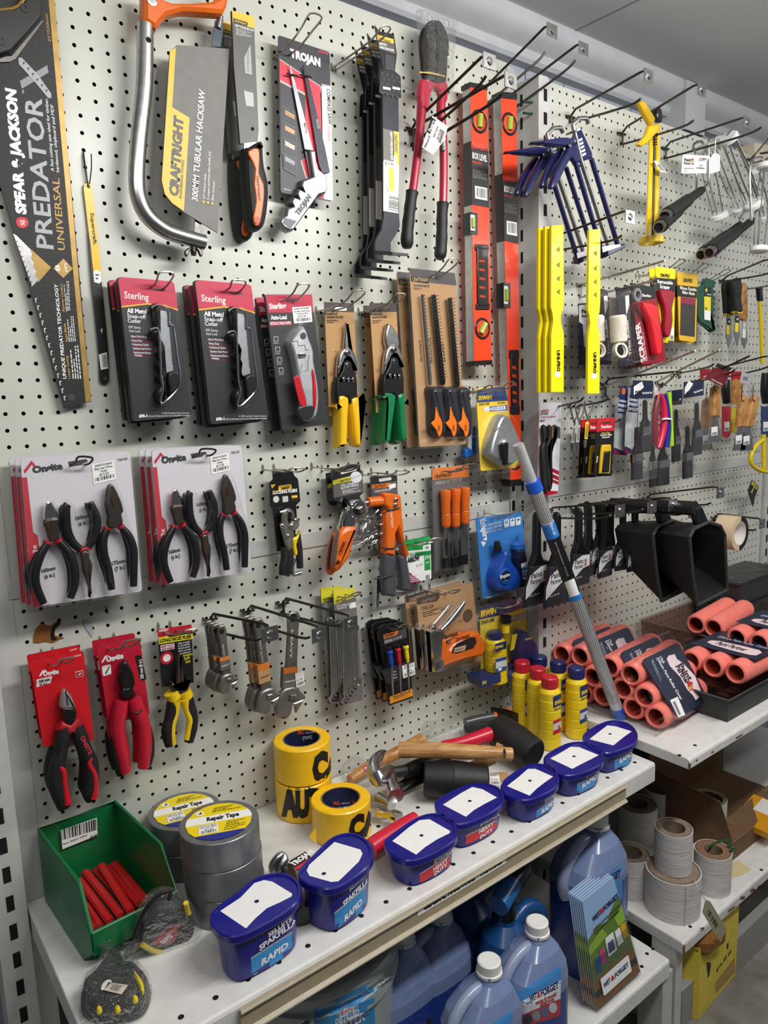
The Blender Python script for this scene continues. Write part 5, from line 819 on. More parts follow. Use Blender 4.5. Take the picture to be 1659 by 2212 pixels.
d=WP(.03);t=thing('long_nose_pliers','long nose pliers with yellow and black grips on a black card','pliers',wp(1070,1780,.02));m=MB();m.slab(d,rrect([(942,1135),(1142,1105),(1158,1450),(968,1478)],8),.002,'16161a');m.paint(d,[(940,1132),(1142,1102),(1150,1150),(945,1180)],'b81c30',1);m.text(d,'HANDY',(950,1148),(1008,1138),14,'f0dede',2,2);m.paint(d,[(946,1180),(1150,1150),(1152,1188),(950,1222)],'e8d82c',1);m.text(d,'LONG NOSE PLIER',(955,1212),(1144,1182),20,'1a1a1a',2,2);m.paint(d,[(958,1228),(1040,1214),(1042,1248),(960,1264)],'e8e0e0',1);m.text(d,'HEAVY DUTY',(962,1244),(1036,1230),11,'b81c30',2,2);m.text(d,'DROP FORGED',(964,1260),(1038,1246),11,'b81c30',2,2)
for k,s1 in enumerate(('High strength','& durability','Nickel plated','finish provides','rust resistance')):m.text(d,s1,(1062+k,1222+k*15),(1135+(k>2)*6,1208+k*15),10,'dcdcdc',2,1)
m.lathe(d.hit(995,1302),(0,-1,0),[(0,.0118),(.0006,.0118)],'b81c30',22);m.lathe(d.hit(995,1302)+A3(0,-.0008,0),(0,-1,0),[(0,.007),(.0004,.007)],'f0e8e8',20)
for k,s1 in enumerate(('Comfort','Soft','Grip')):m.text(d,s1,(1092+k*8,1296+k*20),((1148,1135,1138)[k],1284+k*20),15,'d8c83a',2,2)
m.paint(d,rrect([(1005,1165),(1110,1148),(1112,1160),(1008,1178)],5),'3a1010',3);m.build('card',t,smooth=False);e=d.off(.012)
m=MB();m.round(e,[(1065,1292),(1076,1292),(1095,1420),(1098,1470),(1085,1500),(1060,1500),(1050,1470),(1054,1400)],.01,'6e6258m',.003,sp=2);m.build('jaw',t);m=MB();m.round(e,[(1012,1455),(1030,1440),(1050,1470),(1095,1470),(1118,1420),(1135,1415),(1125,1470),(1110,1510),(1060,1520),(1020,1500)],.016,'2a2a2cp',.005,sp=2);m.build('joint_guard',t);use('P')
for P,Q in(([(1110,70),(1105,150),(1085,240),(1065,330),(1085,430)],[(1125,110),(1125,200),(1100,300),(1108,425)]),([(1200,60),(1215,130),(1245,220),(1240,310),(1220,405)],[(1190,100),(1205,180),(1230,260),(1205,390)])):
 m=MB();q=[e.hit(*p)for p in P];m.tube(q,[.011,.0115,.01,.0105,.0085],'roughblack',14,sp=4);m.build('grip',t);m=MB();m.tube([e.off(.004).hit(*p)for p in Q],[.0095,.006,.006,.005],'ecc81cp',12,sp=4);m.build('grip_inlay',t);m=MB();m.tube([q[0]+A3(-.004,0,.006),q[0]+A3(.001,0,-.008)],.0125,'ecc81cp',14);m.build('collar',t)
use('G');loop_hook('wire loop hook holding the long nose pliers',[(1008,1160),(1080,1150)],[(1110,1138),(1180,1132)],.08)
def awrench(lab,reg,top,nk,head,dd,tagc='kraft',txt='HEAVY DUTY',w=.0105,grp='adjustable wrenches',s=1,tagp=.62):
 use(reg);d=WP(dd);a,b,c=d.hit(*top),d.hit(*nk),d.hit(*head);t=thing('adjustable_wrench',lab,'wrench',c-A3(0,0,.02),grp);ax=nrm(b-a);sd=nrm(np.cross(ax,d.n));L_=np.linalg.norm(b-a);pl=Pl(a,d.n,-sd);F2=lambda x,y:tuple(proj(a-sd*x+ax*y))
 m=MB();m.round(d,[F2(-w,.004),F2(-w*.6,-.006),F2(w*.6,-.006),F2(w,.004),F2(w*.82,.03),F2(w*.95,L_),F2(-w*.95,L_),F2(-w*.82,.03)],.0075,'8a857em',.002,sp=0);m.text(d.off(.004),txt,F2(-w*.25,.03),F2(-w*.25,L_*.6),10*s,'c9c5bd',1,1);m.build('shank',t)
 m=MB();m.lathe(d.off(.0036).hit(*F2(0,.006)),(0,-1,0),[(0,w*.55),(.0008,w*.55)],'void',14);m.build('hang_hole',t)
 k=w*2.4;m=MB();m.round(d,[F2(*p)for p in((-w,L_-.002),(w,L_-.002),(w*1.5,L_+k*.25),(k*.95,L_+k*.55),(k*1.0,L_+k*.78),(k*.45,L_+k*.85),(k*.2,L_+k*.95),(k*.1,L_+k*1.5),(-k*.3,L_+k*1.75),(-k*.8,L_+k*1.5),(-k*.95,L_+k*1.0),(-k*.75,L_+k*.4))],.013,'8f8a83m',.004,sp=2);m.build('head',t)
 m=MB();m.round(d,[F2(*p)for p in((k*.12,L_+k*.9),(k*.9,L_+k*.75),(k*.8,L_+k*1.05),(k*.45,L_+k*1.55),(k*.35,L_+k*1.1))],.012,'a39e96m',.003,sp=0);m.build('moving_jaw',t)
 m=MB();p,q=d.off(.004).hit(*F2(k*-.1,L_+k*.5)),d.off(.004).hit(*F2(k*.35,L_+k*.58));v=(q-p)/5
 for i in range(5):m.lathe(p+v*i,v,[(0,.0048*w/.0105),(.0012,.0066*w/.0105),(.0024,.0048*w/.0105)],'steel',12)
 m.build('knurl',t);m=MB();m.slab(d.off(.0055),[F2(-w*1.1,L_*tagp),F2(w*1.1,L_*tagp),F2(w*1.1,L_*(tagp+.28)),F2(-w*1.1,L_*(tagp+.28))],.011,tagc);m.paint(d.off(.0057),[F2(-w*1.1,L_*tagp),F2(w*1.1,L_*tagp),F2(w*1.1,L_*(tagp+.08)),F2(-w*1.1,L_*(tagp+.08))],'e07a28',1);m.text(d.off(.0057),'ADJUST',F2(-w*.9,L_*(tagp+.2)),F2(w*.9,L_*(tagp+.2)),9,'f0f0ee' if tagc!='kraft' else '33291e',1);m.build('paper_sleeve',t,smooth=False);return t
w1=awrench('small adjustable wrench, front one of the first group by the long nose pliers','G',(1322,1125),(1352,1400),(1350,1480),.075,'6a645cr',w=.0085,grp='small adjustable wrenches')
for k,l in enumerate(('second','third','fourth')):dup(w1,(-.005,.014*(k+1),.0),'small adjustable wrench, %s of the group by the long nose pliers'%l,skip=('paper_sleeve',)if k else())
w2=awrench('medium adjustable wrench with brown paper sleeve, front one of the second group','G',(1542,1085),(1590,1490),(1590,1560),.08,'kraft',w=.011,grp='medium adjustable wrenches')
for k,l in enumerate(('second','third')):dup(w2,(-.006,.016*(k+1),.0),'medium adjustable wrench, %s of the group on the middle peg hook'%l,skip=('paper_sleeve',)if k else())
awrench('large adjustable wrench with white price label above the yellow tape rolls','H',(232,1045),(210,1480),(205,1560),.05,'6a645cr','HEAVY',.0145,s=1.4,tagp=.72)
use('H');tg=WP(.057);m=MB();m.sticker(tg,[(240,1395),(292,1378),(300,1460),(250,1480)],[('$13.50',.1,.8,.6,.12)],1,bar=(.1,.7,.9,.92));ob=m.build('price_label',bpy.data.objects['adjustable_wrench.007']if 'adjustable_wrench.007' in bpy.data.objects else None,smooth=False)
use('G');peg_hook('black peg hook holding the small adjustable wrenches',(1255,1072),(1605,1112),(1560,1185),.14,.12,drop=.02);peg_hook('black peg hook holding the medium adjustable wrenches',(1478,1022),(1900,1118),(1850,1178),.14,.12,drop=.02)
use('H');peg_hook('black peg hook holding the large adjustable wrench',(165,978),(565,1052),(515,1102),.14,.12,drop=.02)
t=thing('spanner_set','combination spanner set in a clear pack, front pack','spanner set',wp(570,1590,.03),'spanner set packs');d=WP(.045);m=MB();m.slab(d,rrect([(468,895),(600,885),(648,1555),(510,1590)],8),.002,'6d6a68','4a4846');m.paint(d,[(468,893),(600,883),(606,935),(475,985)],'d8cf3c',1);m.text(d,'CRAFTRIGHT',(482,975),(550,958),16,'333322',2,1);m.text(d,'5 PCE COMBINATION',(488,1000),(575,985),13,'e8e8e4',2,.6);m.text(d,'SPANNER SET',(492,1016),(550,1004),13,'e8e8e4',2,.6);m.sticker(d,rrect([(562,978),(602,966),(606,1000),(566,1010)],5),[('$ 39.90',.1,.9,.72,.45)],2,bar=None);m.text(d,'Drop Forged, Carbon Steel',(515,1440),(512,1270),9,'c9b060',2,.4);m.build('card',t,smooth=False)
for k in range(6):
 e=d.off(.01+.003*k);m=MB();x=520+k*14;a,b=e.hit(x+10,1085+k*8),e.hit(x+22,1560-k*22);m.tube([a,b],[.0042,.0042],'steel',8)
 for c,r in((a,.0085),(b,.0085+.0006*k)):m.lathe(c+A3(0,.003,0),(0,-1,0),[(0,r*.6),(0,r),(.006,r),(.006,r*.6),(0,r*.6)],'steel',16,cap0=False,cap1=False)
 m.build('spanner',t)
m=MB();m.pill(d.off(.002),[(540,1040),(615,1030),(650,1400),(648,1540),(600,1600),(570,1580),(540,1300)],.034,'clearx',.006,sp=2);m.build('blister',t);dup(t,(-.016,.022,.002),'combination spanner set pack behind the front one');loop_hook('wire loop hook holding the spanner sets',[(515,940),(560,928)],[(590,918),(636,910)],.09)
t=thing('nail_punch_set','nail punch set with blue, red and yellow punches, front holder','nail punch set',wp(860,1580,.04),'nail punch set holders');d=WP(.065);m=MB();m.slab(d,[(745,1130),(770,1108),(880,1090),(918,1105),(945,1540),(808,1588)],.006,'151516p','0c0c0d');m.paint(d,[(768,1165),(905,1125),(908,1180),(775,1225)],'4a4948',1);m.paint(d,[(768,1165),(860,1138),(850,1165),(770,1188)],'e07a28',2);m.text(d,'CRAFTRIGHT',(772,1182),(838,1162),14,'3a2010',3,2);m.text(d,'3 PCE NAIL PUNCH SET',(775,1215),(880,1182),14,'f0f0ee',2,.6);m.paint(d,[(805,1535),(940,1485),(945,1530),(808,1578)],'e8962c',1);m.lines(d,[(830,1532),(930,1498),(932,1515),(832,1552)],2,'6a3a10',2);m.build('holder',t,smooth=False)
e=d.off(.012);m=MB();m.slab(e,[(775,1385),(920,1330),(925,1410),(808,1460)],.012,'2c2c2ep');m.text(e,'1.5mm',(815,1395),(845,1385),9,'d0d0d0',1);m.text(e,'2.5mm',(818,1412),(848,1402),9,'d0d0d0',1);m.text(e,'3.0mm',(820,1430),(850,1420),9,'d0d0d0',1);m.sticker(e,[(880,1350),(952,1328),(960,1400),(888,1425)],[('BURNETTS',.15,.85,.15,.1),('Nail Punch Set',.1,.9,.3,.1),('$8.50',.3,.75,.6,.1)],1,bar=(.1,.66,.9,.9));m.build('clip_bar',t,smooth=False)
for x,y,c in((805,1240,'1c46b0p'),(852,1225,'c81c34p'),(900,1210,'e8d81cp')):
 a,b=d.off(.012).hit(x,y),d.off(.012).hit(x+18,y+140);v=nrm(b-a);m=MB();m.lathe(a,v,[(0,.0045),(.005,.0045),(.007,.003)],'blackplastic',12);m.lathe(a+v*.007,v,[(0,.004),(.002,.0065),(.006,.0065),(.008,.0048),(.03,.0048),(.032,.0038),(.038,.0038)],c,14);m.build('punch_grip',t);m=MB();q=d.off(.012).hit(x+22,y+240);m.tube([a+v*.04,q-(q-a)*.25,d.off(.012).hit(x+25,y+300)],[.0032,.003,.0015],'steel',10);m.build('punch_tip',t)
for k,l in enumerate(('second','rearmost')):dup(t,(-.002*(k+1),.02*(k+1),.002),'nail punch set holder, %s of the stack'%l)
loop_hook('wire loop hook holding the nail punch sets',[(805,1130),(860,1118)],[(880,1108),(930,1100)],.1)
use('Z')
#  writing on curved faces
from mathutils.bvhtree import BVHTree
class Skin:
 def __init__(s,mb):s.t=BVHTree.FromPolygons([tuple(v)for v in mb.v],mb.f)
 def hit(s,x,y,k=1):
  r=nrm(ray(x,y));l,n,i,d=s.t.ray_cast(Vector(CAM),Vector(r))
  if l is None:return None
  n=A3(*n);return A3(*l)+(n if np.dot(n,r)<0 else-n)*(.0003*k)
 def faces(s,m,V,Fs,mt,k):
  P=[s.hit(*p,k)for p in V];ok=[f for f in Fs if all(P[i]is not None for i in f)];ix=sorted({i for f in ok for i in f});mp={j:n for n,j in enumerate(ix)}
  if ok:m.add([P[i]for i in ix],[tuple(mp[i]for i in f)for f in ok],mt)
 def quad(s,m,q,mt,k=1,nu=10,nv=4):
  q=[A3(*p)for p in q];V=[tuple((q[0]*(1-u)+q[1]*u)*(1-v)+(q[3]*(1-u)+q[2]*u)*v)for v in np.linspace(0,1,nv+1)for u in np.linspace(0,1,nu+1)]
  s.faces(m,V,[(j*(nu+1)+i,j*(nu+1)+i+1,(j+1)*(nu+1)+i+1,(j+1)*(nu+1)+i)for j in range(nv)for i in range(nu)],mt,k)
 def text(s,m,t,p0,p1,up,mt,k=2,bold=1):
  V,Fs,w=glyphs(t,bold);a=A3(*p0);d=(A3(*p1)-a)/w;u=A3(*up)/.72;P=[a+d*x+u*y for x,y in V];T=[];lim=9/CUR[2]
  Q=[(f[0],f[i],f[i+1])for f in Fs for i in range(1,len(f)-1)];mid={}
  while Q:
   f=Q.pop();e=max(((np.linalg.norm(P[f[i]]-P[f[(i+1)%3]]),i)for i in range(3)))
   if e[0]<lim:T.append(f);continue
   i,j,l=f[e[1]],f[(e[1]+1)%3],f[(e[1]+2)%3];q=(min(i,j),max(i,j))
   if q not in mid:mid[q]=len(P);P.append((P[i]+P[j])/2)
   Q+=[(i,mid[q],l),(mid[q],j,l)]
  s.faces(m,P,T,mt,k)
def hpx(P,z):return[hp(*p,z)for p in P]
#  filler tubs
def tub(lab,reg,lid,h,white,dot,words,stripe,col,top_k=.9):
 use(reg);z=ZS+h;pl=HP(z);t=thing('filler_tub',lab,'tub',A3(*(sum(hpx(lid,ZS))/len(lid))[:2],ZS),'blue filler tubs along the shelf edge')
 Q=[p[:2]for p in hpx(spline(lid,4),z)];lv=lambda P,zz:[A3(*p,zz)for p in P];c=sum(Q)/len(Q)
 m=MB();o=inset(Q,.0055);b=[c+(p-c)*top_k for p in inset(Q,.006)];b2=inset(b,.004)
 R=[lv(b2,ZS+.0002),lv([c+(p-c)*.995 for p in b],ZS+.004),lv(inset(Q,.0065),z-.006)]
 m.add(R[0],[list(range(len(Q)))[::-1]],'tubblue')
 for a,e in zip(R,R[1:]):m.ring(a,e,'tubblue')
 body=m;m.build('body',t)
 m=MB();R=[lv(inset(Q,.003),z-.013),lv(inset(Q,.0005),z-.0125),lv(Q,z-.011),lv(inset(Q,.0002),z-.002),lv(inset(Q,.002),z),lv(o,z),lv(inset(Q,.0068),z-.003)]
 for a,e in zip(R,R[1:]):m.ring(a,e,'tubblue')
 m.add(R[-1],[list(range(len(Q)))],'tubblue');m.build('lid',t)
 w=HP(z-.003);m=MB();m.paint(w,white,'f1f0ee',1);q=w.hit(*dot);m.lathe(q+A3(0,0,.0004),(0,0,1),[(0,.0035),(.0003,.0035),(.0004,.002)],'15154a',16);m.build('lid_label',t,smooth=False)
 s=Skin(body);m=MB()
 if stripe:s.quad(m,stripe,col,1);tl,tr,br,bl=[A3(*p)for p in stripe];s.quad(m,[tl-(bl-tl)*.09,tr-(br-tr)*.09,tr,tl],'a9adb8',1)
 for tx,a,b_,u,c_ in words:s.text(m,tx,a,b_,(u[0]*.72,u[1]*.72),c_,3,2)
 m.build('label',t,smooth=False);return t
W_,S1='f2f2f4','b8bcc8'
BL,RD='2a8fd0','cf2230'
tub('blue filler tub, tall one nearest the plastic bag at the shelf end','M',[(8,890),(40,830),(180,725),(330,610),(480,568),(580,580),(648,630),(670,700),(640,780),(520,875),(330,980),(200,1030),(100,1018),(30,960)],.083,[(85,850),(230,755),(330,650),(400,628),(460,640),(600,725),(598,745),(520,785),(420,830),(340,900),(270,975)],(347,782),[('SELLEYS',(430,1035),(598,912),(-8,-42),W_),('SPAKFILLA',(366,1132),(636,930),(-8,-50),W_),('RAPID',(378,1240),(568,1108),(4,-66),W_),('EASY TO SAND',(468,1240),(602,1142),(0,-16),S1),('260g',(322,1310),(352,1290),(0,-16),S1)],[(305,1195),(632,985),(630,1120),(312,1335)],BL)
tub('blue filler tub, tall one beside the tall tub nearest the bag','M',[(640,580),(660,530),(760,430),(870,325),(980,285),(1080,295),(1160,355),(1184,440),(1150,520),(1050,605),(940,670),(850,690),(740,665),(660,620)],.083,[(905,355),(1090,410),(1106,440),(1080,495),(960,612),(930,638),(880,642),(725,598),(705,560),(722,520)],(828,583),[('SELLEYS',(1008,708),(1112,610),(-6,-40),W_),('SPAKFILLA',(966,816),(1150,635),(-8,-46),W_),('RAPID',(975,925),(1098,795),(0,-62),W_),('260g',(922,1012),(950,990),(0,-15),S1)],[(905,872),(1152,662),(1150,800),(912,1030)],BL)
tub('blue filler tub with red stripe, beside the red hammer handle','K',[(772,1030),(790,990),(930,890),(1030,848),(1120,850),(1190,890),(1214,950),(1195,1005),(1110,1065),(990,1118),(900,1128),(810,1090)],.057,[(822,1015),(925,930),(985,890),(1045,885),(1168,955),(1165,968),(1090,1005),(1020,1050),(965,1096)],(997,982),[('SELLEYS',(1100,1120),(1168,1062),(-4,-22),S1),('SPAKFILLA',(1070,1148),(1188,1070),(-4,-28),W_),('HEAVY',(1066,1196),(1152,1132),(0,-32),W_),('DUTY',(1072,1220),(1148,1160),(0,-30),W_)],[(985,1215),(1184,1090),(1182,1165),(985,1285)],RD)
tub('blue filler tub with red stripe, in front of the black mallet head','K',[(1075,795),(1088,765),(1180,710),(1290,668),(1395,668),(1465,695),(1492,745),(1482,790),(1400,850),(1270,905),(1185,905),(1100,852)],.057,[(1125,798),(1230,730),(1300,692),(1360,705),(1448,755),(1370,795),(1310,830),(1262,870)],(1285,776),[('SELLEYS',(1374,886),(1436,846),(-3,-22),S1),('SPAKFILLA',(1345,925),(1462,858),(-3,-27),W_),('HEAVY',(1340,970),(1426,916),(0,-31),W_),('DUTY',(1345,1000),(1420,950),(0,-28),W_)],[(1260,988),(1466,884),(1462,960),(1262,1052)],RD)
tub('blue filler tub with light blue stripe, third from the far end of the row','L',[(62,835),(78,785),(160,725),(240,690),(325,690),(388,720),(412,770),(400,820),(330,868),(240,903),(175,903),(90,872)],.055,[(100,825),(170,770),(225,722),(270,722),(375,768),(330,800),(280,838),(235,882)],(237,793),[('SELLEYS',(338,882),(386,848),(-2,-20),S1),('SPAKFILLA',(325,925),(394,866),(-2,-24),W_),('RAPID',(305,990),(382,928),(0,-36),W_)],[(276,980),(390,892),(388,950),(278,1048)],BL)
tub('blue filler tub with light blue stripe, second from the far end of the row','L',[(318,665),(335,630),(400,590),(480,560),(570,558),(645,588),(678,635),(668,685),(600,725),(510,755),(430,755),(350,715)],.055,[(358,660),(430,620),(480,590),(530,592),(648,640),(600,665),(540,695),(490,722)],(500,648),[('SELLEYS',(590,745),(645,712),(-2,-18),S1),('SPAKFILLA',(572,775),(655,722),(-2,-24),W_),('RAPID',(548,838),(638,772),(0,-36),W_)],[(518,818),(655,745),(650,820),(518,895)],BL)
tub('blue filler tub with light blue stripe, farthest of the row next to the yellow bottles','L',[(550,535),(565,500),(640,455),(715,430),(795,435),(855,465),(882,515),(865,565),(795,600),(710,625),(640,612),(575,575)],.055,[(592,545),(650,500),(700,462),(750,468),(845,498),(800,530),(735,582)],(716,514),[('SELLEYS',(805,607),(856,576),(-2,-17),S1),('SPAKFILLA',(792,628),(858,586),(-2,-21),W_),('RAPID',(772,690),(846,638),(0,-34),W_)],[(742,675),(856,612),(852,670),(742,745)],BL)
#  green bin with pencils
t=thing('storage_bin','green plastic storage bin holding red builders pencils','bin',(.045,-.1,ZS));z0=ZS+.0003
FLb,BLb,BRb,FRb=A3(-.010,-.196),A3(-.022,-.018),A3(.102,-.012),A3(.120,-.188);T3=lambda p,h:A3(p[0],p[1],z0+h)
def wall_(m,P,th):n=nrm(np.cross(P[1]-P[0],P[2]-P[0]));B=[p+n*th for p in P];m.add(P,[list(range(len(P)))],'green',True);m.add(B,[list(range(len(P)))[::-1]],'green',True);m.ring(P,B,'green',True)
m=MB();L1=A3(-.004,-.183);L2=A3(.124,-.172);lf,rf=A3(-.004,-.226),A3(.126,-.218)
wall_(m,[T3(BLb,0),T3(BRb,0),T3(FRb,0),T3(FLb,0)],.002);wall_(m,[T3(BLb,0),T3(BLb,.125),T3(BRb,.125),T3(BRb,0)],.0025)
wall_(m,[T3(FLb,0),T3(lf,.028),T3(lf,.055),T3(L1,.112),T3(BLb,.125),T3(BLb,0)],.0025);wall_(m,[T3(BRb,0),T3(BRb,.125),T3(L2,.112),T3(rf,.055),T3(rf,.028),T3(FRb,0)],.0025)
wall_(m,[T3(FLb,.0),T3(FRb,.0),T3(rf,.028),T3(lf,.028)],.002);wall_(m,[T3(lf,.022),T3(rf,.022),T3(rf,.056),T3(lf,.056)],.0025);m.build('bin_body',t,smooth=False)
m=MB();P=[T3(lf,.057),T3(L1,.114),T3(BLb,.127),T3(BRb,.127),T3(L2,.114),T3(rf,.057)];m.tube(P+[P[0]],.0032,'green',8);m.build('rim',t)
q=[T3(lf,.05),T3(rf,.05),T3(rf,.03),T3(lf,.03)];c=sum(q)/4;m=MB();m.add([c+(p-c)*.55+A3(0,-.0016,0)for p in q],[(0,1,2,3)],'0f5c32',True);m.build('label_slot',t,smooth=False)
use('J');bk=P3(T3(BLb,.02)+A3(.0,-.004,0),T3(BRb,.02)+A3(0,-.004,0),T3(BLb,.12)+A3(0,-.004,0));bk=Pl(bk.o,bk.n if np.dot(bk.n,CAM-bk.o)>0 else-bk.n,bk.u)
m=MB();m.paint(bk,[(360,500),(578,425),(582,530),(372,615)],'f2f1ec',3);m.bars(bk,[(362,498),(574,432),(576,498),(368,560)],k=4,n=34);m.text(bk,'Pencil - Builders\' medium',(374,590),(520,532),11,'222222',4,.5);m.text(bk,'$2.60',(538,552),(580,535),15,'222222',4,2);m.build('barcode_label',t,smooth=False)
def pencil(lab,a,b,ha,hb,k):
 p,q=hp(*a,ZS+ha),hp(*b,ZS+hb);m=MB();d=q-p;L_=np.linalg.norm(d);d/=L_;s=nrm(np.cross(d,A3(0,0,1)));u=np.cross(s,d);w,h=.0068,.004
 sec=[(-w,-h*.4),(-w*.5,-h),(w*.5,-h),(w,-h*.4),(w,h*.4),(w*.5,h),(-w*.5,h),(-w,h*.4)];A_=[p+s*x+u*y for x,y in sec];B_=[q+s*x+u*y for x,y in sec]
 m.ring(A_,B_,'c01c20p',True);m.add(A_,[list(range(8))],'c01c20p',True);m.add(B_,[list(range(8))[::-1]],'c01c20p',True)
 A2=[(p+s*x*1.01+u*y*1.01)for x,y in sec[3:5]];B2=[(q+s*x*1.01+u*y*1.01)for x,y in sec[3:5]]
 m.add([A2[0],A2[1],B2[1],B2[0]],[(0,1,2,3)],'1a0c0c',True)
 if k==3:f=Pl(p,u,d);m.add([p+d*(L_*.28)+s*x+u*(h+.0002)for x in(-w*.4,w*.4)]+[p+d*(L_*.6)+s*x+u*(h+.0002)for x in(w*.4,-w*.4)],[(0,1,2,3)],'bfb9b4',True)
 o=m.build('builders_pencil',smooth=False);tag(o,lab,'pencil','red builders pencils in the green bin')
for k,(a,b,ha,hb)in enumerate((((475,800),(655,1045),.03,.02),((490,880),(600,1075),.022,.014),((510,750),(720,1010),.034,.024),((575,735),(770,960),.028,.019),((605,710),(780,985),.037,.027),((650,720),(830,940),.024,.018),((680,700),(870,920),.028,.02),((500,960),(575,1090),.016,.012))):pencil('flat red builders pencil lying in the green bin',a,b,ha,hb,k)
#  tape rolls
def duct(lab,c,z,h,r=.0625,top=False,reg='J',ctr=None):
 t=thing('duct_tape',lab,'tape roll',(c[0],c[1],z),'grey duct tape rolls');o=A3(c[0],c[1],z+.0004);m=MB();ri=.039
 m.lathe(o,(0,0,1),[(.002,ri),(0,r-.001),(.001,r),(h-.002,r),(h-.001,r-.001),(h-.001,ri+.004),(h-.001,ri),(.002,ri)],'ducttape',40,False,False);m.build('tape',t)
 m=MB();m.lathe(o,(0,0,1),[(.003,ri-.002),(h-.002,ri-.002)],'cardboard',32,False,False);m.build('core',t)
 if top:
  p=HP(z+h+.0003);use(reg);ce=A3(c[0],c[1],z+h+.0004);R=r*.83;f=lambda a:A3(math.cos(a),math.sin(a),0);m=MB();w=2.72
  a,b=(p.hit(*ctr[0]),p.hit(*ctr[1]));e=nrm(b-a);n=A3(-e[1],e[0],0)
  def chord(y0,y1,mt,k):
   s0=math.asin(max(-1,min(1,y0)));s1=math.asin(max(-1,min(1,y1)));P=[(math.cos(s0+(s1-s0)*i/8),math.sin(s0+(s1-s0)*i/8))for i in range(9)];P=P+[(-x,y)for x,y in P[::-1]];m.add([ce+(e*x+n*y)*R+A3(0,0,.0002*k)for x,y in P],[list(range(len(P)))],mt,True)
  chord(-1,1,'f0d419',1);chord(-.04,.36,'f4f3ef',2);chord(-1,-.66,'23308c',2);lf_=Pl(ce,(0,0,1),e);g=lambda x,y:tuple(proj(ce+(e*x+n*y)*R));m.text(lf_,'Repair Tape',g(-.36,.07),g(.62,.07),22 if ctr[2]else 20,'16161a',3,2);m.lines(lf_,[g(-.1,.78),g(.5,.78),g(.75,.5),g(-.2,.5)],3,'7a6a10',3)
  m.lathe(ce+(e*-.55+n*.55)*R,(0,0,1),[(.0006,.0065),(.001,.0065)],'f4f4f0',16);m.paint(lf_,[g(-.6,.5),g(-.52,.62),g(-.48,.5)],'2a2a2a',6);m.sticker(lf_,[g(-.62,-.12),g(-.05,-.12),g(-.05,-.6),g(-.62,-.6)],[('BURNETTS BY BARNEY',.05,.95,.18,.1),('Tape Cloth 48mm',.05,.95,.36,.11),('$17.50',.3,.75,.62,.13)],3,bar=(.1,.68,.9,.93));m.lines(lf_,[g(.25,-.1),g(.85,-.12),g(.7,-.6),g(.1,-.6)],5,'8a7c14',3)
  m.build('label',t,smooth=False)
 return t
cR,cL=(.205,-.222),(.203,-.071)
for k,l in enumerate(('bottom of the wrapped stack of three','middle of the wrapped stack of three','top of the wrapped stack of three, with yellow repair tape label')):duct('grey duct tape roll, '+l,(cR[0]-.002*k+.001,cR[1]),ZS+.0495*k,.0492,top=k==2,ctr=((1225,445),(1445,405),1))
for k,l in enumerate(('lower one of the stack against the board','upper one of the stack against the board, with yellow label')):duct('grey duct tape roll, '+l,cL,ZS+.0495*k,.0492,top=k==1,ctr=((1015,390),(1215,340),0))
def caution(lab,c,z,h,word,reg,p0,p1,up,t0,zr=0):
 use(reg);t=thing('caution_tape',lab,'tape roll',(c[0],c[1],z),'yellow caution tape rolls');o=A3(c[0],c[1],z+.0004);r,ri=.056,.0375;m=MB()
 m.lathe(o,(0,0,1),[(.001,ri),(0,r-.002),(.002,r),(h-.003,r),(h-.001,r-.002),(h-.001,ri+.001),(h-.001,ri)],'cautionyellow',44,False,False);s=Skin(m)
 t_up=up
 for w,a,b,*_ in[x[:3]for x in word]:s.text(m,w,a,b,t_up,'141414',2,4)
 m.build('tape',t);m=MB();m.lathe(o,(0,0,1),[(.001,ri),(h-.001,ri),(h,ri-.0015),(h-.001,ri-.003),(.001,ri-.003)],['cardboard','cardboard','cardboard','1b2444'],36,False,False);s=Skin(m)
 if t0:
  x,y=t0;s.text(m,'PRO',(x,y),(x+40,y-5),(0,-20),'e0542a',2,2);s.text(m,'MADE IN CHINA',(x+50,y-6),(x+100,y-10),(0,-10),'d8dce8',2);s.text(m,'PRO',(x+115,y-8),(x+150,y-2),(0,-20),'e0542a',2,2);s.text(m,'[TAPE]',(x+30,y+30),(x+85,y+22),(0,-18),'d8dce8',2)
 m.build('core',t);return t
caution('yellow caution tape roll, upper one of the stack of two',(.452,-.064),ZS+.0755,.0745,[('CA',(345,660),(530,610),(-4,-165))],'K',0,0,(-2,-158),(258,378));caution('yellow caution tape roll, lower one of the stack of two',(.451,-.064),ZS,.0745,[('AUT',(160,850),(400,870),(0,0))],'K',0,0,(-2,-160),None)
caution('yellow caution tape roll standing alone in front of the stack',(.463,-.178),ZS,.07,[('CA',(562,1010),(745,945),(0,0))],'K',0,0,(0,-130),(470,800))
o=MB();use('K');o.slab(Pl((.42,-.225,ZS),(0,-1,0),(1,0,0)),[(365,940),(372,1032),(325,990),(345,960)],.0006,'cautionyellow');ct=bpy.data.objects['caution_tape.002'];o.build('loose_end',ct,smooth=False)
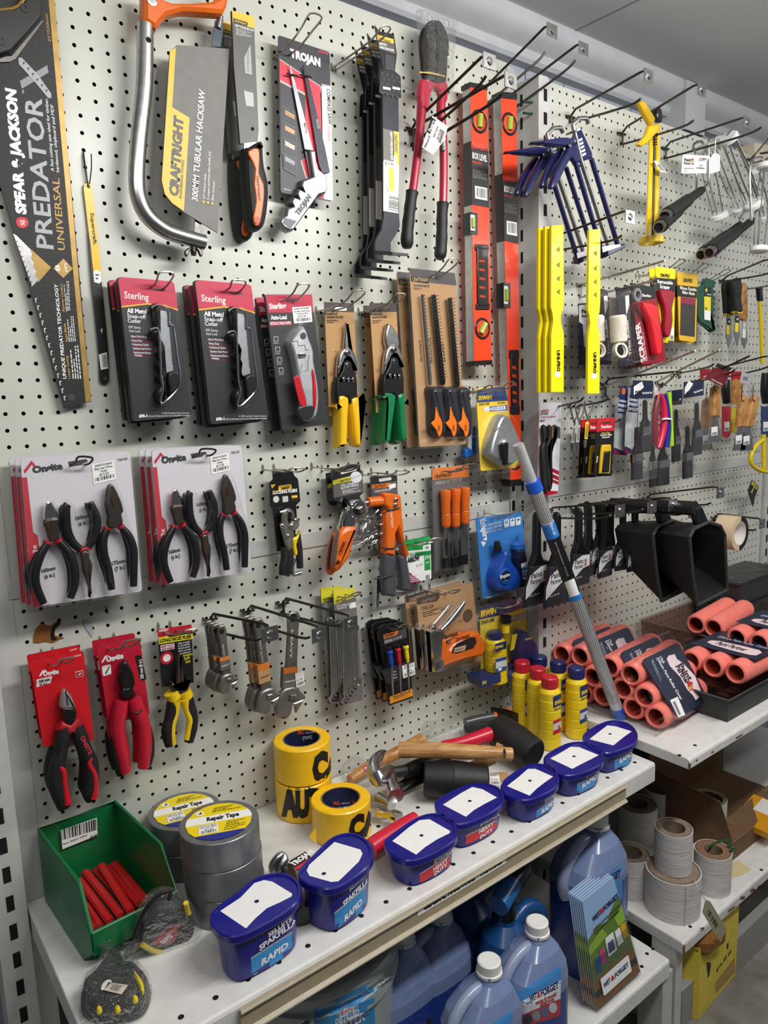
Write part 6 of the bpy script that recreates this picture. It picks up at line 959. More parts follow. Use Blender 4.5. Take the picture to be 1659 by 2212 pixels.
#  chalk bottles
for k,(x,y,c,l)in enumerate(((1.018,-.217,'c42436p','red capped, front one beside the black mallet'),(1.04,-.163,'c42436p','red capped, middle one of the three'),(1.046,-.11,'c42436p','red capped, nearest the board'),(1.108,-.222,'232a6ap','blue capped, front one'),(1.108,-.168,'232a6ap','blue capped, middle one'),(1.102,-.115,'232a6ap','blue capped, nearest the board'))):
 t=thing('chalk_bottle','yellow chalk bottle, '+l,'bottle',(x,y,ZS),'yellow chalk bottles');o=A3(x,y,ZS+.0003);m=MB();pr=[(0,.022),(.003,.0245)]
 for j in range(5):pr+=[(.006+.023*j,.0252),(.025+.023*j,.0252),(.027+.023*j,.0243)]
 m.lathe(o,(0,0,1),pr+[(.136,.0245),(.142,.021),(.146,.016),(.15,.016)],'irwinyellow',30);m.build('bottle',t);m=MB();m.lathe(o,(0,0,1),[(.146,.0165),(.1465,.0185),(.168,.0185),(.171,.0165)],c,30)
 for j in range(20):a=j*.314;m.box(o+A3(.0186*math.cos(a),.0186*math.sin(a),.157),(.0006,.0009,.009),c,u=(math.cos(a),math.sin(a),0),v=(-math.sin(a),math.cos(a),0))
 m.text(HP(o[2]+.1712),'I',(0,0),(1,1),1,c,1)if 0 else None;m.build('cap',t)
 if k in(0,1,2,3,4):
  sk=MB();sk.lathe(o,(0,0,1),[(0,.0254),(.14,.0254)],'irwinyellow',30,False,False);s=Skin(sk);m=MB();Z2=lambda a,h:tuple(proj(o+A3(.0254*math.cos(a),.0254*math.sin(a),h)));use('Z');a0,a1=-2.15,-.95;C4=lambda h1,h0:[Z2(a0,h1),Z2(a1,h1),Z2(a1,h0),Z2(a0,h0)]
  cc='c42436' if k<3 else '2c4a80';s.quad(m,C4(.132,.105),'232a6a',1);s.text(m,'IRWIN',Z2(a0+.15,.112),Z2(a1-.15,.112),(0,-8),'f0d028',2,2);s.text(m,'STRAIT-LINE',Z2(a0+.1,.098),Z2(a1-.2,.098),(0,-5),'1c2450',2,1);s.quad(m,C4(.074,.066),cc,1);s.quad(m,C4(.066,.05),'cfd2d0',1);s.quad(m,C4(.05,.04),cc,1);s.text(m,'1' if k>2 else '3',Z2(a0+.5,.051),Z2(a0+.75,.051),(0,-9),cc,2,3);m.build('label',t,smooth=False)
#  tape measure in a bag, bag of more measures
use('J');t=thing('tape_measure','black and red five metre tape measure in a clear bag with wrist strap','tape measure',hp(1000,1200,ZS));pl=P3(hp(840,1180,ZS+.012),hp(1120,1080,ZS+.012),hp(860,1000,ZS+.07))
if np.dot(pl.n,CAM-pl.o)<0:pl=Pl(pl.o,-pl.n,pl.u)
m=MB();m.round(pl,[(820,1120),(850,1020),(930,930),(1050,920),(1130,960),(1160,1050),(1120,1140),(1060,1200),(960,1220),(880,1195)],.036,'rubberblack',.01,sp=3);m.build('case',t);f=pl.off(.0185);m=MB();m.paint(f,[(920,1160),(980,1110),(1070,1060),(1060,1100),(1040,1160),(950,1185)],'c01c2c',1,sp=2);m.text(f,'5m',(1012,1118),(955,1170),30,'f0f0f0',2,3);m.build('badge',t,smooth=False);m=MB();m.tube([f.hit(*p)for p in((850,1185),(930,1225),(1020,1225),(1100,1180))],.004,'d8c42cp',8,sp=3);m.tube([f.hit(*p)for p in((1110,935),(1122,990),(1128,1000))],.004,'d8c42cp',8);m.build('bumper',t)
m=MB();m.tube([pl.off(.01).hit(*p)for p in((1010,915),(1015,870),(960,880),(880,960),(830,1060),(790,1170),(750,1245),(775,1240),(800,1150))],.003,'rubberblack',8,sp=4);m.build('wrist_strap',t);m=MB();m.round(pl,[(800,1130),(850,960),(980,880),(1100,900),(1180,990),(1205,1060),(1140,1160),(1060,1225),(900,1215)],.05,'bag',.016,sp=3,n=3);m.build('plastic_bag',t)
use('c');t=thing('tool_bag','clear bag of black and yellow tape measures at the shelf end','bagged tool',hp(1000,1560,ZS));
def blob(m,P,z,th,mt,r=.012):m.pill(HP(z),P,th,mt,r,sp=3,n=3)
m=MB();blob(m,[(740,1440),(850,1330),(1010,1130),(1120,1160),(1110,1230),(1220,1240),(1290,1300),(1350,1380),(1300,1560),(1150,1640),(900,1660),(740,1580)],ZS+.002,.035,'roughblack');m.build('tape_measures',t)
for P in([(1195,1215),(1235,1225),(1290,1320),(1280,1400),(1235,1300)],):m=MB();blob(m,P,ZS+.037,.005,'e8d02cp',.003);m.build('yellow_trim',t)
for x,y in((890,1545),(1055,1540),(1212,1450)):m=MB();m.pill(HP(ZS+.036),[(x-26,y-10),(x,y-30),(x+26,y-18),(x+22,y+20),(x-15,y+28)],.006,'e8d02cp',.003,sp=2);m.build('button',t)
m=MB();p=HP(ZS+.043);m.sticker(p,[(975,1285),(1150,1310),(1090,1395),(925,1355)],(),1,bg='cfc4b4',bar=(.28,.2,.75,.85));m.paint(p,[(905,1350),(925,1290),(975,1262),(1000,1280),(930,1350)],'f0efec',1,sp=2);m.build('price_label',t,smooth=False);m=MB();blob(m,[(720,1440),(830,1320),(930,1090),(1050,1130),(1120,1150),(1190,1085),(1250,1120),(1270,1230),(1360,1320),(1345,1480),(1260,1620),(1000,1690),(730,1660)],ZS+.001,.044,'bag',.02);m.build('plastic_bag',t)
#  hammers and mallets
K=lambda x,y,h:hp(x,y,ZS+h)
def tool(name,lab,cat,p,grp=None):use('K');return thing(name,lab,cat,(*hp(*p,ZS)[:2],ZS),grp)
def tub_(t,nm,P,r,mt,seg=16,sp=4,cap=None):m=MB();m.tube([K(*p)for p in P],r,mt,seg,sp=sp);return m.build(nm,t)
def clawhead(t,N,face,claw,r=.014):
 tub_(t,'striking_face',[N,tuple(A3(*N)*.45+A3(*face)*.55),tuple(A3(*N)*.22+A3(*face)*.78),face],[r*.9,r*.72,r,r],'steel',18,0);tub_(t,'claw',[N]+claw,[r*1.05,r*1.0,r*.75,.003],'steel',12,4)
t=tool('claw_hammer','steel claw hammer with black handle lying beside the yellow tape','hammer',(840,760));clawhead(t,(800,600,.07),(845,745,.06),[(735,640,.085),(712,560,.095),(750,500,.1),(782,478,.1)],.0155);tub_(t,'shaft',[(790,605,.07),(890,595,.066),(1010,540,.06)],.0115,'rubberblack');tub_(t,'handle',[(900,600,.064),(1000,555,.058),(1150,520,.05)],[.014,.0145,.014],'blackplastic')
t=tool('wooden_hammer','hammer with wooden handle and red price sticker lying against the board','hammer',(700,640));tub_(t,'handle',[(570,650,.02),(700,560,.03),(850,490,.045),(1000,410,.05)],[.011,.0125,.014,.0155],'woodh',16,3);m=MB();q=(K(650,582,.0),K(705,555,.0));s=MB();s.tube([K(*p)for p in((570,650,.02),(700,560,.03),(850,490,.045),(1000,410,.05))],[.0115,.013,.0145,.016],'woodh',24,sp=3);sk=Skin(s);sk.quad(m,[(648,568),(702,545),(706,575),(658,598)],'c02040',2);sk.text(m,'Trojan',(655,590),(690,572),(0,-14),'f4f4f4',3);sk.quad(m,[(702,542),(745,515),(745,545),(706,565)],'e8e6e2',2);m.build('price_sticker',t,smooth=False)
t=tool('plastic_bag','crumpled clear bag behind the steel claw hammer','bag',(600,660));m=MB();m.pill(HP(ZS+.001),[(520,630),(560,570),(620,560),(700,600),(720,680),(640,690),(560,680)],.03,'bag',.012,sp=3);m.build('film',t)
t=tool('rubber_mallet','black rubber mallet with pale wooden handle, in front','mallet',(1170,720),'rubber mallets');a,b=K(1010,640,.042),K(1395,660,.036);m=MB();L_=np.linalg.norm(b-a);m.lathe(a,b-a,[(0,.03),(.003,.034),(L_*.45,.038),(L_*.47,.0385),(L_-.003,.033),(L_,.029)],'rubberblack',32);m.build('head',t);tub_(t,'handle',[(1200,620,.05),(1330,560,.055),(1420,520,.06)],[.011,.012,.013],'wood')
t=tool('rubber_mallet','black rubber mallet lying behind the wooden handle','mallet',(1640,480),'rubber mallets');a,b=K(1580,400,.06),K(1600,530,.045);use('L');a,b=hp(150,560,ZS+.05),hp(265,640,ZS+.04);use('K');m=MB();L_=.115;v=nrm(b-a);a=b-v*L_;m.lathe(a,v,[(0,.032),(.004,.036),(L_*.5,.039),(L_-.004,.035),(L_,.031)],'rubberblack',32);m.build('head',t);tub_(t,'handle',[(860,470,.1),(1000,468,.1),(1250,480,.095),(1480,492,.09),(1535,495,.088)],[.0165,.0165,.015,.0135,.013],'wood',20,3);tub_(t,'rubber_band',[(1488,455,.098),(1496,490,.105),(1490,522,.098)],.002,'rubberblack',6,3)
t=tool('red_hammer','red handled hammer behind the wooden handle','hammer',(1300,420));tub_(t,'handle',[(1120,450,.05),(1250,425,.055),(1380,385,.06),(1470,350,.062)],[.012,.014,.0165,.0175],'d0203ap',18,3);tub_(t,'shaft',[(900,640,.03),(1000,560,.04),(1130,450,.05)],.01,'d0203ap');tub_(t,'head',[(830,700,.03),(930,640,.03)],[.013,.013],'steel',12,0)
t=tool('ball_hammer','chrome headed hammer with red handle lying behind the tubs','hammer',(850,880));tub_(t,'head',[(735,840,.022),(770,850,.022),(800,860,.022),(825,868,.022),(862,882,.022)],[.01,.0105,.0085,.0135,.0135],'chrome',18,0);tub_(t,'handle',[(960,880,.03),(860,945,.028),(760,1010,.026),(690,1060,.024)],[.013,.0155,.0165,.0165],'d0203ap',18,3)
t=tool('small_hammer','black handled hammer half hidden under the steel claw hammer','hammer',(800,800));tub_(t,'head',[(740,760,.02),(800,790,.02),(820,800,.02)],[.013,.01,.013],'steel',14,0);tub_(t,'handle',[(860,700,.02),(960,650,.022),(1010,620,.024)],.013,'blackplastic')
t=tool('hatchet','small hatchet with grey and orange handle at the back by the yellow bottles','hatchet',(1440,300));tub_(t,'grip',[(1258,310,.04),(1330,292,.042),(1430,272,.044)],[.012,.0125,.011],'45474ap',16,3);tub_(t,'shaft',[(1425,272,.044),(1520,240,.045)],.0095,'toolorange',12);m=MB();m.slab(HP(ZS+.055),[(1410,212),(1500,225),(1530,235),(1575,250),(1575,272),(1520,275),(1470,262)],.014,'darksteel');m.build('blade',t,smooth=False)
t=tool('bagged_tool','tool in a crumpled clear bag beside the hatchet','bag',(1150,400));m=MB();m.pill(HP(ZS+.02),[(1010,400),(1020,350),(1150,365),(1260,390),(1200,430),(1060,430)],.03,'bag',.01,sp=3);m.build('film',t);m=MB();m.pill(HP(ZS+.02),[(1250,340),(1330,310),(1420,320),(1400,360),(1270,370)],.02,'2b2c2ep',.008,sp=3);m.build('tool_body',t)
t=tool('cardboard_tag','brown and black cardboard tool tag lying by the red handle','tag',(1520,400));m=MB();m.slab(HP(ZS+.055),[(1480,310),(1565,305),(1490,450),(1440,445)],.001,'kraft');m.paint(HP(ZS+.055),[(1555,306),(1565,305),(1490,450),(1482,449)],'1a1a1a',1);m.build('card',t,smooth=False)
t=tool('price_tag','white price label on a brown tag beside the front mallet','tag',(1450,640));m=MB();p=HP(ZS+.045);m.slab(p,[(1390,610),(1510,600),(1525,640),(1400,680)],.001,'kraft');m.sticker(p,[(1400,612),(1460,612),(1468,680),(1408,678)],[('BURNETTS',.1,.9,.2,.1),('$16.90',.1,.8,.6,.1)],1,bar=(.1,.7,.9,.95));m.build('card',t,smooth=False)
use('M');t=thing('carded_hammer','hammer with black and white card hidden behind the tall tubs','hammer',hp(560,560,ZS));m=MB();m.slab(HP(ZS+.03),[(582,490),(700,420),(740,470),(640,560)],.001,'1c1a1c');m.text(HP(ZS+.03),'TROJAN',(612,530),(760,425),36,'f4f4f4',1,3);m.paint(HP(ZS+.03),[(612,545),(640,555),(760,470),(740,462)],'c83048',1);m.build('card',t,smooth=False)
m=MB();m.tube([hp(x,y,ZS+h)for x,y,h in((500,560,.02),(470,530,.03),(510,460,.045),(540,428,.05))],[.012,.01,.008,.002],'steel',12,sp=4);m.tube([hp(x,y,ZS+h)for x,y,h in((515,560,.02),(530,530,.03),(545,480,.04),(543,430,.05))],[.012,.01,.008,.002],'steel',12,sp=4);m.build('claw',t);m=MB();m.tube([hp(x,y,ZS+.02)for x,y in((560,560),(650,800),(690,880))],.014,'blackplastic',14);m.build('handle',t)
#  second bay
Y0=.0632
def carded(name,lab,cat,dep,poly,base,paints=(),texts=(),grp=None,th=.002,r=0,extra=None):
 d=WP(Y0+dep);t=thing(name,lab,cat,wp(*poly[len(poly)//2],Y0+dep),grp);m=MB();m.slab(d,rrect(poly,r)if r else poly,th,base)
 for k,(P,c)in enumerate(paints):m.paint(d,P,c,1+k)
 for tx,a,b,h,c in texts:m.text(d,tx,a,b,h,c,3+len(paints),1.5)
 if extra:extra(m,d)
 m.build('card',t,smooth=False);return t,d
def part(t,nm,d,P,th,mt,sp=2,r=None):m=MB();m.round(d,P,th,mt,r or min(th/2.2,.004),sp=sp);return m.build(nm,t)
def rod(t,nm,d,P,r,mt,seg=10,sp=0):m=MB();m.tube([d.hit(*p)for p in P],r,mt,seg,sp=sp);return m.build(nm,t)
def peg(lab,base,up,low,L=.24,Ll=None,**k):return peg_hook('black peg hook '+lab,base,up,low,L,Ll,y0=-Y0,grp='long black peg hooks of the far bay',**k)
use('S');peg('holding the blue caulking guns',(270,345),(825,0),(775,210),.26,.24,drop=.012);peg('holding the yellow caulking gun',(638,465),(1205,100),(1155,365),.26,.25,drop=.025);peg('holding the nearer roller frames',(950,570),(1530,340),(1640,415),.26,.29,drop=.025)
peg('holding the yellow straight edges',(150,1240),(690,1010),(640,1190),.23,.2,drop=.02);peg('above the trim roller packs',(345,1545),(950,1370),(890,1490),.26,.23,drop=.03,plate=False,mtl='wirelight',bend=False)
d=WP(Y0+.12);t=thing('caulking_gun','navy blue caulking gun, front one of the pair','caulking gun',wp(560,1320,Y0+.12),'navy caulking guns')
part(t,'cradle_plate',d,[(300,440),(335,420),(418,600),(420,640),(300,680),(250,620),(280,560)],.012,'11154ap',0);part(t,'handle',d.off(.004),[(305,490),(200,490),(130,500),(-10,520),(60,545),(180,560),(260,560),(310,540)],.016,'11154ap',0);part(t,'trigger',d.off(.006),[(262,540),(300,570),(240,680),(190,780),(150,850),(130,860),(120,840),(150,740),(200,640)],.016,'11154ap',2);part(t,'lock_lever',d.off(-.02),[(195,560),(215,600),(150,700),(100,800),(75,855),(55,845),(60,800),(110,680)],.014,'11154ap',2)
for P in([(422,640),(612,1262)],[(300,640),(500,1310)]):rod(t,'rail',d,P,.0055,'11154ap')
rod(t,'plunger_rod',d.off(.004),[(540,1258),(345,640),(300,440),(290,400),(330,352),(385,350),(402,385)],.005,'steel',12);m=MB();m.lathe(d.hit(300,450),d.hit(300,440)-d.hit(320,520),[(0,.018),(.004,.018)],'steel',20);m.build('washer',t);part(t,'end_plate',d,[(495,1290),(630,1250),(640,1285),(500,1355)],.03,'11154ap',0);m=MB();m.slab(d.off(.0165),[(500,1270),(630,1252),(635,1268),(505,1312)],.001,'e6e6ea');m.build('price_label',t,smooth=False)
f=d.off(.0066);m=MB();m.text(f,'|||||',(335,500),(365,620),22,'dfe0e6',1,2);m.build('spring_print',t)
for p in((302,515),(268,548)):m=MB();m.lathe(d.off(.013).hit(*p),(0,-1,0),[(0,.0042),(.002,.003)],'steel',12);m.build('rivet',t)
dup(t,(-.012,.06,-.004),'navy blue caulking gun, rear one nearest the board')
d=WP(Y0+.12);t=thing('skeleton_gun','yellow skeleton caulking gun hanging straight down','caulking gun',wp(850,1250,Y0+.12));part(t,'rail',d.off(.006),[(838,540),(862,545),(850,1205),(815,1205)],.006,'e8c020p',0);part(t,'rail',d,[(886,560),(906,560),(894,1205),(866,1205)],.01,'e8c020p',0);rod(t,'plunger_rod',d,[(872,560),(858,1190)],.0035,'darksteel');m=MB();m.lathe(d.hit(852,1248),(0,0,1),[(0,.024),(.0,.03),(.014,.03),(.014,.024),(0,.024)],'e8c020p',28,False,False);m.build('end_ring',t);part(t,'trigger',d.off(.01),[(748,245),(772,228),(795,235),(868,355),(862,385),(840,412),(820,380)],.014,'d8ab20p',0);part(t,'handle',d.off(.008),[(828,405),(858,400),(890,390),(905,420),(870,470),(825,520),(780,555),(755,550),(750,530),(800,480),(815,440)],.014,'e8c020p',2);part(t,'cradle',d,[(838,440),(905,390),(908,570),(835,545)],.008,'e8c020p',0);part(t,'knob',d.off(-.005),[(875,300),(900,275),(915,320),(912,385),(880,370)],.016,'222224p',2)
m=MB();a,b=d.off(.008).hit(880,440),d.off(.008).hit(880,535)
for k in range(6):m.lathe(a+(b-a)*k/5,b-a,[(0,.005),(.003,.005)],'darksteel',10)
m.build('spring',t);m=MB();e=d.off(.02);m.slab(e,[(870,655),(895,655),(972,745),(920,735)],.0006,'ecebe8');m.bars(e,[(890,680),(915,680),(950,730),(922,722)],k=1,n=8);m.build('price_tag',t,smooth=False)
def cage(lab,top,bot,dep,arm,grip,r=.013,dr=.0,n=5):
 use('i');d=WP(Y0+dep);a,b=d.off(dr).hit(*top),d.hit(*bot);t=thing('paint_roller',lab,'roller frame',b,'wire roller frames');ax=nrm(b-a);L_=np.linalg.norm(b-a)
 for o,nm in((a,'end_cap'),(b-ax*.016,'end_cap')):m=MB();m.lathe(o,ax,[(0,r+.007),(.003,r+.011),(.013,r+.011),(.016,r+.006)],'ececeap',24);m.build(nm,t)
 u=nrm(np.cross(ax,A3(0,1,0)));w=np.cross(ax,u);m=MB()
 for k in range(n):q=2*math.pi*k/n+.4;o=u*math.cos(q)+w*math.sin(q);m.tube([a+o*r+ax*.01,a+o*(r+.004)+ax*(L_*.5),b+o*r-ax*.01],.0017,'steel',6,sp=3)
 m.build('wire_cage',t)
 if arm:m=MB();m.tube([d.off(h).hit(x,y)for x,y,h in arm],.0032,'steel',10,sp=4);m.build('arm',t)
 if grip:
  (x0,y0,h0),(x1,y1,h1)=grip;p,q=d.off(h0).hit(x0,y0),d.off(h1).hit(x1,y1);v=q-p;G=np.linalg.norm(v);m=MB();m.lathe(p,v,[(0,.008),(G*.06,.0105),(G*.3,.011),(G*.45,.0145),(G*.85,.0155),(G*.86,.0165),(G*.94,.0165)],'rubberblack',22);m.build('grip',t);m=MB();m.lathe(q-nrm(v)*G*.07,v,[(0,.0135),(G*.08,.0135),(G*.08,.0105),(G*.02,.0102)],'steel',22,cap1=True);m.lathe(q-nrm(v)*.001,v,[(0,.0103),(.0004,.0103)],'void',18);m.build('ferrule',t)
 return t
cage('wire roller frame with black grip, nearest the yellow caulking gun',(730,430),(965,1480),.1,[(730,400,.0),(690,370,.01),(590,420,.02),(620,560,.02),(632,900,.02),(630,1060,.03),(640,1070,.03)],((720,1060,.04),(180,1440,.09)))
cage('wire roller frame with black grip, second from the yellow caulking gun',(900,360),(1280,1360),.14,[(900,340,0),(840,320,0),(810,400,.0),(815,800,.0),(790,980,0),(700,1050,0)],((560,1200,.0),(95,1600,.06)))
cage('wire roller frame behind the white printed label, its white cap against the peg',(1080,290),(1470,1300),.18,[(1080,270,0),(1150,220,0),(1200,340,0),(1400,760,0),(1530,1200,0),(1470,1400,-.02)],((1440,1500,-.04),(820,1960,.0)))
cage('wire roller frame with black grip, fourth along the peg',(1440,740),(1640,1480),.1,[(1440,720,0),(1400,700,0),(1500,1200,0),(1300,1400,0),(1250,1520,0)],((1260,1560,.0),(700,1990,.05)))
cage('wire roller frame farthest along, at the second peg',(1640,680),(1530,1960),.2,[(1600,640,0),(1540,600,0),(1400,720,0),(1420,1500,0)],None)
use('i');peg('holding the farther roller frames',(1400,640),(1760,300),(1700,560),.2,.22,drop=.01)
t,d=carded('price_card','white printed label card hanging from the nearest roller frames','label',.19,[(440,555),(820,575),(810,825),(418,825)],'efeeee',[([(560,612),(592,612),(592,638),(560,638)],'b02c3c'),([(560,642),(592,642),(592,665),(560,665)],'8aa83a'),([(560,675),(592,675),(592,702),(560,702)],'c8402c')],[('Paint',(455,655),(552,655),45,'1c1c22'),('Partner',(450,700),(548,700),38,'1c1c22'),('Net Roller Frame',(448,762),(592,762),16,'1c1c22'),('75mm',(448,800),(492,800),16,'1c1c22'),('BURNETTS',(660,645),(755,650),14,'1c1c22'),('$6.90',(672,722),(718,722),16,'1c1c22')],th=.0008,extra=lambda m,d:(m.bars(d,[(670,602),(780,610),(780,632),(670,626)],k=4),m.bars(d,[(625,732),(752,745),(750,768),(625,760)],k=4)))
t=thing('price_tag','blank grey swing tag beside the white printed label card','tag',wp(900,830,Y0+.2));d=WP(Y0+.2);m=MB();m.slab(d,[(822,620),(880,540),(935,540),(975,570),(970,790),(822,838)],.0008,'d4d4d6');m.build('card',t,smooth=False);rod(t,'string',d,[(898,565),(908,330)],.0008,'ececec')
use('F');d=WP(Y0+.16);t=thing('straight_edge','bright yellow straight edge hanging apart from the bundle','straight edge',wp(620,965,Y0+.16),'bright yellow straight edges');P=[(592,-10),(658,-14),(657,420),(653,480),(640,520),(640,560),(653,610),(656,640),(652,968),(582,968),(585,640),(590,600),(598,550),(594,510),(585,470)];m=MB();m.slab(d,P,.006,'f7e414p','d8c40cp')
for y in(130,220,300,378):m.paint(d,[(614,y),(638,y-18),(634,y+18)],'8a7a08',1)
m.paint(d,[(582,642),(656,638),(656,642),(582,646)],'d8c40c',1);m.text(d,'UNI-PRO',(616,722),(616,848),16,'26240c',2,3);m.sticker(d,rrect([(602,850),(634,848),(634,878),(602,880)],8),[('$ 6.50',.1,.9,.7,.4)],2,bar=None);m.build('strip',t,smooth=False)
for k,(x,l)in enumerate(((.0,'front'),(.014,'middle'),(.028,'rear'))):dup(t,(-.083-x*.3,.035+x,.006),'bright yellow straight edge, %s one of the bundle of three'%l)
use('F');t,d=carded('mini_roller_pack','clear pack with white trim roller, front one behind the yellow strips','paint roller',.14,[(752,330),(830,350),(850,800),(770,800)],'2a2430',[([(805,385),(828,380),(830,440),(812,500)],'ecebe8')],[('Trim Roller',(840,740),(820,520),14,'d8d8d8')],grp='trim roller packs');m=MB();a,b=d.off(.025).hit(762,500),d.off(.025).hit(768,668);m.lathe(a,b-a,[(0,.014),(.004,.019),(np.linalg.norm(b-a)-.004,.019),(np.linalg.norm(b-a),.014)],'fleecewhite',22);m.build('roller_sleeve',t);m=MB();m.lathe(d.off(.03).hit(768,715),(-.3,-1,.2),[(0,.018),(.01,.018),(.01,.013),(.004,.013)],'fleecewhite',22);m.lathe(d.off(.033).hit(768,715),(-.3,-1,.2),[(0,.0125),(.002,.0125)],'void',18);m.build('spare_sleeve',t);m=MB();m.pill(d,rrect([(700,400),(790,350),(850,790),(715,770)],20),.045,'clearx',.006,sp=0);m.build('blister',t);dup(t,(-.02,.045,.004),'clear pack with white trim roller, second one, mostly behind the yellow strip')
t,d=carded('mini_roller_pack','trim roller pack with white and navy card, rearmost behind the yellow strips','paint roller',.05,[(530,430),(712,420),(712,790),(530,800)],'22283a',[([(530,440),(700,425),(705,490),(560,560),(530,540)],'ebeaea'),([(552,560),(600,540),(600,690),(560,690)],'d8d0c0')],[('Paint',(545,490),(600,480),22,'22242c'),('Partner',(545,515),(600,505),16,'22242c'),('Paint',(640,470),(685,466),24,'22242c')],grp='trim roller packs')
def scr(lab,dep,ox,oy):
 s_=lambda P:shift(P,ox,oy);t,d=carded('scraper_pack',lab,'scraper',dep,s_([(838,305),(985,335),(1052,775),(905,795)]),'8c1522',[(s_([(838,305),(985,335),(995,400),(850,420)]),'1a1a1c')],[('Sterling',*s_([(905,388),(960,394)]),16,'f0e8e8'),('SCRAPER',*s_([(925,772),(890,540)]),30,'f4ecec'),('HEAVY DUTY',*s_([(936,770),(912,600)]),7,'e8d8d8')],grp='red scraper packs');part(t,'scraper',d.off(.012),s_([(878,430),(890,425),(978,440),(990,520),(1003,620),(1005,720),(985,742),(972,720),(955,620),(935,540),(895,470)]),.02,'e02330p',2);m=MB();m.lathe(d.off(.002).hit(*s_([(870,380)])[0]),(0,-1,0),[(0,.016),(.006,.016),(.006,.009),(0,.009)],'7a7a80p',20);m.build('scraper_wheel',t);return t
scr('red scraper in a black and red pack, front one',.13,0,0);scr('red scraper pack, second one behind the front pack',.09,-38,12);scr('red scraper pack, rearmost of its peg',.04,-85,26)
def unip(lab,dep,ox,oy,front=True):
 s_=lambda P:shift(P,ox,oy);t,d=carded('scraper_card',lab,'scraper',dep,s_([(985,208),(1105,225),(1098,655),(1030,648),(1010,480)]),'f2df16',[(s_([(988,275),(1105,285),(1105,365),(995,360)]),'1a1a1a')],[('UNI-PRO',*s_([(1015,270),(1070,276)]),20,'1a1a1a'),('Retractable',*s_([(996,308),(1088,318)]),20,'f4f4f4'),('Scraper',*s_([(1010,338),(1070,346)]),22,'f4f4f4')],grp='yellow scraper cards');part(t,'scraper',d.off(.008),s_([(1000,350),(1090,360),(1085,420),(1075,470),(1080,530),(1065,620),(1045,632),(1030,600),(1035,520),(1025,440)]),.014,'9c1428p',2)
 if front:m=MB();m.sticker(d.off(.0006),s_([(1078,575),(1096,578),(1092,650),(1070,648)]),(),3);m.build('price_label',t,smooth=False)
unip('red retractable scraper on a yellow card, front one',.12,0,0);unip('red retractable scraper on a yellow card, behind the front one',.08,-36,10,False)
def fill(lab,dep,ox,oy):s_=lambda P:shift(P,ox,oy);t,d=carded('filling_blade',lab,'filling blade',dep,s_([(1118,238),(1240,258),(1228,660),(1130,650),(1112,600)]),'e0b42c',[(s_([(1115,320),(1236,332),(1234,400),(1116,386)]),'26241c'),(s_([(1138,390),(1226,402),(1220,630),(1132,618)]),'3a3632'),(s_([(1138,390),(1226,402),(1225,440),(1137,428)]),'8c2848')],[('UNI-PRO',*s_([(1150,300),(1205,306)]),22,'2a2410'),('90mm Flexible',*s_([(1128,345),(1228,358)]),18,'f0ece0'),('Filling Blade',*s_([(1142,372),(1218,382)]),18,'f0ece0')],grp='filling blade packs',r=10)
fill('flexible filling blade in a yellow pack, front one',.1,0,0);fill('flexible filling blade pack, second one',.075,-14,6);fill('flexible filling blade pack, rear one',.05,-28,12)
use('h');T_=[(905,715)]
for k in range(8):y=780+k*85;T_+=[(898,y),(898,y+22),(872,y+25),(872,y+58),(900,y+62)]
for dep,ox,oy,l in((.1,0,0,'front one with yellow and black label'),(.06,-42,15,'the one behind')):
 t,d=carded('notched_spreader','dark green notched spreader, '+l,'spreader',dep,shift([(770,660),(740,760),(655,800),(650,1200),(690,1280),(850,1400),(895,1410),(905,1390)]+T_[::-1]+[(890,710)],ox,oy),'0f4a33p',[(shift([(745,795),(838,805),(838,940),(745,930)],ox,oy),'15181a'),(shift([(742,930),(838,940),(834,1145),(742,1125)],ox,oy),'e8cf28'),(shift([(742,1125),(834,1145),(832,1280),(742,1262)],ox,oy),'eceae6'),(shift([(770,805),(790,840),(768,878),(748,842)],ox,oy),'d8b84a')],[('10',*shift([(750,1120),(775,1125)],ox,oy),36,'1a1a1a'),('Notched',*shift([(772,910),(830,916)],ox,oy),18,'f0f0f0')],grp='dark green notched spreaders')
for bs,a,b,l in(((150,575),(405,400),(480,420),'retractable scraper cards'),((480,640),(745,460),(815,485),'filling blade packs'),((760,710),(1050,545),(1125,565),'green spreaders')):loop_hook('wire loop hook holding the '+l,[bs,(bs[0]+45,bs[1]+12)],[a,b],.13 if bs[0]<700 else .12,y0=-Y0,rise=.004,grp='wire loop hooks of the far bay',r=.0014)
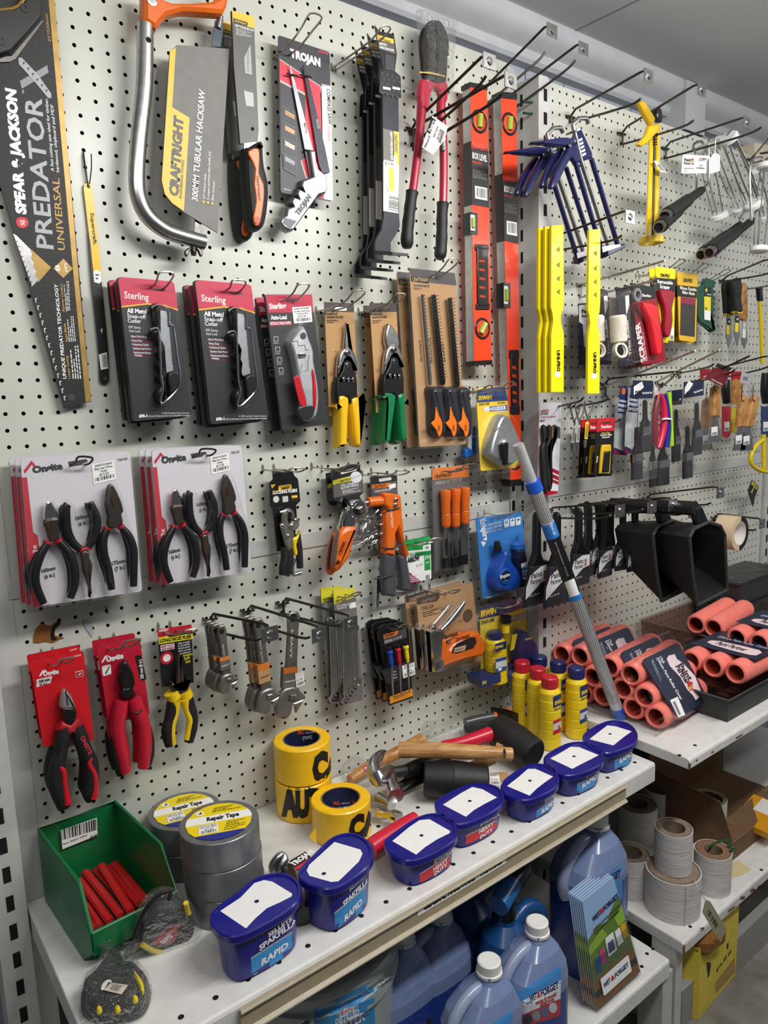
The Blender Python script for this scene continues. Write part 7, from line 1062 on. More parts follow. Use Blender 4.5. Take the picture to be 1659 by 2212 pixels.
for k,(x,y,c,l)in enumerate(((1075,700,0,'black and yellow handle, first on its peg'),(1195,665,0,'black and yellow handle, second on its peg'),(1300,750,1,'wooden handle, behind two black ones'))):
 d=WP(Y0+(.07,.1,.06)[k]);t=thing('putty_knife','putty knife with '+l,'putty knife',d.hit(x,y+900),'putty knives');s_=lambda P:shift(P,x-1075,y-700)
 part(t,'handle',d,s_([(1075,700),(1120,720),(1138,850),(1125,1000),(1150,1180),(1100,1215),(1040,1180),(1030,1000),(1015,850),(1020,740)])if not c else s_([(1060,700),(1105,730),(1115,1150),(1095,1210),(1030,1200),(1030,800)]),.018,'woodh' if c else 'roughblack',2,.006);part(t,'blade',d,s_([(1070,1200),(1125,1210),(1130,1450),(1140,1520),(1090,1680 if k<2 else 1640),(1045,1500),(1060,1400)]),.002,'steel',0,.0005)
 m=MB();f=d.off(.0014);m.paint(f,s_([(1072,1240),(1122,1245),(1120,1345),(1070,1335)]),'1c1c1c' if not c else 'c8c8c4',1);m.paint(f,s_([(1068,1340),(1118,1350),(1112,1480),(1062,1470)]),'e8cf28' if not c else 'eceae6',1);m.text(f,'uni',*s_([(1085,1300),(1110,1305)]),30,'f0f0f0',2,2);m.build('blade_label',t,smooth=False)
 if not c:part(t,'collar',d,s_([(1035,1175),(1100,1200),(1150,1170),(1145,1195),(1100,1225),(1045,1205)]),.019,'e8cf28p',0)
use('h');peg('holding the putty knives, bare tip in front',(1000,715),(1700,400),(1720,560),.26,.27,drop=.0);peg('holding the yellow handled tool',(1320,830),None,(1720,730),.2,.2,drop=.0,plate=False)
t=thing('pole_tool','thin yellow handled tool with black head hanging beside the far post','tool',wp(1560,1650,Y0+.1));d=WP(Y0+.1);part(t,'head',d,[(1500,815),(1555,800),(1575,1000),(1515,1000)],.012,'blackplastic',0);rod(t,'handle',d,[(1540,1000),(1560,1400),(1580,1900)],.0055,'d8c01cp',12)
use('o');peg('above the wire brush set',(150,178),None,(420,108),L=.15,Ll=.15,drop=.004,plate=False);peg('holding the steel openers',(320,172),None,(630,108),L=.17,Ll=.17,drop=.004,plate=False);peg('holding the blade dispensers',(590,300),None,(722,278),L=.14,Ll=.14,drop=.004,plate=False)
t,d=carded('wire_brush_set','three piece wire brush set on a white and red card','brush',.04,[(62,150),(242,150),(210,895),(45,925)],'e6e4ea',[([(70,870),(210,880),(205,900),(62,925)],'b01c30'),([(165,690),(218,715),(216,745),(162,720)],'b01c30'),([(162,735),(216,762),(214,790),(160,765)],'b01c30'),([(160,780),(212,800),(210,825),(158,800)],'b01c30')],[('JOSCO',(66,235),(130,228),24,'b01c30'),('BRUMBY',(66,250),(132,246),10,'444450'),('3 PIECE HAND BRUSH SET',(66,275),(190,268),9,'b01c30'),('MULTI',(62,310),(98,305),18,'22222a')])
for k,P in enumerate(([(75,345),(105,345),(105,450),(95,500),(110,700),(115,870),(85,875),(75,700),(65,520),(85,470)],[(125,345),(150,345),(150,450),(120,520),(130,650),(150,850),(120,865),(110,700),(105,520),(128,450)],[(165,345),(195,345),(192,450),(150,560),(155,700),(150,860),(140,700),(140,560),(165,450)])):part(t,'wire_brush',d.off(.012),P,.012,'roughblack',2)
for k,(x,c)in enumerate(((108,'darksteel'),(158,'gold'),(200,'steel'))):
 m=MB()
 for j in range(12):p=d.off(.012).hit(x,350+j*8);m.tube([p,p+A3(.008,-.004,-.002)],.0012,c,4)
 m.build('bristle_rows',t)
for k,(x,y,dp,l)in enumerate(((350,170,.06,'rearmost'),(390,165,.09,'middle one'),(460,140,.13,'front one with yellow label'))):d=WP(Y0+dp);t=thing('tin_opener','bent steel wire tin opener, '+l,'opener',d.hit(x-20,y+380),'steel wire openers');rod(t,'wire',d,[(x-5,y+150),(x-30,y+60),(x-30,y+10),(x,y-5),(x+35,y+20),(x+25,y+80),(x,y+130),(x-10,y+250),(x-25,y+380)],.0022,'steel',8,3);part(t,'tip',d,[(x-38,y+320),(x-15,y+320),(x-22,y+385),(x-35,y+385)],.002,'steel',0,.0005);m=MB();m.slab(d.off(.003),[(x-20,y+170),(x+5,y+170),(x-5,y+310),(x-30,y+310)],.0008,'e8d42c' if k==2 else 'd4d2d0');m.bars(d.off(.003),[(x-16,y+190),(x+2,y+190),(x-8,y+300),(x-26,y+300)],k=1,n=10);m.build('label',t,smooth=False)
for k,(ox,dp,l)in enumerate(((0,.12,'front pack'),(-88,.08,'second pack'),(-130,.05,'third pack'))):s_=lambda P:shift(P,ox,k*5);t,d=carded('blade_dispenser','yellow trimming blade dispenser on a red and black card, '+l,'blades',dp,s_([(532,280),(678,275),(652,755),(508,760)]),'161616',[(s_([(530,280),(678,275),(672,382),(526,390)]),'c8202c'),(s_([(568,310),(645,305),(642,322),(568,328)]),'5a3434')],[('Sterling',*s_([(560,362),(648,358)]),24,'f4e8e8'),('Heavy Duty',*s_([(565,408),(636,404)]),12,'e8c43a'),('Trimming Blade',*s_([(552,425),(650,420)]),13,'f0f0f0'),('Dispenser',*s_([(568,443),(635,438)]),13,'f0f0f0'),('10 PACK',*s_([(530,645),(538,590)]),11,'f0f0f0')],grp='trimming blade dispensers');part(t,'dispenser',d.off(.004),s_([(570,498),(640,495),(642,530),(632,735),(548,735),(562,540)]),.008,'dcb41cp',0);part(t,'blade_window',d.off(.006),s_([(580,550),(638,545),(625,725),(562,728)]),.008,'gunmetal',0)
use('p');peg('holding the paint spouts',(20,115),(640,10),(62,225),.26,.1,drop=.03,plate=False);peg('holding the coloured brush bags',(490,120),None,(600,20),.2,.26,drop=.0,plate=False)
for k,(x,dp,l)in enumerate(((0,.05,'nearer the blade dispensers'),(88,.07,'behind the brush set bag'))):s_=lambda P:shift(P,x,-10*k);t,d=carded('paint_spout','navy and white paint pouring spout card, '+l,'paint spout',dp,s_([(160,130),(215,130),(205,700),(95,690)]),'23366e',[(s_([(110,350),(205,360),(200,680),(98,630)]),'d8d8dc'),(s_([(100,560),(115,480),(160,490),(190,560),(190,600),(100,640)]),'b8c4c4'),(s_([(98,640),(150,690),(200,650),(200,690),(95,690)]),'a02850')],[('UNIVERSAL',*s_([(138,258),(205,268)]),18,'f0f0f4'),('PAINT',*s_([(132,298),(205,308)]),24,'f0f0f4'),('SPOUT',*s_([(128,338),(205,348)]),24,'f0f0f4')],grp='paint pouring spouts');m=MB();m.lathe(d.hit(*s_([(178,172)])[0]),(0,-1,0),[(0,.009),(.0006,.009)],'e0722c',18);m.build('sticker',t)
def bag(lab,dep,P,hd,logo,brushes):
 t,d=carded('brush_set_bag',lab,'paint brush set',dep,hd,'1c2440',[(logo,'ecebea')],[('Paint',*[(logo[0][0]+12,logo[0][1]+(58 if len(logo)else 0)),(logo[0][0]+62,logo[0][1]+45)],24,'1c2028'),('Partner',(logo[0][0]+10,logo[0][1]+80),(logo[0][0]+70,logo[0][1]+66),18,'1c2028'),('Paint Brush Set',(hd[3][0]+80,hd[3][1]-40),(hd[2][0]-10,hd[2][1]-40),16,'f0f0f0')],grp='paint brush set bags')
 for(x,y,s1)in brushes:
  w=42*s1;b=part(t,'bristles',d.off(-.006),[(x-w,y+70),(x+w,y+55),(x+w,y+200),(x-w,y+215)],.012,'22242ar',0);part(t,'ferrule',d.off(-.006),[(x-w,y),(x+w,y-15),(x+w,y+60),(x-w,y+75)],.016,'chrome',0);part(t,'handle',d.off(-.006),[(x-w*.9,y),(x+w*.9,y-14),(x+w*.3,y-80),(x+w*.25,y-210),(x-w*.25,y-210),(x-w*.3,y-75)],.012,'1a1a1cp',2)
 m=MB();m.pill(d.off(-.012),P,.024,'clearx',.004,sp=0);m.build('bag_film',t);return t
bag('clear bag with paint brushes under a navy header, beside the paint spouts',.15,[(252,235),(420,235),(395,880),(225,920)],[(262,82),(422,85),(420,230),(250,235)],[(262,135),(330,90),(345,140),(300,180),(262,205)],[(355,465,.95),(288,690,.95)])
bag('clear bag with paint brushes under a navy header, far one beside the wooden scrapers',.15,[(672,228),(838,215),(825,860),(660,900)],[(680,95),(840,85),(838,205),(675,230)],[(682,145),(715,85),(752,110),(720,160),(680,200)],[(705,680,.8),(780,490,.8)])
bag('clear bag with paint brushes hanging behind the coloured strips',.06,[(400,250),(640,250),(600,940),(400,960)],[(540,170),(668,155),(660,280),(555,290)],[(545,190),(570,170),(575,210),(560,230),(548,240)],[(500,740,1.1),(418,750,.5),(610,545,.7)])
for nm,c,P in(('pink curved','d92850p',[(480,205),(505,280),(515,400),(500,520),(465,640)]),('dark red','7a1428p',[(465,210),(440,330),(432,500),(440,620)]),('blue','2a2f8cp',[(515,200),(535,320),(545,480),(530,630)]),('lime green','a8d824p',[(548,180),(552,330),(562,500),(568,620)])):d=WP(Y0+.13);m=MB();m.tube([d.hit(*p)for p in P],[.0075,.0085,.0085,.008],c,10,sp=3);o=m.build('plastic_strip');tag(o,nm+' plastic strip in the tied colourful bundle','plastic strip','colourful plastic strips')
d=WP(Y0+.14);m=MB();m.tube([d.hit(500,402),d.hit(535,398),d.hit(572,403)],.0025,'f0f0f0',8);tag(m.build('cable_tie'),'white cable tie around the colourful plastic strips','cable tie')
t,d=carded('white_card','pink and white card bent beside the colourful strips','card',.12,[(430,100),(470,180),(495,400),(470,630),(420,620),(440,380)],'dcc8d0',[([(440,440),(470,430),(465,540),(440,530)],'b03050')],[('TRIM',(455,600),(475,340),14,'8a2c48')])
use('g');peg('holding the wooden scrapers with the dark red tag',(600,830),(1400,455),(1190,645),.28,.2,drop=.0,plate=False,bend=False);peg('in front of the swing tags',(930,690),(1700,460),(1700,580),.2,.22,drop=.02);peg('with bare bent tip above the brush bag',(380,700),None,(890,560),.14,.2,drop=.0,plate=False)
def wscr(lab,dep,top,bot,bl,w=50,lab2=True):
 d=WP(Y0+dep);(x0,y0),(x1,y1),(x2,y2)=top,bot,bl;t=thing('wooden_scraper',lab,'scraper',d.hit(x2,y2),'wooden handled scrapers');part(t,'handle',d,[(x0-w,y0+40),(x0,y0),(x0+w,y0+30),(x1+w,y1),(x1-w,y1)],.018,'woodh',0,.005);part(t,'blade',d,[(x1-w*.8,y1-10),(x1+w*.8,y1-10),(x2+w*1.9,y2-30),(x2+w*1.8,y2),(x2-w*1.9,y2+20),(x2-w*1.8,y2-20)],.002,'steel',0,.0005);m=MB();m.sticker(d.off(.0014),[(x2-45,y2-200),(x2+45,y2-215),(x2+45,y2-90),(x2-45,y2-75)],(),1);m.build('price_label',t,smooth=False);rod(t,'cord',d.off(.01),[(x0+10,y0+90),(x0-20,y0+30),(x0-10,y0-150)],.0012,'4a1018r',6,3);return t
wscr('wooden handled scraper with price label, nearest the clear brush bag',.12,(905,870),(890,1330),(890,1680));wscr('wooden handled scraper half hidden by the clear brush bag',.08,(790,1050),(760,1480),(770,1800));wscr('wooden handled scraper, first of the pair with grey tags',.14,(1300,1020),(1265,1480),(1240,1800));wscr('wooden handled scraper, second of the pair with grey tags',.14,(1460,1020),(1365,1480),(1350,1810))
t,d=carded('swing_tag','dark red folded tag above the wooden scrapers','tag',.16,[(880,620),(1100,640),(1110,740),(1010,900),(770,780)],'6e1424',[([(930,560),(1150,630),(1100,680),(900,610)],'1c1416')],[('SCRAPER',(840,800),(1000,880),20,'e0c8cc')]);t,d=carded('swing_tag','second dark red tag, partly hidden behind the first','tag',.1,[(690,650),(840,640),(800,760),(700,800)],'8c1828',[],[('PRO',(730,770),(790,750),20,'e0c8cc')])
t,d=carded('swing_tag','grey swing tag with barcode above the pair of wooden scrapers','tag',.18,[(1290,690),(1450,720),(1400,880),(1260,840)],'a8a4a8',extra=lambda m,d:m.bars(d,[(1305,750),(1370,760),(1360,815),(1298,800)],k=1,n=12))
for k,(x,c,l)in enumerate(((1060,'blackplastic','black handle and red label, in the middle'),(1620,'blackplastic','black handle, at the far end'))):d=WP(Y0+.07);t=thing('paint_scraper','scraper with '+l,'scraper',d.hit(x,1620),'black handled scrapers');rod(t,'handle',d,[(x,800-k*100),(x-10,950),(x+5,1130)],[.011,.013,.011],c,14,3);part(t,'blade',d,[(x-60,1180),(x+60,1180),(x+55,1600),(x,1640),(x-60,1600)],.002,'2a3a66p' if k else 'c0203ap',0,.0005);m=MB();m.sticker(d.off(.0014),[(x-30,1400),(x+45,1400),(x+45,1530),(x-30,1540)],(),1);m.build('price_label',t,smooth=False)
for k,x in enumerate((1170,1235)):d=WP(Y0+.045);t=thing('paint_brush','brush with pale wooden handle and red tip, %s of the two behind the grey tag'%('first','second')[k],'paint brush',d.hit(x,1500),'pale handled brushes');rod(t,'handle',d,[(x,780),(x+10,900),(x,1150)],[.008,.011,.009],'woodh',12,3);rod(t,'red_tip',d,[(x,680),(x,790)],.0085,'c01c2cp',12);part(t,'label',d,[(x-40,1200),(x+30,1200),(x+20,1560),(x-40,1560)],.006,'c8b428',0)
use('f');t=thing('paint_stirrer','yellow paint mixing paddle near the far post','stirrer',wp(1600,330,Y0+.12));d=WP(Y0+.12);rod(t,'ring',d,[(1600,0),(1500,90),(1450,230),(1500,330),(1640,380),(1760,300),(1740,100)],.0065,'e0c41cp',10,4);rod(t,'shaft',d,[(1605,-60),(1610,350)],.007,'e0c41cp',10)
t,d=carded('hang_tag','small yellow and black tag hanging on the far post','tag',.06,[(1470,480),(1550,560),(1500,700),(1480,800),(1430,650),(1425,600)],'2c2a20',[([(1470,490),(1545,565),(1520,600),(1455,530)],'d8c428')],[('uni',(1460,640),(1500,560),30,'e0e0d0')])
#  far bay, bottom row
def peg2(lab,*a,**k):peg(lab,*a,**k)
use('R')
for l,b,u,lo,L in(('holding the widest paint brushes',(110,190),(620,130),(560,210),.3),('holding the single wide paint brush',(300,165),(850,105),(790,165),.3),('holding the two medium brushes',(470,145),(1000,90),(945,170),.3),('holding the narrow brushes',(600,120),(1140,140),(1080,195),.3),('bare, above the black scoops',(815,90),(1340,10),(1280,120),.25),('holding the masking tape',(1300,225),(1640,235),(1600,310),.22)):peg(l,b,u,lo,L,L*.92,drop=.012)
def brush(lab,dep,hx,hy,q,grp):
 d=WP(Y0+dep);(x0,y0),(x1,y1),(x2,y2),(x3,y3)=q;t=thing('paint_brush',lab,'paint brush',d.hit(hx,y2),grp);s=(x1-x0)*.14
 part(t,'handle',d,[(hx-s*.8,hy+30),(hx-s*.3,hy),(hx+s*.4,hy),(hx+s,hy+30),(hx+s,y0-110),(hx+s*1.6,y0-70),(x1-6,y1-15),(x1-4,y1+20),(x0+4,y0+20),(x0+6,y0-15),(hx-s*1.6,y0-70),(hx-s,y0-110)],.018,'blackplastic',0,.006);part(t,'bristles',d,[(x0+6,y0+10),(x1-6,y1+10),(x2-5,y2-5),(x3+5,y3-5)],.016,'1a1a1ar',0)
 e=d.off(.0095);at=lambda u,v:tuple((A3(*q[0])*(1-u)+A3(*q[1])*u)*(1-v)+(A3(*q[3])*(1-u)+A3(*q[2])*u)*v);m=MB();m.slab(e,q,.001,'171a24');m.paint(e,[at(.15,.2),at(.6,.03),at(1,.0),at(1,.38),at(.65,.45),at(.05,.8),at(.02,.5)],'e2e0e4',1);m.text(e,'Paint',at(.2,.3),at(.66,.28),(y3-y0)*.14,'1a1a20',2,1);m.text(e,'Partner',at(.2,.44),at(.66,.42),(y3-y0)*.11,'1a1a20',2,1);m.text(e,'Paint Brush',at(.2,.76),at(.6,.73),(y3-y0)*.05,'c8c8d0',2,.5)
 for k,c in enumerate(('c03040','7a9a3a','c8582c')):m.paint(e,[at(.72,.16+k*.08),at(.84,.15+k*.08),at(.84,.22+k*.08),at(.72,.23+k*.08)],c,2)
 m.build('label',t,smooth=False);m=MB();m.pill(d.off(.0),[(x0-12,y0-12),(x1+10,y1-14),(x2+8,y2+10),(x3-10,y3+12)],.013,'clearx',.003,sp=0);m.build('sleeve',t);return t
b=brush('widest black handled paint brush, front one, partly behind the aluminium pole',.09,172,185,[(110,590),(270,555),(260,830),(80,880)],'widest paint brushes');dup(b,(-.03,.035,0),'widest black handled paint brush, the one behind, beside the slotted post')
brush('single wide black handled paint brush on its own peg',.1,330,155,[(278,495),(412,488),(402,695),(275,735)],None)
b=brush('medium black handled paint brush, front one of two',.12,518,135,[(480,470),(578,455),(562,640),(470,668)],'medium paint brushes');dup(b,(-.022,.03,0),'medium black handled paint brush, rear one of two')
b=brush('narrow black handled paint brush, front one of five beside the scoops',.17,735,120,[(690,450),(762,440),(756,605),(680,620)],'narrow paint brushes')
for k,l in enumerate(('second','third','fourth','rearmost')):dup(b,(-.012*(k+1),.026*(k+1),0),'narrow black handled paint brush, %s of five'%l)
def scoop(lab,P,dep,back,hnd):
 f=WP(Y0+dep);t=thing('scoop',lab,'scoop',f.hit(*P[5]),'black plastic scoops');F=[f.hit(*p)for p in P];zt=max(p[2]for p in F);zb=min(p[2]for p in F);c=sum(F)/len(F);B=[A3(c[0]+(p[0]-c[0])*.74,p[1]+back,zt-.014-(zt-p[2])*.5)for p in F];I=[c+(p-c)*.94 for p in F];J=[p+(sum(B)/len(B)-p)*.06+A3(0,-.004,0)for p in B];m=MB();m.ring(F,B,'roughblack');m.ring(I,J,'blackplastic');m.ring(F,I,'gunmetal');m.add(B,[list(range(len(B)))],'roughblack',True);m.add(J,[list(range(len(J)))],'roughblack',True);m.build('bowl',t)
 m=MB();n=len(F);[m.tube([F[k],F[(k+1)%n]],.0042,'2c2c2ar',8)for k in range(n)];m.build('rim',t);(x0,y0),(x1,y1)=hnd;a=f.hit(x0,y0);m=MB();m.tube([a,A3(a[0]-.01,a[1]+-(-.12),a[2]-.003)],.016,'blackplastic',14);m.build('grip',t);part(t,'grip_strut',f.off(-.006),[(x0-25,y0-5),(x0+30,y0-20),(x1+40,y1),(x1-45,y1+25),(x0-18,y0+70)],.014,'blackplastic',0);return t
t=scoop('black plastic scoop, front one facing out',[(1125,370),(1155,310),(1260,258),(1345,285),(1378,350),(1395,745),(1180,855),(1150,650)],.34,.115,((1170,160),(1210,255)))
dup(t,(-.012,.082,-.004),'black plastic scoop, rear one with the front scoop nested in it')
use('f');t=thing('masking_tape','cream masking tape roll hanging by the far post','tape roll',wp(1330,1330,Y0+.16));o=WP(Y0+.17).hit(1325,1120);m=MB();m.lathe(o,(0,1,0),[(0,.034),(0,.05),(.055,.05),(.055,.034),(0,.034)],'d9c3a0',34,False,False);m.build('tape',t);m=MB();m.lathe(o,(0,1,0),[(0,.0335),(.055,.0335)],'e6e2dc',30,False,False);m.build('core',t);m=MB();f=Pl(o+A3(0,-.0005,0),(0,-1,0),(1,0,0));R_=lambda r,a:f.at(r*math.cos(a),r*math.sin(a));P=[R_(.05,a)for a in np.linspace(-1.6,1.5,14)]+[R_(.036,a)for a in np.linspace(1.5,-1.6,14)];m.add(P,[list(range(28))],'1c1a1a',True);m.build('label_ring',t,smooth=False)
use('R');p0=hp(880,1660,ZT+.034);xp=Pl((p0[0],0,0),(-1,0,0),(0,-1,0));RR=.0285
def rollers(t,ends,ax,L_=.235):
 for c in ends:
  m=MB();m.lathe(c,ax,[(.004,.0185),(0,.022),(.002,.026),(.01,RR),(L_-.01,RR),(L_-.002,.026),(L_,.022)],'fleece',26,False,True);m.build('roller_sleeve',t);m=MB();m.lathe(c,ax,[(.003,.0188),(.05,.0188)],'coreorange',22,False,True);m.build('core',t)
tops=[(700,1355),(548,1300),(338,1222),(172,1198)];ax=nrm(A3(1,.12,.0));t=thing('roller_pack','three pink paint roller covers in a pack, front pack with the whole label showing','paint roller covers',p0-A3(0,0,.03),'upright pink roller packs');E=[xp.hit(*p)for p in((700,1355),(800,1515),(880,1660))];rollers(t,E,ax)
n_=np.cross(ax,E[0]-E[2]);n_=nrm(n_ if n_[1]<0 else-n_);lp=Pl(E[0]+n_*(RR+.007),n_,ax);m=MB();m.slab(lp,rrect([(780,1248),(1045,1118),(1262,1530),(1048,1668)],30),.001,'16203a');m.paint(lp,[(962,1240),(975,1215),(1020,1205),(1035,1240),(1080,1270),(1165,1360),(1210,1475),(1205,1505),(1170,1535),(1150,1500),(1110,1460),(1060,1370),(985,1290)],'ecd4d8',1)
m.text(lp,'Paint',(1042,1285),(1120,1400),36,'16161c',2,2);m.text(lp,'Partner',(1022,1295),(1105,1425),30,'16161c',2,2);m.text(lp,'3 Pack',(905,1228),(938,1275),20,'f0f0f0',2,1);m.text(lp,'230mm Paint Roller Cover',(885,1232),(1062,1535),18,'f0f0f0',2,1);m.lines(lp,[(862,1240),(935,1400),(915,1405),(850,1255)],3,'a8b0c4',2)
for k,c in enumerate(('c03040','b8a02c','c8402c')):m.paint(lp,[(1106+k*4,1428-24*(k==0)+k*22),(1140+k*4,1400+k*22),(1152+k*2,1420+k*20),(1114+k*2,1444+k*14)],c,2)
m.sticker(lp,[(985,1535),(1040,1510),(1095,1640),(1045,1660)],(),2,bar=(.15,.15,.5,.9));m.build('label',t,smooth=False);m=MB();m.pill(lp.off(-.034),[(640,1300),(700,1260),(1050,1105),(1080,1120),(1290,1520),(1050,1690),(860,1700)],.036,'wrap',.01,sp=0);m.build('film',t)
for k,l in zip((1,2,3),('second from the front','third from the front, behind the pole','rearmost, against the board')):dup(t,tuple(float(x)for x in A3(0,min(0,-.098-xp.hit(*tops[k])[1]),0)+xp.hit(*tops[k])-E[0]),'three pink paint roller covers in a pack, '+l)
def tray(name,lab,A_,U,V_,w,dpt,h,mt,film=None,grp=None):
 t=thing(name,lab,'tray',A_,grp);u,v=nrm(U),nrm(V_);P=[A_,A_+u*w,A_+u*w+v*dpt,A_+v*dpt];c=sum(P)/4;z=A3(0,0,h);T4=[c+(p-c)*1.04+z for p in P];m=MB();m.ring(P,T4,mt,True);m.add(P,[(0,1,2,3)],mt,True);m.ring(T4,[c+(p-c)*1.09+z for p in P],mt,True);m.build('tray_body',t,smooth=False)
 if film:m=MB();m.add([p+A3(0,0,.004)for p in T4],[(0,1,2,3)],film,True);m.build('film',t,smooth=False)
 return t
use('b');a=hp(690,340,ZT+.001);b_=hp(120,120,ZT+.001);tray('paint_tray','clear plastic tray under the upright pink roller packs and pole',a+A3(0,.008,0),A3(1,.05,0),A3(0,1,0),.34,a[1]*-1-.1,.028,'acrylic')
use('Z');a=hp(1623,1542,ZT+.001);tray('paint_tray','dark grey wrapped paint tray at the shelf edge under a flat roller pack',a+A3(-.085,.015,0),A3(1,0,0),A3(0,1,0),.4,.25,.06,'3c3d3er','wrap','dark paint trays')
def flat(lab,px,z,L_=.235,label=True):
 c=hp(*px,z+RR);t=thing('roller_pack',lab,'paint roller covers',c-A3(0,0,RR),'flat pink roller packs');rollers(t,[c+A3(0,.057*k,0)for k in range(3)],A3(1,.0,0),L_)
 if label:
  q=Pl(c+A3(0,0,RR+.001),(0,0,1),(-1,0,0));P=[q.at(-x,-y)for x,y in((.045,-.028),(.2,-.028),(.2,.14),(.045,.14))];m=MB();m.add(P,[(0,1,2,3)],'16203a',True);g=lambda x,y:tuple(proj(q.at(-x,-y)));m.paint(q,[g(.07,.0),g(.09,-.012),g(.12,.0),g(.115,.1),g(.095,.118),g(.075,.1)],'ecd4d8',1,2);m.text(q,'Paint Partner',g(.085,.095),g(.085,.02),12,'16161c',3,1);m.text(q,'230mm Paint Roller Cover',g(.14,.12),g(.14,-.01),7,'d0d4e0',2,.5);m.build('label',t,smooth=False)
 return t
flat('pack of pink roller covers lying flat on the dark tray, navy label upwards',(1588,1455),ZT+.067);flat('pack of pink roller covers at the picture edge behind the flat labelled pack',(1688,1402),ZT+.1,label=True)
a,b_=hp(1437,1320,ZT+.12),hp(1558,1379,ZT+.12);tray('paint_tray','tall clear plastic tray holding loose pink rollers by the board',A3(b_[0],b_[1],ZT+.001),A3(1,0,0),A3(0,1,0),.4,min(-.085-b_[1],.3),.12,'tint')
for px,l in(((1540,1357),'front one'),((1502,1350),'rear one')):c=hp(*px,ZT+.125);t=thing('roller_cover','loose pink roller cover in the tall clear tray, '+l,'paint roller cover',c-A3(0,0,.03),'loose pink roller covers');rollers(t,[c],nrm(A3(1,.1,.02)),.23)
for k,l in enumerate(('top one','middle one','bottom one')):a=hp(1600,1262,ZT+.2);tray('paint_tray','dark grey paint tray in the stack by the far post, '+l,A3(a[0],a[1],ZT+.134-.066*k),A3(1,0,0),A3(0,1,0),.3,min(.2,-.09-a[1]),.065,'2e2f31r','wrap' if not k else None,'stacked dark paint trays')
use('Z');A_,B_=hp(1338,1545,ZT+.006),wp(1120,962,.21);v=nrm(B_-A_);t=thing('extension_pole','aluminium extension pole with black sleeve leaning in the clear tray','extension pole',A_)
def onl(x,y):r=nrm(ray(x,y));n=np.cross(r,np.cross(r,v));return A_+v*(np.dot(CAM-A_,n)/np.dot(v,n))
S_=lambda nm,a,b,r,mt:(lambda m:(m.tube([onl(*a),onl(*b)],r,mt,28),m.build(nm,t))[1])(MB())
S_('foot_cap',(1343,1556),(1332,1528),.0165,'1f55c0p');S_('lower_tube',(1332,1530),(1148,1052),.0145,'poleal');S_('black_sleeve',(1237,1283),(1189,1158),.0153,'18181ap');S_('size_band',(1190,1160),(1178,1130),.0154,'2a78c8');S_('lower_band',(1241,1292),(1236,1280),.0154,'2a78c8');S_('collar',(1153,1062),(1144,1040),.0175,'1f55c0p');S_('upper_tube',(1146,1044),(1118,960),.0115,'poleal')
m=MB();m_=MB()
for k in range(20):a=k*.314;u_=nrm(np.cross(v,A3(0,1,0)));w_2=np.cross(v,u_);o=(u_*math.cos(a)+w_2*math.sin(a))*.0146;m.tube([onl(1325,1512)+o,onl(1238,1286)+o],.0007,'8a8a8cm',4);m_.tube([onl(1176,1126)+o,onl(1154,1066)+o],.0007,'8a8a8cm',4)
m.build('grip_ribs',t);m_.build('grip_ribs',t);sk=MB();sk.tube([onl(1332,1530),onl(1148,1052)],.0155,'steel',28);s=Skin(sk);m=MB();s.quad(m,[(1219,1258),(1240,1249),(1252,1284),(1231,1291)],'eeeeec',1);s.text(m,'0.6m to 1.2m',(1187,1132),(1196,1156),(6,-3),'f0f0f0',2);s.text(m,'EXTENSION POLE',(1198,1172),(1226,1246),(3,-1.5),'b0b0b0',1,.5);m.build('price_label',t,smooth=False)
#  jugs, bucket and brochures on the low shelf
def jug(lab,px,H,s,lv=.56,grp='blue cleaner jugs'):
 use('N');c=hp(*px,ZB+H);c=A3(c[0]-.02*s,c[1],ZB+.0005);t=thing('jug',lab,'jug',c,grp);hx,hy=.068*s,.052*s
 def rw(z,kx,ky,dx):return[c+A3(dx*s+hx*kx*np.sign(math.cos(a))*abs(math.cos(a))**.55,hy*ky*np.sign(math.sin(a))*abs(math.sin(a))**.55,z*H)for a in np.linspace(0,2*math.pi,32,endpoint=False)]
 R=[(.0,.93,.93,0),(.02,1,1,0),(lv,1,1,0),(.66,1,1,0),(.74,.9,.92,.004),(.84,.6,.7,.012),(.9,.33,.42,.019),(.92,.29,.38,.02),(.95,.29,.38,.02)];m=MB();Q=[rw(*r)for r in R]
 for k,(a,b)in enumerate(zip(Q,Q[1:])):m.ring(a,b,'jugliquid' if k<2 else 'jugair')
 m.add(Q[0],[list(range(32))[::-1]],'jugliquid');m.add(Q[-1],[list(range(32))],'jugair');sk=Skin(m);m.build('body',t);m=MB();m.tube([c+A3(x*s,0,z*H)for x,z in((.004,.87),(-.03,.86),(-.062,.78),(-.074,.66),(-.066,.56))],.0105*s,'jughandle',12,sp=4);m.build('handle',t);m=MB();o=c+A3(.02*s,0,.93*H);m.lathe(o,(0,0,1),[(0,.023*s),(.005,.023*s),(.006,.0205*s),(.022*s,.0205*s),(.024*s,.018*s)],'e9e8e4',28);m.build('cap',t);return t,sk
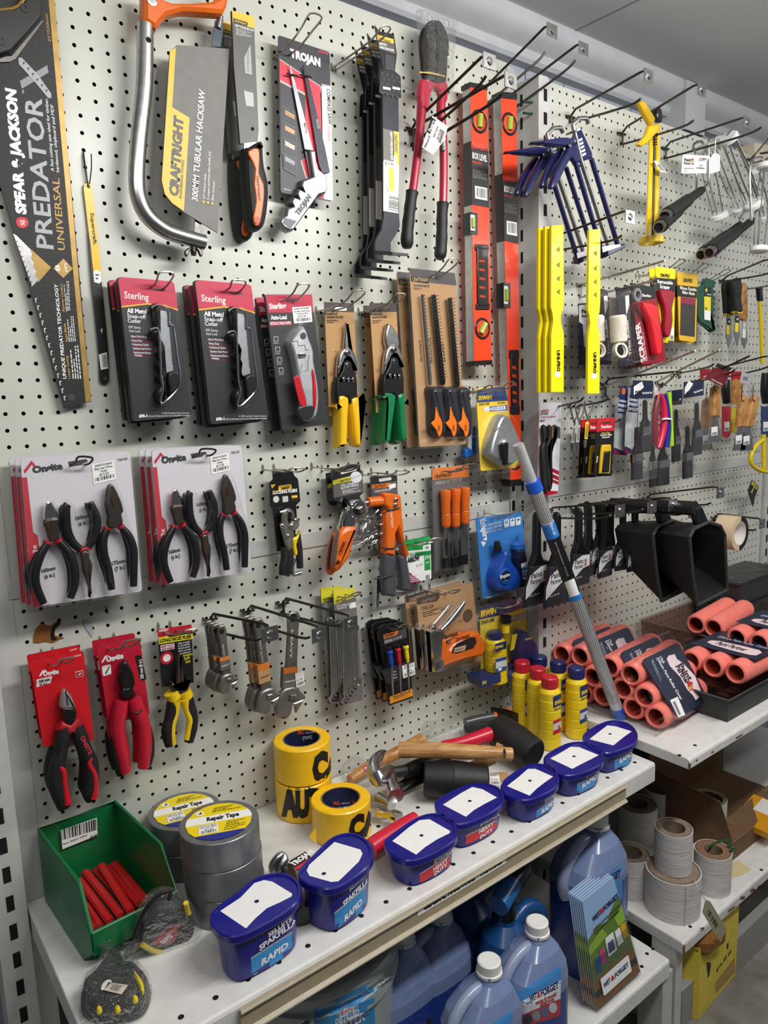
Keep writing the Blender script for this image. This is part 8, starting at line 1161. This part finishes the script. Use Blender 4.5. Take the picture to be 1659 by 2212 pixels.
def jlabel(t,s,q,big=True):
 m=MB();tl,tr,br,bl=[A3(*p)for p in q];at=lambda u,v:(tl*(1-u)+tr*u)*(1-v)+(bl*(1-u)+br*u)*v;Q=lambda v0,v1,c,k:s.quad(m,[at(0,v0),at(1,v0),at(1,v1),at(0,v1)],c,k,14,4);Q(0,.3,'3f86c6',1);Q(.3,.66,'dfe3e8',1);Q(.66,1,'b8404a',1);up=(at(.3,.3)-at(.3,.5))*.8
 for tx,u0,u1,v,c,h in(('WET',.28,.45,.42,'1c2450',1),('&',.455,.53,.42,'c8202c',1.1),('FORGET',.54,.95,.42,'1c2450',1),('moss & mould',.42,.9,.56,'c03040',.6),('REMOVER',.52,.86,.66,'c03040',.6)):s.text(m,tx,at(u0,v),at(u1,v),up*h,c,2,2)
 for k in range(4):p=at(.22+k*.2,.84-k*.02);P=[tuple(p+A3(30*math.cos(a),38*math.sin(a)))for a in np.linspace(0,6.28,12,endpoint=False)];s.faces(m,[tuple(p)]+P,[(0,i+1,(i+1)%12+1)for i in range(12)],('3a4048','8a8f96','5a6a8a','c8ccd2')[k],2)
 m.build('label',t,smooth=False)
t,s=jug('blue cleaner jug with white cap and printed label, beside the brochures',(1030,935),.27,1,.58);jlabel(t,s,[(880,1440),(1200,1235),(1195,1600),(900,1690)])
t,s=jug('blue cleaner jug with white cap, nearest the shelf edge',(685,1215),.27,1,.5);jlabel(t,s,[(560,1750),(850,1560),(850,1900),(560,2000)])
jug('blue cleaner jug in shade under the rail label',(340,835),.27,1);jug('blue cleaner jug in shade beside the grey bucket',(70,995),.27,1)
t,s=jug('large blue cleaner jug behind the brochure holder',(1455,165),.325,1.22,.62);m=MB();s.quad(m,[(1500,560),(1640,470),(1640,760),(1500,830)],'3f86c6',1);s.text(m,'WET&FORGET',(1440,690),(1625,600),(0,-50),'1c2450',2,2);m.build('label',t,smooth=False)
for px,H,l in(((800,700),.3,'beside the spray head, nearer the front'),((520,640),.27,'deep in the shade')):
 c=hp(*px,ZB+H);c=A3(c[0],c[1],ZB+.0005);t=thing('spray_bottle','dark blue sprayer bottle '+l,'bottle',c,'dark blue sprayer bottles');m=MB();m.lathe(c,(0,0,1),[(0,.05),(.004,.056),(.17,.056),(.21,.045),(.235,.02),(.25,.018)],'12447ap',30);sk=Skin(m);m.build('bottle',t);m=MB();m.tube([c+A3(x,0,z)for x,z in((.02,.215),(.06,.235),(.1,.2),(.085,.12),(.055,.08))],.015,'12447ap',12,sp=4);m.build('handle',t);m=MB();m.lathe(c+A3(0,0,.245),(0,0,1),[(0,.02),(.03,.02)],'blackplastic',18);a=c+A3(0,0,.29);m.tube([a+A3(-.03,-.01,-.004),a+A3(.03,.01,.004)],.02,'1a5a96p',16);m.tube([a+A3(.03,.01,.004),a+A3(.075,.02,.012),a+A3(.09,.022,.014)],[.02,.018,.008],'blackplastic',14);m.build('spray_head',t);m=MB();f=Pl(c+A3(0,-.0575,.0),(0,-1,0),(1,0,0));P=[f.at(x,y)for x,y in((-.02,.11),(.02,.11),(.02,.15),(-.02,.15))];m.add(P,[(0,1,2,3)],'d8dce2',True);m.build('price_label',t,smooth=False)
use('M');c=WP(.24).hit(770,1480);c[2]=ZB+.0005;t=thing('bucket','large grey bucket of distilled water with blue label','bucket',c);m=MB();m.lathe(c,(0,0,1),[(0,.125),(.26,.143),(.262,.15),(.285,.151),(.287,.146),(.3,.147),(.302,.152),(.318,.153),(.322,.148),(.322,.14),(.315,.138)],'bucketgrey',48);s=Skin(m);m.build('bucket_body',t);m=MB();s.quad(m,[(758,1560),(1185,1350),(1195,1659),(770,1800)],'2f86c0',1,16,8);s.quad(m,[(560,1700),(755,1590),(765,1800),(570,1850)],'e2e4e6',1);s.quad(m,[(590,1690),(722,1625),(725,1800),(590,1850)],'232a4a',2);s.quad(m,[(952,1520),(1012,1490),(1014,1560),(956,1588)],'c8202c',2)
for tx,a,b,u in(('GLENDALE',(935,1615),(1042,1560),(0,-24)),('DISTILLED',(910,1665),(1080,1585),(0,-42)),('WATER',(880,1740),(1125,1625),(0,-62))):s.text(m,tx,a,b,u,'e8edf2',2,1.5)
s.text(m,'Great Product',(1225,1370),(1320,1300),(0,-18),'2a2e36',2);s.text(m,'Genuine Formula',(1210,1410),(1320,1335),(0,-18),'2a2e36',2);s.faces(m,[(965,1545),(985,1515),(1003,1525),(995,1545),(1003,1560),(985,1550),(968,1568)],[(0,1,2,3),(0,3,4,5,6)],'f0f0f0',3);m.build('label',t,smooth=False)
c=hp(1400,1560,ZB+.03);m=MB();m.box((c[0]+.03,c[1]+.05,ZB+.061),(.045,.03,.06),'b01c28');tag(m.build('red_box',smooth=False),'red box in the shade behind the nearest blue jugs','box')
c=hp(1460,1640,ZB+.12);c[2]=ZB+.0005;m=MB();m.lathe(c,(0,0,1),[(0,.03),(.1,.032),(.102,.036),(.12,.036),(.12,.031),(.114,.029)],'blackplastic',28);tag(m.build('black_canister'),'black round topped canister beside the grey bucket','canister')
use('a');z3=ZB+.003;a,b_=hp(135,1555,z3),hp(520,1215,z3);rt=nrm(b_-a);bk_=nrm(np.cross(A3(0,0,1),rt));bp=P3(a,b_,a+A3(0,0,.2)+bk_*.035);q=[(-5,560),(272,335),(515,1190),(130,1535)];at=lambda u,v:tuple((A3(*q[0])*(1-u)+A3(*q[1])*u)*(1-v)+(A3(*q[3])*(1-u)+A3(*q[2])*u)*v)
t=thing('brochure','cleaning brochure with sky and garden picture, front one in the holder','brochure',a,'brochures in the clear holder');m=MB();m.slab(bp,q,.0012,'8fb0d8','e4eaf0');Q=lambda u0,v0,u1,v1,c,k:m.paint(bp,[at(u0,v0),at(u1,v0),at(u1,v1),at(u0,v1)],c,k);m.paint(bp,[at(0,.36),at(.3,.3),at(.55,.34),at(.8,.24),at(1,.2),at(1,.6),at(0,.6)],'5c7a34',1);m.paint(bp,[at(.0,.42),at(.4,.36),at(.5,.45),at(0,.5)],'8aa83c',2);m.paint(bp,[at(.75,.36),at(1,.3),at(1,.45),at(.8,.46)],'86b83a',2);Q(0,.74,1,1,'9a6a42',1);Q(0,.84,1,.9,'3c3a38',2);Q(0,.6,1,.74,'6a7a4a',1)
for u,v0,v1,w,c in((.1,.56,.7,.12,'2c5aa8'),(.24,.52,.66,.12,'c84888'),(.42,.46,.64,.22,'e8ecf2'),(.68,.47,.62,.14,'eceaf0'),(.84,.46,.6,.12,'e0a41c'),(.45,.52,.62,.16,'3a3c9c')):Q(u,v0,u+w,v1,c,4)
up=46;m.text(bp,'WET',at(.2,.24),at(.42,.23),40,'1c2450',5,2);m.text(bp,'&',at(.42,.23),at(.52,.225),46,'c8202c',5,2);m.text(bp,'FORGET',at(.52,.225),at(.98,.21),40,'1c2450',5,2);m.text(bp,'EASY CLEANING SOLUTIONS',at(.18,.32),at(.96,.295),20,'22301c',5,1);m.text(bp,'FOR EVERYDAY PROBLEMS',at(.2,.36),at(.9,.335),20,'22301c',5,1);m.build('leaflet',t,smooth=False)
for k in range(6):dup(t,tuple(float(x)for x in bk_*(.004*(k+1))+A3(-.002*(k+1),0,.002*(k+1))),'cleaning brochure behind the front one in the clear holder')
t=thing('brochure_holder','clear acrylic holder full of cleaning brochures','brochure holder',a);f=bp.off(.003);m=MB();m.slab(f,[at(-.02,.6),(420,770),(528,1215),(135,1565)],.0015,'acrylic');m.slab(bp.off(-.034),[at(-.12,-.06),(240,290),(528,1215),(135,1565)],.0015,'acrylic');m.build('panel',t,smooth=False);m=MB();m.tube([f.hit(*at(0,.62)),f.hit(*at(.5,.6)),f.hit(430,800)],.0009,'acrylic',6);m.build('front_edge',t);m=MB();m.slab(f.off(.001),rrect([(158,1262),(408,1040),(440,1185),(190,1412)],12),.0006,'eceef0');g=f.off(.0012);m.text(g,'WET',(190,1340),(250,1280),40,'1c2450',1,2);m.text(g,'&',(255,1280),(288,1250),44,'c8202c',1,2);m.text(g,'FORGET',(290,1248),(410,1140),40,'1c2450',1,2);m.build('sticker',t,smooth=False)
#  sandpaper rolls, cartons
def sand(lab,px,z,r,h,top='sandin',ri=.6,reg='a'):
 use(reg);f=hp(*px,z);v=nrm(A3(f[0]-CAM[0],f[1]-CAM[1],0));c=f+v*r;t=thing('sandpaper_roll',lab,'sandpaper roll',c,'pale sandpaper rolls');m=MB();m.lathe(c+A3(0,0,.0005),(0,0,1),[(.001,r*ri),(0,r),(h,r),(h,r*.95),(h-.003,r*.94),(h-.003,r*.9),(h,r*.89),(h,r*ri),(.001,r*ri)],['sandin','sandpaper','sandpaper',top,top,top,top,'sandin'],36,False,False);m.build('paper',t);return t,c
t,c=sand('pale sandpaper roll, big front one with a smaller roll on top',(795,768),ZC,.062,.1);m=MB();m.tube([c+A3(-.035,-.052,.1),c+A3(-.036,-.0535,.05),c+A3(-.037,-.053,.0)],.001,'c8bdb0',5);m.build('torn_edge',t)
use('a');d=P3(hp(1110,800,ZC+.02),hp(1290,800,ZC+.02),hp(1120,600,ZC+.09));d=Pl(d.o,d.n if np.dot(d.n,CAM-d.o)>0 else-d.n,(1,0,0));m=MB();m.slab(d,[(1100,545),(1140,560),(1285,800),(1235,930),(1070,660)],.0008,'d8cfae');m.bars(d,[(1130,625),(1215,770),(1195,810),(1108,660)],k=1,n=16);t2=thing('swing_tag','cream barcode tag tied to the big front sandpaper roll','tag',d.hit(1235,930));m.build('card',t2,smooth=False);m=MB();m.tube([d.hit(1110,570),d.hit(1040,460),c+A3(-.0,-.05,.102)],.0008,'e4e0d8',5);m.build('string',t2)
t,c2=sand('pale sandpaper roll, smaller one standing on the big front roll',(790,330),ZC+.101,.042,.1);bpy.context.view_layer.update();t.location=(c[0]+.004,c[1]+.004,ZC+.101)
sand('pale sandpaper roll with brown grit top, beside the carton',(1150,530),ZC,.043,.1,'sandgrit',.5);sand('pale sandpaper roll on the side of the large jug',(420,560),ZC,.045,.1);sand('sandpaper roll with printed inside, behind the brown grit one',(1120,1260),ZC,.045,.1,'sandin',.75,'b')
sand('wide brown sandpaper roll deep in the shade',(690,1150),ZC,.055,.1,'cardboard',.75,'b');sand('sandpaper roll in the shade between the front roll and the wide brown one',(480,1330),ZC,.052,.1,'sandin',.5,'b');sand('sandpaper roll deepest in the shade under the shelf corner',(390,1010),ZC,.04,.1,'sandin',.6,'b')
use('b');o=hp(1330,1435,ZC+.0005);t=thing('carton','open brown carton with orange sanding discs beside the sandpaper','box',o);w,dp=.42,.24;B4=[o,o+A3(w,0,0),o+A3(w,dp,0),o+A3(0,dp,0)];Z_=lambda p,h:p+A3(0,0,h)
def pan(nm,P):m=MB();n=nrm(np.cross(P[1]-P[0],P[2]-P[0]))*.003;m.add(P,[list(range(len(P)))],'cardboard',True);B=[p+n for p in P];m.add(B,[list(range(len(P)))[::-1]],'cardin',True);m.ring(P,B,'cardboard',True);return m.build(nm,t,smooth=False)
pan('front_panel',[B4[0],B4[1],Z_(B4[1],.05),Z_(B4[0],.05)]);pan('side_panel',[B4[0],Z_(B4[0],.06),Z_(B4[0],.155)+A3(-.01,.03,0),Z_(B4[3],.16),B4[3]]);pan('back_panel',[B4[3],Z_(B4[3],.3),Z_(B4[2],.3),B4[2]]);pan('base_panel',B4);pan('flap',[Z_(B4[0],.05),Z_(B4[1],.05),Z_(B4[1],.065)+A3(0,.06,0),Z_(B4[0],.06)+A3(.01,.05,0)])
t=thing('sanding_disc_box','orange and yellow flat box lying in the open brown carton','box',o+A3(.05,.1,.05));c=hp(1600,1040,ZC+.05);m=MB();m.box(c,(.065,.05,.009),'d8941cp',u=(.98,.02,.15),v=(0,1,0));m.build('box',t,smooth=False);m=MB();m.box(c+A3(.03,0,.0136),(.03,.025,.0006),'e4e2de',u=(.98,.02,.15),v=(0,1,0));m.build('label',t,smooth=False)
t=thing('green_string','tangle of green string on the sandpaper roll by the carton','string',hp(1360,1300,ZC+.06));m=MB();m.tube([hp(x,y,ZC+.104)for x,y in((1130,1320),(1180,1280),(1280,1255),(1330,1270),(1300,1310),(1370,1330),(1320,1350))]+[hp(1360,1400,ZC+.04)],.0022,'1c5a2c',6,sp=3);m.build('strand',t)
m=MB();m.slab(HP(ZC+.002),[(1320,1590),(1330,1450),(1400,1440),(1505,1515),(1440,1560)],.001,'d8c894');tag(m.build('paper_scrap',smooth=False),'cream paper scrap lying beside the brown carton','paper')
use('a');F3=[hp(805,1560,0.001),hp(1030,1622,0.001),hp(1372,1212,0.001)];F3.append(F3[0]+F3[2]-F3[1]);t=thing('yellow_carton','yellow carton of net bags on the floor with handwritten price','box',F3[1])
tp=[.2,.185,.225,.22];m=MB();T4=[p+A3(0,0,h)for p,h in zip(F3,tp)];I4=[sum(T4)/4+(p-sum(T4)/4)*.96 for p in T4];m.ring(F3,T4,'dcc64ar',True);m.ring(T4,I4,'cardboard',True);m.ring(I4,[p-A3(0,0,.15)for p in I4],'cardin',True);m.add([p-A3(0,0,.06)for p in I4],[(0,1,2,3)],'cardin',True);yp=P3(F3[1],F3[2],T4[1]);yp=Pl(yp.o,yp.n if np.dot(yp.n,CAM-yp.o)>0 else-yp.n,F3[2]-F3[1]);m.text(yp,'$16.50 ea',(1195,1200),(1330,1010),34,'1c1a10',2,1);m.paint(yp,[(1185,1290),(1360,1060),(1365,1190),(1190,1390)],'b08a4c',1)
for P in([(1105,1110),(1135,1100),(1148,1130),(1130,1230),(1120,1240)],[(1240,920),(1270,870),(1275,900),(1250,945)],[(1290,940),(1305,925),(1300,985),(1288,985)]):m.paint(yp,P,'1c1a10',2)
m.build('carton',t,smooth=False)
for k,(x,y)in enumerate(((900,1110),(1010,1020),(1120,950))):c=hp(x,y,.17);c[2]=0;q=c*.45+(sum(F3)/4)*.55;q[2]=.165;t=thing('net_bag',('brown net bag nearest the corner of the yellow carton','brown net bag in the middle of the yellow carton','brown net bag at the far side of the yellow carton')[k],'bag',q,'brown net bags');m=MB();m.lathe(q,(.3,.2,1),[(-.02,.01),(0,.035),(.02,.04),(.04,.03),(.055,.006)],'8a5a1cr',18);m.build('bag_body',t)
for nm,b_,u,l,L in(('bare, running under the red scraper packs',(675,930),(1225,712),(710,965),.3),('bare, above the clear brush bags',(980,905),(1370,708),(1150,830),.28)):use('F');peg(nm,b_,u,None,L,drop=.012,plate=False,bend=False,mtl='wirelight')
use('X');m=MB();t=thing('green_hook','dark green wire hook bent around the grey slotted post','hook',wp(60,460,.05));m.tube([WP(.055).hit(x,y)for x,y in((-60,390),(60,395),(120,420),(135,460),(110,510),(60,530),(-50,520))],.0028,'14432cp',8,sp=3);m.build('wire',t)
use('Z');d=WP(Y0+.01);m=MB();m.slab(d,[(1630,308),(1700,322),(1700,372),(1630,355)],.06,'d8cfb4r');m.paint(d,[(1640,330),(1662,326),(1662,331),(1644,334)],'1c1c1c',1);tag(m.build('cream_box',smooth=False),'cream box above the far post at the wall','box')
#  fittings go under the part that carries them
RULE=dict(grip_inlay='grip handle',grip_marking='grip',grip_badge='handle',grip_band='grip',hang_hole='handle shank',bottle_label='chalk_bottle',bottle_cap='chalk_bottle',vial='vial_bezel',side_vial='side_housing',ferrule='grip',lid_label='lid',blade_label='blade',price_sticker='handle',reel_badge='reel_body',reel_label='reel_body',nozzle='reel_body',knurl='head',moving_jaw='head',crank='housing',hub='housing',slider='body',lock_button='body',seam_groove='body',tip_guard='blade',label_slot='bin_body',rim='bin_body',barcode_label='bin_body',magazine_label='body',grip_trim='handle',screw='handle',jaw_notch='jaw',punch_tip='punch_grip',red_tip='handle',cord='handle',blade_window='dispenser',bristle_rows='wire_brush',spring_print='cradle_plate',drive_square='head',front_edge='panel',rust_mark='shelf_tray',grip_end='grip',spare_nosepiece='body',rail_label='price_rail',rivets='rivet_tray',release_lever='lower_jaw')
def mid(o):return sum((Vector(c)for c in o.bound_box),Vector())/8
for r in[o for o in bpy.data.objects if o.type=='EMPTY' and o.parent is None]:
 ch=kids(r);nm=lambda o:o.name.split('.')[0]
 for c in ch:
  for w in RULE.get(nm(c),'').split():
   K2=[k for k in ch if nm(k)==w and k is not c]
   if K2:c.parent=min(K2,key=lambda k:(mid(k)-mid(c)).length);break
for o in bpy.data.objects:
 if 'o3' in o:del o['o3']
